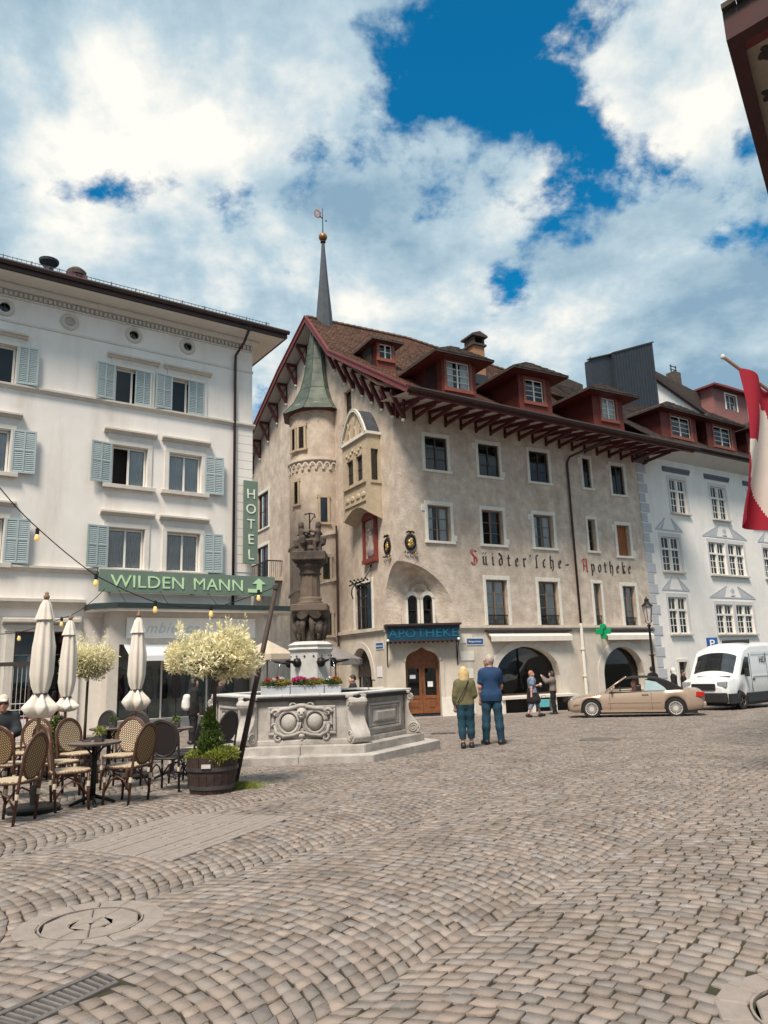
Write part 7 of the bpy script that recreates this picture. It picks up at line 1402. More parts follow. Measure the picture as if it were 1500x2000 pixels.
# ================================================================ people
def cloth_mat(name, c, var=.12, sc=5., c2=None, rough=.85): return M(name, c, rough, var, sc, col2=c2, bump=.15, bscale=30)
def person(label, P, face, H=1.75, pose=None, h=.011, wear=None, hair=None, yaw=0., build=1., skin=None, lean=0.):
    """face: azimuth looked to. Local frame: +y is forward, +x the person's right hand side."""
    s = H/1.75; g = build; po = dict(hipL=(-.095, 0, .93), hipR=(.095, 0, .93), kneeL=(-.10, .02, .50), kneeR=(.10, .02, .50), ankL=(-.105, -.02, .09), ankR=(.105, -.02, .09), toeL=None, toeR=None,
        shL=(-.155, 0, 1.405), shR=(.155, 0, 1.405), elL=(-.205, -.02, 1.13), elR=(.205, -.02, 1.13), wrL=(-.20, .06, .88), wrR=(.20, .06, .88), neck=(0, -.01, 1.47), head=(0, .015, 1.635), pelvis=(0, 0, .96), waist=(0, 0, 1.12), chest=(0, 0, 1.32))
    po.update(pose or {}); J = {k: (np.array(v, float) if v is not None else None) for k, v in po.items()}
    root = empty('person', P, -R_(face), label, 'person'); root.scale = (s, s, s); wear = wear or {}; sk = skin or MT['skin']
    hd = J['head']; cy, sy = math.cos(R_(yaw)), math.sin(R_(yaw)); HD = lambda x, y, z: hd+np.array([x*cy+y*sy, -x*sy+y*cy, z])      # head frame, yaw>0 turns to the right
    S1 = (1, 1.28, 1)
    torso = [(J['pelvis']+[-.05, 0, 0], J['pelvis']+[.05, 0, 0], .135*g, .135*g, S1), (J['pelvis'], J['waist'], .135*g, .125*g, S1), (J['waist'], J['chest'], .13*g, .15*g, S1), (J['chest']+[-.07, 0, .02], J['chest']+[.07, 0, .02], .125*g, .125*g, S1), (J['shL']*.8+J['neck']*.2-[0, 0, .045], J['shR']*.8+J['neck']*.2-[0, 0, .045], .062*g, .062*g), (J['shL'], J['neck'], .045*g, .052), (J['shR'], J['neck'], .045*g, .052)]
    legs = []; shoes = []
    for L in 'LR':
        hp, kn, an = J['hip'+L], J['knee'+L], J['ank'+L]; legs += [(hp, hp*.5+kn*.5, .088*g, .078*g), (hp*.5+kn*.5, kn, .078*g, .058), (kn, kn*.6+an*.4+[0, -.015, 0], .056, .056), (kn*.6+an*.4+[0, -.015, 0], an, .055, .038)]
        to = J['toe'+L]; to = to if to is not None else an+[0.01 if L == 'R' else -.01, .15, -.055]; d = to-an; d[2] = 0; d /= max(1e-6, np.linalg.norm(d)); hl = an*1.-d*.045; hl[2] = an[2]-.045; shoes.append([(hl, to, .042, .036), (an, hl, .042, .04), (hl*.5+to*.5+[0, 0, .012], to, .038, .034)])
    arms = {}; hands = []
    for L, sg in (('L', -1), ('R', 1)):
        sh, el, wr = J['sh'+L], J['el'+L], J['wr'+L]; arms[L] = [(sh, sh*.4+el*.6, .056*g, .047*g), (sh*.4+el*.6, el, .047*g, .042), (el, el*.6+wr*.4, .043, .039), (el*.6+wr*.4, wr, .039, .028)]
        d = (wr-el)/np.linalg.norm(wr-el); n_ = np.cross(d, [sg*1., 0, 0]) if abs(d[0]) < .8 else np.cross(d, [0, 1., 0]); n_ /= np.linalg.norm(n_); sd = np.cross(n_, d); cv = np.array([-sg*.35, .25, 0.]); pm = wr+d*.075
        hands += [(wr, pm-sd*.018, .024, .019), (wr, pm+sd*.018, .024, .019)]
        for i, (o_, ln) in enumerate(((-.030, .062), (-.010, .074), (.010, .07), (.028, .055))):
            k0 = pm+sd*o_; k1 = k0+(d*.85+cv*.4)*ln*.55; k2 = k1+(d*.55+cv*.9)*ln*.5; hands += [(k0, k1, .0105, .0095), (k1, k2, .0095, .008)]
        t0 = wr+d*.03-sd*.03; hands += [(t0, t0+d*.035-sd*.025+cv*.02, .013, .011), (t0+d*.035-sd*.025+cv*.02, t0+d*.062-sd*.026+cv*.035, .011, .009)]
    headb = [(HD(0, -.012, .025), HD(0, -.012, .03), .093, .093, (1.18, 1, .92)), (HD(0, .03, -.045), HD(0, .045, -.085), .058, .04), (HD(0, -.02, -.02), HD(0, .03, -.02), .075, .07), (J['neck']-[0, 0, .02], HD(0, -.015, -.06), .057, .052)]
    face_ = [(HD(0, .092, .005), HD(0, .108, -.022), .011, .016), (HD(-.03, .078, .022), HD(.03, .078, .022), .02, .02), (HD(-.02, .082, -.058), HD(.02, .082, -.058), .012, .012), (HD(0, .07, -.1), HD(0, .075, -.1), .018, .018), (HD(-.082, -.012, .01), HD(-.083, -.016, -.03), .014, .01), (HD(.082, -.012, .01), HD(.083, -.016, -.03), .014, .01)]
    allb = torso+legs+arms['L']+arms['R']+hands+headb+face_+[b for q in shoes for b in q[:1]]
    sdf_obj('body', allb, h, sk, root, k=.012)
    e = MB()
    for x in (-.033, .033): e.lathe([(0, -.011), (.009, -.006), (.011, 0), (.009, .006), (0, .011)], c=tuple(HD(x, .083, .012)), n=8)
    e.build('eyes', M_eye, root, smooth=True)
    w = wear
    if 'top' in w:
        t = w['top']; bones = list(torso[1:])+([torso[0]] if t.get('hem', .9) < .97 else []); sl = t.get('sleeve', 1.)
        for L in 'LR':
            a = arms[L]; sh, el, wr = J['sh'+L], J['el'+L], J['wr'+L]
            if sl >= 1: bones += a
            elif sl >= .5: bones += a[:2]
            else: bones += [(sh, sh*.35+el*.65, .060*g, .058*g)]
        if t.get('hem', .9) < .93: bones += [(J['hip'+L]+[0, 0, .03], J['hip'+L]*.75+J['knee'+L]*.25, .10*g, .095*g) for L in 'LR']+[(J['pelvis'], J['pelvis']-[0, 0, .1], .13*g, .13*g, S1)]
        cut = [lambda X, Y, Z, hm=t.get('hem', .9): hm-Z, lambda X, Y, Z: np.where(Z > J['neck'][2]-.015, .078-np.hypot(X-J['neck'][0], Y-J['neck'][1]-.012), -1.)]
        inf = t.get('loose', .016); sdf_obj(t.get('name', 'shirt'), bones, h, t['mat'], root, k=.022, inflate=inf, cuts=[cut[0], cut[1]] if t.get('hemcut', True) else [cut[1]])
    if 'trousers' in w:
        t = w['trousers']; lo = t.get('ankle', .07); low = min(J['ankL'][2], J['ankR'][2]); bones = [torso[0], (J['pelvis'], J['pelvis']+[0, 0, .08], .13*g, .128*g, S1)]
        for L in 'LR':
            hp, kn, an = J['hip'+L], J['knee'+L], J['ank'+L]; wd = t.get('wide', 1.); cf = kn*.6+an*.4+[0, -.015, 0]; bones += [(hp, hp*.5+kn*.5, .094*g, .084*g), (hp*.5+kn*.5, kn, .084*g, .067*wd), (kn, cf, .066*wd, .064*wd), (cf, an, .063*wd, .055*wd)]
        sdf_obj('trousers', bones, h, t['mat'], root, k=.016, inflate=.008, cuts=[lambda X, Y, Z: lo-Z, lambda X, Y, Z, tp=t.get('top', 1.06): Z-tp])
    if 'skirt' in w:
        t = w['skirt']; km = (J['kneeL']+J['kneeR'])/2; sdf_obj('skirt', [(J['pelvis']+[0, 0, .1], J['pelvis'], .15*g, .18*g, (1, 1.1, 1)), (J['pelvis'], (J['pelvis']+km)/2-[0, 0, .06], .185*g, .25*g, (1, 1.0, 1))], h, t['mat'], root, k=.02, cuts=[lambda X, Y, Z, lo=t.get('hem', .6): lo-Z])
    sm = w.get('shoe', M_shoe)
    for b in shoes: sdf_obj('shoe', b, h*.9, sm, root, k=.012, inflate=.010, cuts=[lambda X, Y, Z, z0=float(min(b[0][0][2], b[0][1][2])-.040): z0-Z])
    if w.get('sole'):
        for b in shoes: sdf_obj('sole', [(np.array(b[0][0])-[0, 0, .028], np.array(b[0][1])-[0, 0, .024], .05, .046, (1, 1, 2.2))], h, w['sole'], root, k=.01)
    if hair:
        hm, style = hair; B = [(HD(0, -.022, .035), HD(0, -.022, .04), .100, .100, (1.14, 1, .93))]
        fc = lambda X, Y, Z: ((X-hd[0])*sy+(Y-hd[1])*cy)-(.045+.75*np.maximum(0, (Z-hd[2]-.03)))      # keep the face free
        lowz = {'short': -.06, 'bob': -.2, 'long': -.34}[style]
        if style != 'short': B += [(HD(0, -.05, -.02), HD(0, -.06, lowz+.06), .098, .088, (.9, 1.25, 1)), (HD(-.065, -.02, -.02), HD(-.075, -.03, lowz+.08), .045, .038), (HD(.065, -.02, -.02), HD(.075, -.03, lowz+.08), .045, .038)]
        sdf_obj('hair', B, h, hm, root, k=.012, inflate=.003, cuts=[fc, lambda X, Y, Z: hd[2]+lowz-Z])
    return root, J, HD
M_eye = M('eye_dark', (.03, .02, .02), .3, 0, 1); M_shoe = M('dark_leather', (.02, .016, .016), .5, .2, 8)
HR = {'blond': M('blond_hair', (.62, .45, .22), .5, .25, 22, bump=.4, bscale=60), 'grey': M('grey_hair', (.42, .36, .32), .6, .15, 20), 'red': M('short_red_hair', (.40, .18, .10), .55, .2, 20, bump=.4, bscale=60), 'dark': M('dark_hair', (.02, .013, .011), .5, .2, 20, bump=.4, bscale=60)}
navy = cloth_mat('navy_cotton', (.008, .035, .10), c2=(.012, .055, .14)); jean = cloth_mat('teal_denim', (.008, .036, .07), .3, 7, c2=(.014, .07, .115)); olive = cloth_mat('olive_jacket_cloth', (.125, .115, .055), .2, 6); teal = cloth_mat('teal_trouser_cloth', (.006, .034, .062), .3, 6, c2=(.01, .065, .10)); blk = cloth_mat('black_cloth', (.012, .01, .012), .3, 5); greyk = cloth_mat('grey_knit', (.17, .14, .13), .15, 12); bluep = cloth_mat('blue_print_cloth', (.02, .06, .16), .4, 14, c2=(.30, .36, .45)); wh = cloth_mat('white_cloth', (.72, .70, .67), .06, 6); rosy = M('rosy_skin', (.52, .28, .20), .6, .1, 8)  # rosy: slightly darker, redder skin tone for some figures
# couple strolling away from the camera
pm_ = grd(965, 1454); man, Jm, Hm = person('tall man in navy short-sleeved shirt and teal jeans, seen from behind', pm_, 8, 1.86, dict(ankL=(-.15, .02, .09), ankR=(.15, -.03, .09), kneeL=(-.125, .03, .5), kneeR=(.125, .0, .5), toeL=(-.21, .15, .035), toeR=(.2, .12, .035), elL=(-.215, .0, 1.13), wrL=(-.215, .09, .88), elR=(.205, .08, 1.14), wrR=(.16, .25, 1.0), head=(-.01, .05, 1.625), neck=(0, .01, 1.47)), .0095,
    dict(top=dict(mat=navy, hem=.84, sleeve=.3, loose=.018), trousers=dict(mat=jean, ankle=.06, wide=1.12), shoe=M_shoe, sole=wh), (HR['grey'], 'short'), yaw=-62, build=.96, skin=rosy)
g_ = MB(); g_.tube([tuple(Hm(x, .098-.9*abs(x)**1.7, .016)) for x in (-.07, -.035, 0, .035, .07)], .007, 5).tube([tuple(Hm(-.078, .07, .016)), tuple(Hm(-.088, -.02, .018))], .005, 5).tube([tuple(Hm(.078, .07, .016)), tuple(Hm(.088, -.02, .018))], .005, 5); g_.build('glasses', MT['iron'], man)
pw_ = grd(913, 1461); wom, Jw, Hw = person('blond woman in olive jacket and teal trousers, seen from behind', pw_, 6, 1.60, dict(ankL=(-.085, -.08, .10), kneeL=(-.095, .0, .5), ankR=(.10, .06, .09), kneeR=(.10, .05, .5), elR=(.215, -.0, 1.15), wrR=(.15, .16, 1.08), elL=(-.215, -.03, 1.14), wrL=(-.225, .04, .9)), .0095,
    dict(top=dict(mat=olive, name='jacket', hem=.93, loose=.018), trousers=dict(mat=teal, ankle=.20, wide=1.15), shoe=M_shoe), (HR['blond'], 'bob'), build=1.03)
st = MB(); st.tube([(.10, -.13, 1.47), (.02, -.176, 1.3), (-.08, -.178, 1.13), (-.17, -.12, .98)], .011, 6); st.build('bag_strap', blk, wom)
# woman striding past the shop windows
pk = grd(1043, 1401); wk, Jk, Hk = person('woman in blue print top and black skirt striding right with a white cup', pk, 82, 1.66, dict(ankL=(-.08, .30, .11), kneeL=(-.09, .2, .50), ankR=(.09, -.26, .13), kneeR=(.09, -.06, .50), toeL=(-.09, .46, .07), toeR=(.1, -.14, .05), elL=(-.22, .10, 1.16), wrL=(-.12, .30, 1.20), elR=(.24, -.1, 1.14), wrR=(.24, -.12, .88)), .012, dict(top=dict(mat=bluep, hem=.92, sleeve=.3, loose=.03), skirt=dict(mat=blk, hem=.52), trousers=dict(mat=bluep, ankle=.32, top=.95), shoe=M_shoe), (HR['red'], 'short'), build=1.1)
cup = empty('paper_cup', (0, 0, 0), 0, 'white paper cup in the hand of the striding woman', 'cup'); wl = Matrix.Translation(pk) @ Matrix.Rotation(-R_(82), 4, 'Z') @ Matrix.Diagonal((1.66/1.75,)*3+(1,)); cp_ = wl @ Vector((-.09, .385, 1.19)); cup.location = cp_; MB().lathe([(0, -.05), (.03, -.05), (.04, .07), (.042, .075), (.042, .09), (0, .095)], n=14).build('cup_body', MT['white_p'], cup, smooth=False)
# woman photographing the square
pp = tuple(atY(1083, 1388, 30.3)[:2])+(gz(0, 30.3),); ph, Jp, Hp = person('dark-haired woman in grey sweater photographing in front of the shop window', pp, -70, 1.66, dict(elL=(-.22, .22, 1.33), wrL=(-.09, .38, 1.52), elR=(.22, .22, 1.33), wrR=(.09, .38, 1.52), ankL=(-.09, 0, .09), ankR=(.1, -.03, .09)), .012, dict(top=dict(mat=greyk, name='sweater', hem=.95, loose=.03), trousers=dict(mat=blk, ankle=.08, wide=1.05), shoe=M_shoe), (HR['dark'], 'bob'), build=1.08)
wl = Matrix.Translation(pp) @ Matrix.Rotation(R_(70), 4, 'Z') @ Matrix.Diagonal((1.66/1.75,)*3+(1,)); pc = empty('phone', tuple(wl @ Vector((0, .47, 1.60))), R_(70), 'dark phone held up by the photographing woman', 'phone'); MB().box(-.08, -.005, -.04, .08, .005, .04).build('phone_body', MT['iron'], pc, bevel=.004)
pb_ = empty('shopping_bag', tuple(atY(1064, 1389, 30.4)[:2])+(gz(0, 30.4),), 0, 'turquoise bag held low in front of the shop bench', 'bag'); pb_.location.z += .28; MB().prism([(-.2, .0), (.2, .0), (.23, .3), (-.23, .3)], -.07, .07).build('bag_body', cloth_mat('turquoise_cloth', (.10, .38, .42)), pb_, bevel=.02); MB().tube([(-.1, 0, .3), (-.07, 0, .45), (.07, 0, .45), (.1, 0, .3)], .01, 6).build('handle', blk, pb_)
# woman with a white backpack by the hotel shop
Yb = 19.5; q = atY(377, 1400, Yb); bk, Jb, Hb = person('woman in black with a white backpack by the hotel shop', (q[0], Yb, gz(0, Yb)), 62, 1.62, None, .012, dict(top=dict(mat=blk, name='coat', hem=.72, loose=.03), trousers=dict(mat=blk), shoe=M_shoe), (HR['dark'], 'long'), build=1.05)
wl = Matrix.Translation((q[0], Yb, gz(0, Yb))) @ Matrix.Rotation(-R_(62), 4, 'Z'); bp_ = empty('backpack', tuple(wl @ Vector((0, -.17, 1.04))), -R_(62), 'white backpack on the woman in black', 'backpack'); sdf_obj('pack', [((-.06, 0, -.12), (-.06, 0, .12), .085, .08), ((.06, 0, -.12), (.06, 0, .12), .085, .08), ((0, -.05, -.1), (0, -.05, .0), .075, .07), ((-.09, .1, .2), (-.09, .02, .1), .02, .02), ((.09, .1, .2), (.09, .02, .1), .02, .02)], .014, wh, bp_, k=.02)
# seated man in a pale cap at the left edge
Ys = 12.6; q = atY(2, 1430, Ys); sp_ = (q[0], Ys, gz(0, Ys)-.0); seat, Js, Hs = person('seated man in pale cap and sunglasses at the left edge', sp_, 150, 1.75, dict(pelvis=(0, 0, .52), hipL=(-.1, .02, .50), hipR=(.1, .02, .50), kneeL=(-.12, .44, .50), kneeR=(.12, .44, .50), ankL=(-.12, .40, .09), ankR=(.12, .40, .09), waist=(0, -.03, .68), chest=(0, -.04, .88), shL=(-.18, -.04, .98), shR=(.18, -.04, .98), neck=(0, -.03, 1.03), head=(0, .0, 1.19), elL=(-.24, .05, .74), elR=(.24, .05, .74), wrL=(-.15, .26, .72), wrR=(.15, .26, .72)), .012, dict(top=dict(mat=cloth_mat('dark_blazer', (.02, .024, .03)), name='jacket', hem=.5, loose=.02), trousers=dict(mat=blk, top=.62, ankle=.06), shoe=M_shoe), None, skin=rosy)
seat_c = copy_tree(protod); seat_c.location = sp_; seat_c.rotation_euler = (0, 0, -R_(150)); tag(seat_c, 'black cane chair under the seated man in the cap', 'chair', 'rattan bistro chairs on the cafe terrace')
cpm = cloth_mat('pale_cap_cloth', (.62, .52, .46)); sdf_obj('cap', [(Hs(0, -.015, .055), Hs(0, -.015, .06), .098, .098, (1.1, 1, .95)), (Hs(0, .09, .062), Hs(0, .13, .05), .045, .04, (.8, 1, 2.5))], .011, cpm, seat, k=.012, cuts=[lambda X, Y, Z, z=float(Hs(0, 0, .035)[2]): z-Z]); MB().box(-.07, 0, -.02, .07, .02, .022).xf(Matrix.Translation(Hs(0, .088, .014))).build('sunglasses', M_eye, seat)
# small figures in the distance
for (x, Yq, H, fa, mt, hr, lb, hood) in ((1322, 32.5, 1.66, -60, blk, 'dark', 'person in black with a white headscarf behind the gold car', True), (1341, 33.2, 1.55, 100, blk, 'dark', 'dark-clad person close to the van bonnet beside the headscarf wearer', False), (1281, 31.6, 1.72, 60, blk, 'dark', 'dark-clad person at the foot of the street lamp', False), (690, 21.5, 1.6, -100, blk, 'dark', 'person in black and white half hidden behind the fountain flowers', False), (431, 21.5, 1.66, 80, blk, 'dark', 'person in dark coat in front of the hotel shop, left of the fountain', False)):
    q = atY(x, 1380, Yq); r_, j_, h_ = person(lb, (q[0], Yq, gz(0, Yq)), fa, H, None, .016, dict(top=dict(mat=mt, name='coat', hem=.75, loose=.025), trousers=dict(mat=blk), shoe=M_shoe), None if hood else (HR[hr], 'short'))
    if hood: sdf_obj('headscarf', [(h_(0, -.02, .03), h_(0, -.02, .035), .112, .112), (h_(0, -.04, -.05), h_(0, -.05, -.17), .10, .12)], .016, wh, r_, k=.02, cuts=[lambda X, Y, Z, hh=h_(0, 0, 0): (Y-hh[1])-.04])
# ================================================================ market parasols, balcony
def open_parasol(px_, py_, Yq, rr, hh, mat, label, drop=.5):
    q = atY(px_, py_, Yq); u = empty('open_parasol', (q[0], Yq, gz(0, Yq)), 0, label, 'parasol'); z = q[2]-gz(0, Yq); n = 8; m = MB(); m.add([(0, 0, z+drop)]+[(rr*math.cos(2*math.pi*i/n+.3), rr*math.sin(2*math.pi*i/n+.3), z) for i in range(n)]+[(rr*math.cos(2*math.pi*i/n+.3), rr*math.sin(2*math.pi*i/n+.3), z-.2) for i in range(n)], [(0, 1+i, 1+(i+1) % n) for i in range(n)]+[(1+i, 9+i, 9+(i+1) % n, 1+(i+1) % n) for i in range(n)]); m.build('canopy', mat, u)
    MB().tube([(0, 0, 0), (0, 0, z+drop)], .03, 8).build('pole', M_pole, u)
    r = MB()
    for i in range(n): a = 2*math.pi*i/n+.3; r.beam((0, 0, z+drop-.05), (rr*math.cos(a), rr*math.sin(a), z-.02), .03)
    r.build('ribs', M_pole, u); MB().lathe([(0, 0), (.3, 0), (.3, .06), (0, .08)], n=16).build('base', MT['iron'], u)
open_parasol(522, 1278, 26.5, 1.0, 2.2, cloth_mat('beige_parasol_cloth', (.50, .42, .33)), 'open beige parasol behind the fountain spouts'); open_parasol(655, 1288, 27, 1.0, 2.1, cloth_mat('grey_parasol_cloth', (.20, .18, .17)), 'open dark grey parasol at the foot of the stair tower', .45)
bc = MB(); bc.box(-.9, 13.0, 6.55, 0, 17.6, 6.75); bco = bc.build('balcony', MT['plinth'], AP); r = MB(); r.box(-.92, 13.0, 7.62, -.86, 17.6, 7.68).box(-.9, 12.98, 7.62, 0, 13.04, 7.68)
for k in range(38): r.box(-.9, 13.02+k*.12, 6.75, -.88, 13.04+k*.12, 7.62)
for k in range(8): r.box(-.88+k*.11, 13.0, 6.75, -.86+k*.11, 13.02, 7.62)
r.build('railing', MT['iron'], bco)
# ================================================================ vehicles
def loft_body(st, nside=7, ntop=6):
    """st: list of (x, z_bottom, z_shoulder, half_width, z_top, crown_width_factor); returns grid mesh of both sides"""
    rows = []
    for x, zb, zs, w_, zt, tw in st:
        sec = []
        for k in range(nside+1):
            t = k/nside; z = zb+(zs-zb)*t; bul = 1-.055*(2*t-1.0)**2-(.045 if t < .12 else 0); sec.append((x, -w_*bul, z))
        for k in range(1, ntop+1):
            t = k/ntop; y = -w_*.945*(1-t); z = zs+(zt-zs)*(1-(1-t)**2.4); sec.append((x, y, z))
        rows.append(sec)
    mb = MB(); mb.grid(rows); mb.grid([[(p[0], -p[1], p[2]) for p in r] for r in rows])
    for r in (rows[0], rows[-1]): n = len(r); mb.add(list(r)+[(p[0], -p[1], p[2]) for p in r[::-1]], [tuple(range(2*n))])
    return mb
def wheel(parent, x, y, r, sg, rim='chrome', spokes=20, w_=.21):
    t = MB().lathe([(r*.68, -w_/2), (r*.92, -w_/2), (r, -w_*.36), (r, w_*.36), (r*.92, w_/2), (r*.68, w_/2)], n=32, cap=False).xf(Matrix.Translation((x, y, r)) @ Matrix.Rotation(R_(90), 4, 'X')).build('wheel', MT['tyre'], parent, smooth=False); autosmooth(t, 40)
    T = Matrix.Translation((x, y, r)) @ Matrix.Rotation(R_(90) if sg < 0 else R_(-90), 4, 'X'); o = w_/2
    m = MB().lathe([(r*.69, o*.2), (r*.69, o*.98), (r*.63, o*1.02), (r*.60, o*.8)], n=32, cap=False).lathe([(0, o*.8), (r*.13, o*.78), (r*.15, o*.6)], n=16)
    for k in range(spokes):
        a = 2*math.pi*k/spokes; m.beam((r*.12*math.cos(a), r*.12*math.sin(a), o*.66), (r*.62*math.cos(a), r*.62*math.sin(a), o*.78), r*(.055 if spokes > 10 else .13), .02, up=(0, 0, 1))
    m.xf(T).build('rim', MT[rim], t); MB().lathe([(0, o*.35), (r*.66, o*.35)], n=24).xf(T).build('brake_disc', MT['hoop'], t)
def smooth_stations(keys, n):
    K = np.array(keys, float); xs = np.linspace(K[0, 0], K[-1, 0], n); out = [xs]
    for c in range(1, K.shape[1]):
        f = np.interp(xs, K[:, 0], K[:, c]); g = f.copy()
        for _ in range(3): g[1:-1] = (g[:-2]+2*g[1:-1]+g[2:])/4
        out.append(g)
    return np.stack(out, 1)
def arch_cut(st, wx, wr):
    o = []
    for r in st:
        x, zb = r[0], r[1]
        for c in wx:
            d = abs(x-c)
            if d < wr: zb = max(zb, .31+math.sqrt(wr*wr-d*d)*1.0)
        o.append((x, zb, *r[2:]))
    return o
def convertible():
    P0 = atY(1153, 1396, 27.4); az = 108.5          # car points left: local -x is the nose, +x the tail
    p0 = grd(1153, 1396); Y0 = 27.3; p0 = np.array(atY(1160, 1396, Y0)); z0 = gz(0, Y0); dirx = np.array([math.sin(R_(az-.0)), math.cos(R_(az))])
    c = empty('convertible_car', (p0[0], p0[1], z0), R_(90-az), 'gold convertible car with black soft top driving left', 'car')
    paint = M('gold_metallic_paint', (.44, .335, .26), .32, .05, 30, metal=.3, coat=.7); blackp = M('black_trim', (.012, .012, .012), .5, .1, 5); soft = M('black_soft_top', (.012, .010, .011), .8, .2, 8, bump=.2, bscale=60)
    WB_ = 2.725; keys = [(-.82, .30, .52, .60, .56, 1), (-.76, .22, .60, .74, .645, 1), (-.60, .19, .655, .82, .70, 1), (-.2, .19, .72, .868, .775, 1), (.35, .19, .775, .878, .865, 1), (.62, .19, .80, .878, .90, 1), (.8, .19, .815, .878, .90, 1), (2.2, .19, .865, .878, .90, 1), (2.75, .20, .895, .872, .925, 1), (3.2, .23, .895, .85, .945, 1), (3.5, .27, .86, .80, .93, 1), (3.62, .33, .80, .74, .86, 1), (3.66, .42, .72, .70, .76, 1)]
    st = smooth_stations(keys, 150); st = arch_cut(st, (0., WB_), .345)
    b = loft_body(st).build('body', paint, c, smooth=True); autosmooth(b, 38)
    MB().box(.62, -.80, .30, 2.35, .80, .86).build('cabin_tub', blackp, c)
    for x in (0, WB_): MB().box(x-.38, -.80, .18, x+.38, .80, .7).build('wheel_well', blackp, c); 
    for x in (0, WB_):
        for sg in (-1, 1): wheel(c, x, sg*.76, .315, sg)
    # windscreen, side glass, soft top
    ws = MB(); ws.add([(.50, -.72, .88), (.50, .72, .88), (1.18, .56, 1.335), (1.18, -.56, 1.335)], [(0, 1, 2, 3)]); ws.build('windscreen', MT['glass'], c)
    fr = MB(); fr.tube([(.48, -.74, .87), (.85, -.665, 1.13), (1.2, -.575, 1.345)], .026, 6).tube([(.48, .74, .87), (.85, .665, 1.13), (1.2, .575, 1.345)], .026, 6).tube([(1.2, -.575, 1.345), (1.2, .575, 1.345)], .026, 6); fr.build('windscreen_frame', paint, c, smooth=True)
    top = []
    for x, z, w_ in ((1.17, 1.345, .58), (1.45, 1.385, .60), (1.85, 1.385, .62), (2.25, 1.33, .64), (2.6, 1.19, .68), (2.95, .99, .72), (3.05, .935, .73)):
        top.append([(x, -w_*math.cos(a)*(1.02), z-.07*(1-math.sin(a))-(.0)) for a in [math.pi*k/12 for k in range(13)]])
    MB().grid(top).build('soft_top', soft, c, smooth=True)
    for sg in (-1, 1):
        q = MB(); q.add([(2.22, sg*.66, .9), (3.02, sg*.745, .915), (2.95, sg*.725, .96), (2.62, sg*.70, 1.16), (2.27, sg*.665, 1.27), (2.14, sg*.65, 1.29)], [(0, 1, 2, 3, 4, 5)]); q.build('soft_top_side', soft, c)
        g = MB(); g.add([(1.78, sg*.72, .885), (2.5, sg*.74, .895), (2.42, sg*.715, 1.0), (2.18, sg*.685, 1.18), (1.84, sg*.66, 1.25)], [(0, 1, 2, 3, 4)]); g.build('rear_side_window', M('pale_rear_window', (.35, .48, .52), .15, .1, 3), c)
        MB().tube([(.70, sg*.80, .88), (.72, sg*.93, .93)], .02, 6).lathe([(0, -.07), (.06, -.05), (.075, 0), (.06, .05), (0, .065)], c=(.72, sg*.95, .95), n=10, sx=.6, sy=1.3).build('door_mirror', paint, c, smooth=True)
        MB().box(.55, sg*.876, .50, 2.3, sg*.89, .535).box(-.62, sg*.845, .46, -.4, sg*.862, .49).build('rubbing_strip', paint, c); MB().box(1.68, sg*.872, .77, 1.9, sg*.893, .80).build('door_handle', paint, c)
        for x in (.62, 1.98): MB().box(x, sg*.865, .26, x+.009, sg*.8815, .84).build('door_seam', blackp, c)
        MB().box(.3, sg*.86, .2, 2.4, sg*.875, .27).build('sill', paint, c)
        MB().add([(-.78, sg*.50, .57), (-.62, sg*.76, .59), (-.55, sg*.80, .66), (-.64, sg*.74, .70), (-.78, sg*.5, .66)], [(0, 1, 2, 3, 4)]).build('headlight', MT['glass_c'], c); MB().lathe([(0, -.05), (.07, 0), (0, .05)], c=(-.66, sg*.66, .63), n=10).build('headlight_reflector', MT['chrome'], c)
        l = MB(); l.prism([(3.38, .66), (3.66, .66), (3.67, .82), (3.42, .84)], sg*.70, sg*.825); l.build('tail_light', M('tail_red', (.45, .02, .015), .2, .1, 3, coat=.5), c, bevel=.015)
    for sg in (-1, 1): MB().lathe([(0, -.02), (.08, -.015), (.1, .02)], c=(-.80, sg*.10, .60), n=10).xf(Matrix.Identity(4)).build('grille', blackp, c)
    MB().box(-.84, -.62, .24, -.70, .62, .42).build('front_bumper_grille', blackp, c); MB().box(3.60, -.72, .36, 3.70, .72, .50).build('rear_bumper', paint, c, bevel=.03); MB().box(.1, -.78, .14, 3.4, .78, .24).build('underbody', blackp, c)
    for x, y in ((1.5, -.36), (1.5, .36), (2.2, 0)): MB().box(x, y-.24, .45, x+.18, y+.24, 1.08).build('seat', blackp, c, bevel=.04)
    MB().tube([(.98, -.36+.18*math.cos(a), .88+.18*math.sin(a)) for a in [2*math.pi*k/16 for k in range(17)]], .014, 6).build('steering_wheel', blackp, c)
    wl = Matrix.Translation((p0[0], p0[1], z0)) @ Matrix.Rotation(R_(90-az), 4, 'Z'); q = wl @ Vector((1.42, -.36, 0))
    d, _, Hd = person('driver of the gold convertible, in dark clothing', (q.x, q.y, z0+.16), az+180, 1.7, dict(pelvis=(0, 0, .34), hipL=(-.1, .02, .33), hipR=(.1, .02, .33), kneeL=(-.12, .44, .42), kneeR=(.12, .44, .42), ankL=(-.12, .72, .16), ankR=(.12, .72, .16), waist=(0, -.04, .5), chest=(0, -.07, .70), shL=(-.18, -.07, .80), shR=(.18, -.07, .80), neck=(0, -.07, .85), head=(0, -.05, 1.0), elL=(-.24, .08, .62), elR=(.24, .08, .62), wrL=(-.14, .34, .68), wrR=(.14, .34, .68)), .015, dict(top=dict(mat=cloth_mat('dark_red_cloth', (.06, .02, .02)), hem=.3, loose=.016), trousers=dict(mat=blk, top=.42, ankle=.1), shoe=M_shoe), (HR['red'], 'short'), skin=rosy)
convertible()
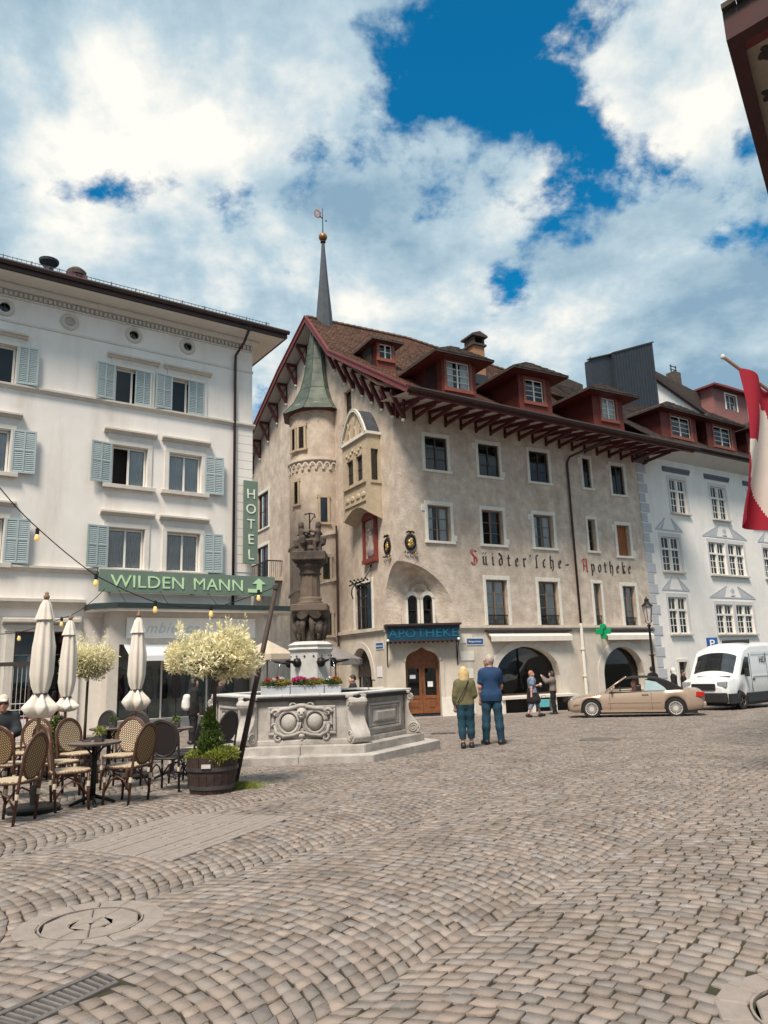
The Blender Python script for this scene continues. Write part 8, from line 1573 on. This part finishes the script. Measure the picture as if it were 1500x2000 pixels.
def van():
    Y0 = 29.3; p = np.array(atY(1447, 1384, Y0)); z0 = gz(0, Y0); az = 50                     # local +x runs to the tail, nose at -x
    c = empty('delivery_van', (p[0], p[1], z0), R_(90-az), 'white high-roof delivery van parked at the right edge', 'van'); paint = M('white_van_paint', (.74, .76, .77), .3, .02, 5, coat=.5); blk_ = M('van_black_plastic', (.02, .02, .022), .6, .1, 5)
    off = .86                                        # wheel axle to this local y
    W_ = 1.0
    keys = [(-1.02, .34, .82, .72, .90, 1), (-.98, .28, .95, .84, 1.03, 1), (-.85, .26, 1.06, .93, 1.13, 1), (-.5, .26, 1.14, .985, 1.22, 1), (-.25, .26, 1.18, .995, 1.30, 1), (-.2, .26, 1.18, 1.0, 1.36, 1), (.42, .26, 2.0, 1.0, 2.22, 1), (.62, .26, 2.2, 1.0, 2.40, 1), (1.1, .26, 2.34, 1.0, 2.52, 1), (2.2, .27, 2.38, 1.0, 2.55, 1), (4.3, .3, 2.38, 1.0, 2.55, 1), (4.55, .36, 2.3, .99, 2.5, 1)]
    st = smooth_stations(keys, 170); st = arch_cut(st, (0., 3.3), .40)
    yo = off+.0; T = Matrix.Translation((0, W_-.14, 0))
    b = loft_body(st, 9, 6).xf(T).build('body', paint, c, smooth=True); autosmooth(b, 38)
    for x in (0, 3.3): MB().box(x-.42, -.86, .2, x+.42, .9, .75).xf(T).build('wheel_well', blk_, c)
    for x in (0, 3.3):
        for sg in (-1, 1): wheel(c, x, (W_-.14)+sg*(W_-.12), .345, sg, 'hoop', 5, .23)
    # windscreen follows the raked section
    S = np.array(st)
    def surf(x, t): r = S[np.argmin(np.abs(S[:, 0]-x))]; y = -r[3]*.945*(1-t); z = r[2]+(r[4]-r[2])*(1-(1-t)**2.4); return (x-.012, y+W_-.14, z+.012)
    g = []
    for x in np.linspace(-.13, .36, 14): g.append([surf(x, t) for t in np.linspace(.16, 1, 8)]+[(lambda p: (p[0], 2*(W_-.14)-p[1], p[2]))(surf(x, t)) for t in np.linspace(1, .16, 8)[1:]])
    MB().grid(g).build('windscreen', M('windscreen_glass', (.02, .022, .025), .03, .2, 2, spec=.9, coat=1), c, smooth=True)
    yl = -.14-.006
    sw = MB(); sw.add([(.02, yl, 1.30), (.80, yl, 1.30), (.82, yl, 1.95), (.55, yl, 1.98), (.40, yl, 1.85)], [(0, 1, 2, 3, 4)]); sw.build('cab_window', M('cab_glass', (.012, .012, .014), .05, .1, 2, spec=.6), c)
    MB().box(-.95, yl-.02, .26, -.42, yl+.1, .62).box(.42, yl-.012, .26, 2.86, yl+.1, .60).build('lower_cladding', blk_, c); MB().box(-1.06, -.02, .28, -.90, 1.74, .66).build('front_bumper', blk_, c, bevel=.05)
    gr = MB(); gr.box(-1.055, .38, .74, -.98, 1.34, 1.0); gr.build('grille', blk_, c, bevel=.04)
    for k in range(4): MB().box(-1.07, .42, .77+k*.06, -1.05, 1.30, .785+k*.06).build('grille_bar', MT['hoop'], c)
    for y0, y1 in ((-.02, .34), (1.38, 1.74)): MB().prism([(y0, .84), (y1, .84), (y1, 1.06), (y0, 1.08)], -1.0, -.78, axis='x').build('headlight', M('van_lamp_%.1f' % y0, (.62, .64, .66), .1, .3, 18, col2=(.2, .21, .22), coat=1), c, bevel=.04)
    MB().box(.30, yl-.2, 1.22, .40, yl-.02, 1.52).build('door_mirror', blk_, c, bevel=.03); MB().box(1.0, yl-.02, 1.08, 1.18, yl+.01, 1.13).build('door_handle', blk_, c)
    for x in (.92, 2.35): MB().box(x, yl-.002, .62, x+.012, yl+.02, 2.1).build('door_seam', blk_, c)
    MB().box(1.05, yl-.012, 1.2, 4.4, yl+.0, 1.25).box(1.05, yl-.008, 2.1, 4.4, yl+.0, 2.16).build('side_crease', paint, c)
    for y in (.3, 1.2): MB().box(-.38, y-.2, 1.232, -.30, y+.2, 1.262).build('bonnet_vent', blk_, c)
    me = tex_mesh('HO', .36, depth=.01); me.materials.append(blk_); link('lettering', me, c, (1.72, yl-.01, 1.72))
    MB().box(-.5, -.0, .14, 4.3, 1.7, .3).build('underbody', blk_, c); MB().box(2.0, .3, 2.5, 2.1, 1.4, 2.66).build('roof_bar', blk_, c)
van()
# wheel of the vehicle hidden behind the two: only its tyre shows
# ================================================================ street lamp, parking sign, bollards
Yl = 31.2; q = atY(1278, 1320, Yl); zt = lambda y: float(atY(1267, y, Yl)[2]-gz(0, Yl)); SL = empty('street_lamp', (q[0], Yl, gz(0, Yl)), 0, 'black cast-iron lantern street lamp before the quoined corner', 'street lamp')
h1 = zt(1215); MB().lathe([(.16, 0), (.17, .3), (.1, .45), (.085, .9), (.12, .95), (.07, 1.05), (.06, h1*.6), (.085, h1*.61), (.055, h1*.63), (.045, h1-.2), (.09, h1-.15), (.03, h1-.05)], n=14).build('column', MT['iron'], SL, smooth=True)
MB().tube([(-.14, 0, h1*.62), (.14, 0, h1*.62)], .015, 6).tube([(0, 0, h1-.1), (-.13, 0, h1+.02), (-.15, 0, h1+.08)], .014, 6).tube([(0, 0, h1-.1), (.13, 0, h1+.02), (.15, 0, h1+.08)], .014, 6).build('cross_arm', MT['iron'], SL)
z1, z2, z3 = zt(1213), zt(1184), zt(1166); MB().lathe([(.11, z1), (.20, z2)], n=6).build('lantern_glass', M('lantern_glass', (.55, .50, .48), .2, .1, 3), SL); f = MB()
for k in range(6): a = math.pi/3*k; f.beam((.11*math.cos(a), .11*math.sin(a), z1), (.2*math.cos(a), .2*math.sin(a), z2), .02)
f.build('lantern_frame', MT['iron'], SL); MB().lathe([(.24, z2), (.22, z2+.04), (.1, z2+.16), (.09, z2+.25), (.11, z2+.27), (.05, z3-.06), (0, z3+.05)], n=12).build('lantern_cap', MT['iron'], SL)
Yp = 33.5; q = atY(1391, 1256, Yp); PS = empty('parking_sign', (q[0], Yp, gz(0, Yp)), R_(-18), 'blue parking sign with white P above the van roof', 'sign'); zc = float(q[2]-gz(0, Yp)); MB().tube([(0, .03, 0), (0, .03, zc+.25)], .03, 8).build('post', MT['hoop'], PS); MB().box(-.23, -.015, zc-.27, .23, .01, zc+.25).build('plate', MT['enamel'], PS, bevel=.01); me = tex_mesh('P', .46, depth=.01, align='CENTER'); me.materials.append(MT['white_p']); link('lettering', me, PS, (0, -.02, zc-.17))
# ================================================================ houses across the square, behind the camera (seen mirrored in the panes)
for i, (x0, w_, hh, c_, lb) in enumerate(((-21, 12, 12.5, 'plaster', 'beige gabled house opposite, behind the viewpoint at left'), (-8.8, 10, 14, 'hotel', 'cream gabled house opposite, straight behind the viewpoint'), (1.4, 13, 11.5, 'white', 'white gabled house opposite, behind the viewpoint at right'))):
    r = empty('opposite_house', (x0, -13, 0), 0, lb, 'house'); m = MB(); hl = [(1.2+k*2.2, 2.4+k*2.2, 1.+f*3, 2.6+f*3) for k in range(int((w_-1)/2.2)) for f in range(int((hh-2)/3))]
    wallmesh(m, 0, w_, -.1, hh, hl, lambda x, z, d: (x, -d, z), depth=.2); m.quad((0, 0, 0), (0, -9, 0), (0, -9, hh), (0, 0, hh)); m.quad((w_, 0, 0), (w_, -9, 0), (w_, -9, hh), (w_, 0, hh)); m.add([(0, 0, hh), (w_, 0, hh), (w_/2, 0, hh+w_*.38)], [(0, 1, 2)]); m.build('wall', MT[c_], r)
    t = MB(); t.quad((-.5, .6, hh-.3), (w_/2, .6, hh+w_*.4), (w_/2, -9.5, hh+w_*.4), (-.5, -9.5, hh-.3)); t.quad((w_+.5, .6, hh-.3), (w_/2, .6, hh+w_*.4), (w_/2, -9.5, hh+w_*.4), (w_+.5, -9.5, hh-.3)); t.build('roof', MT['tile_d'], r)
    for a, b, c, d in hl: MB().box(a, -.2, c, b, -.15, d).build('window', MT['win_dark'], r)
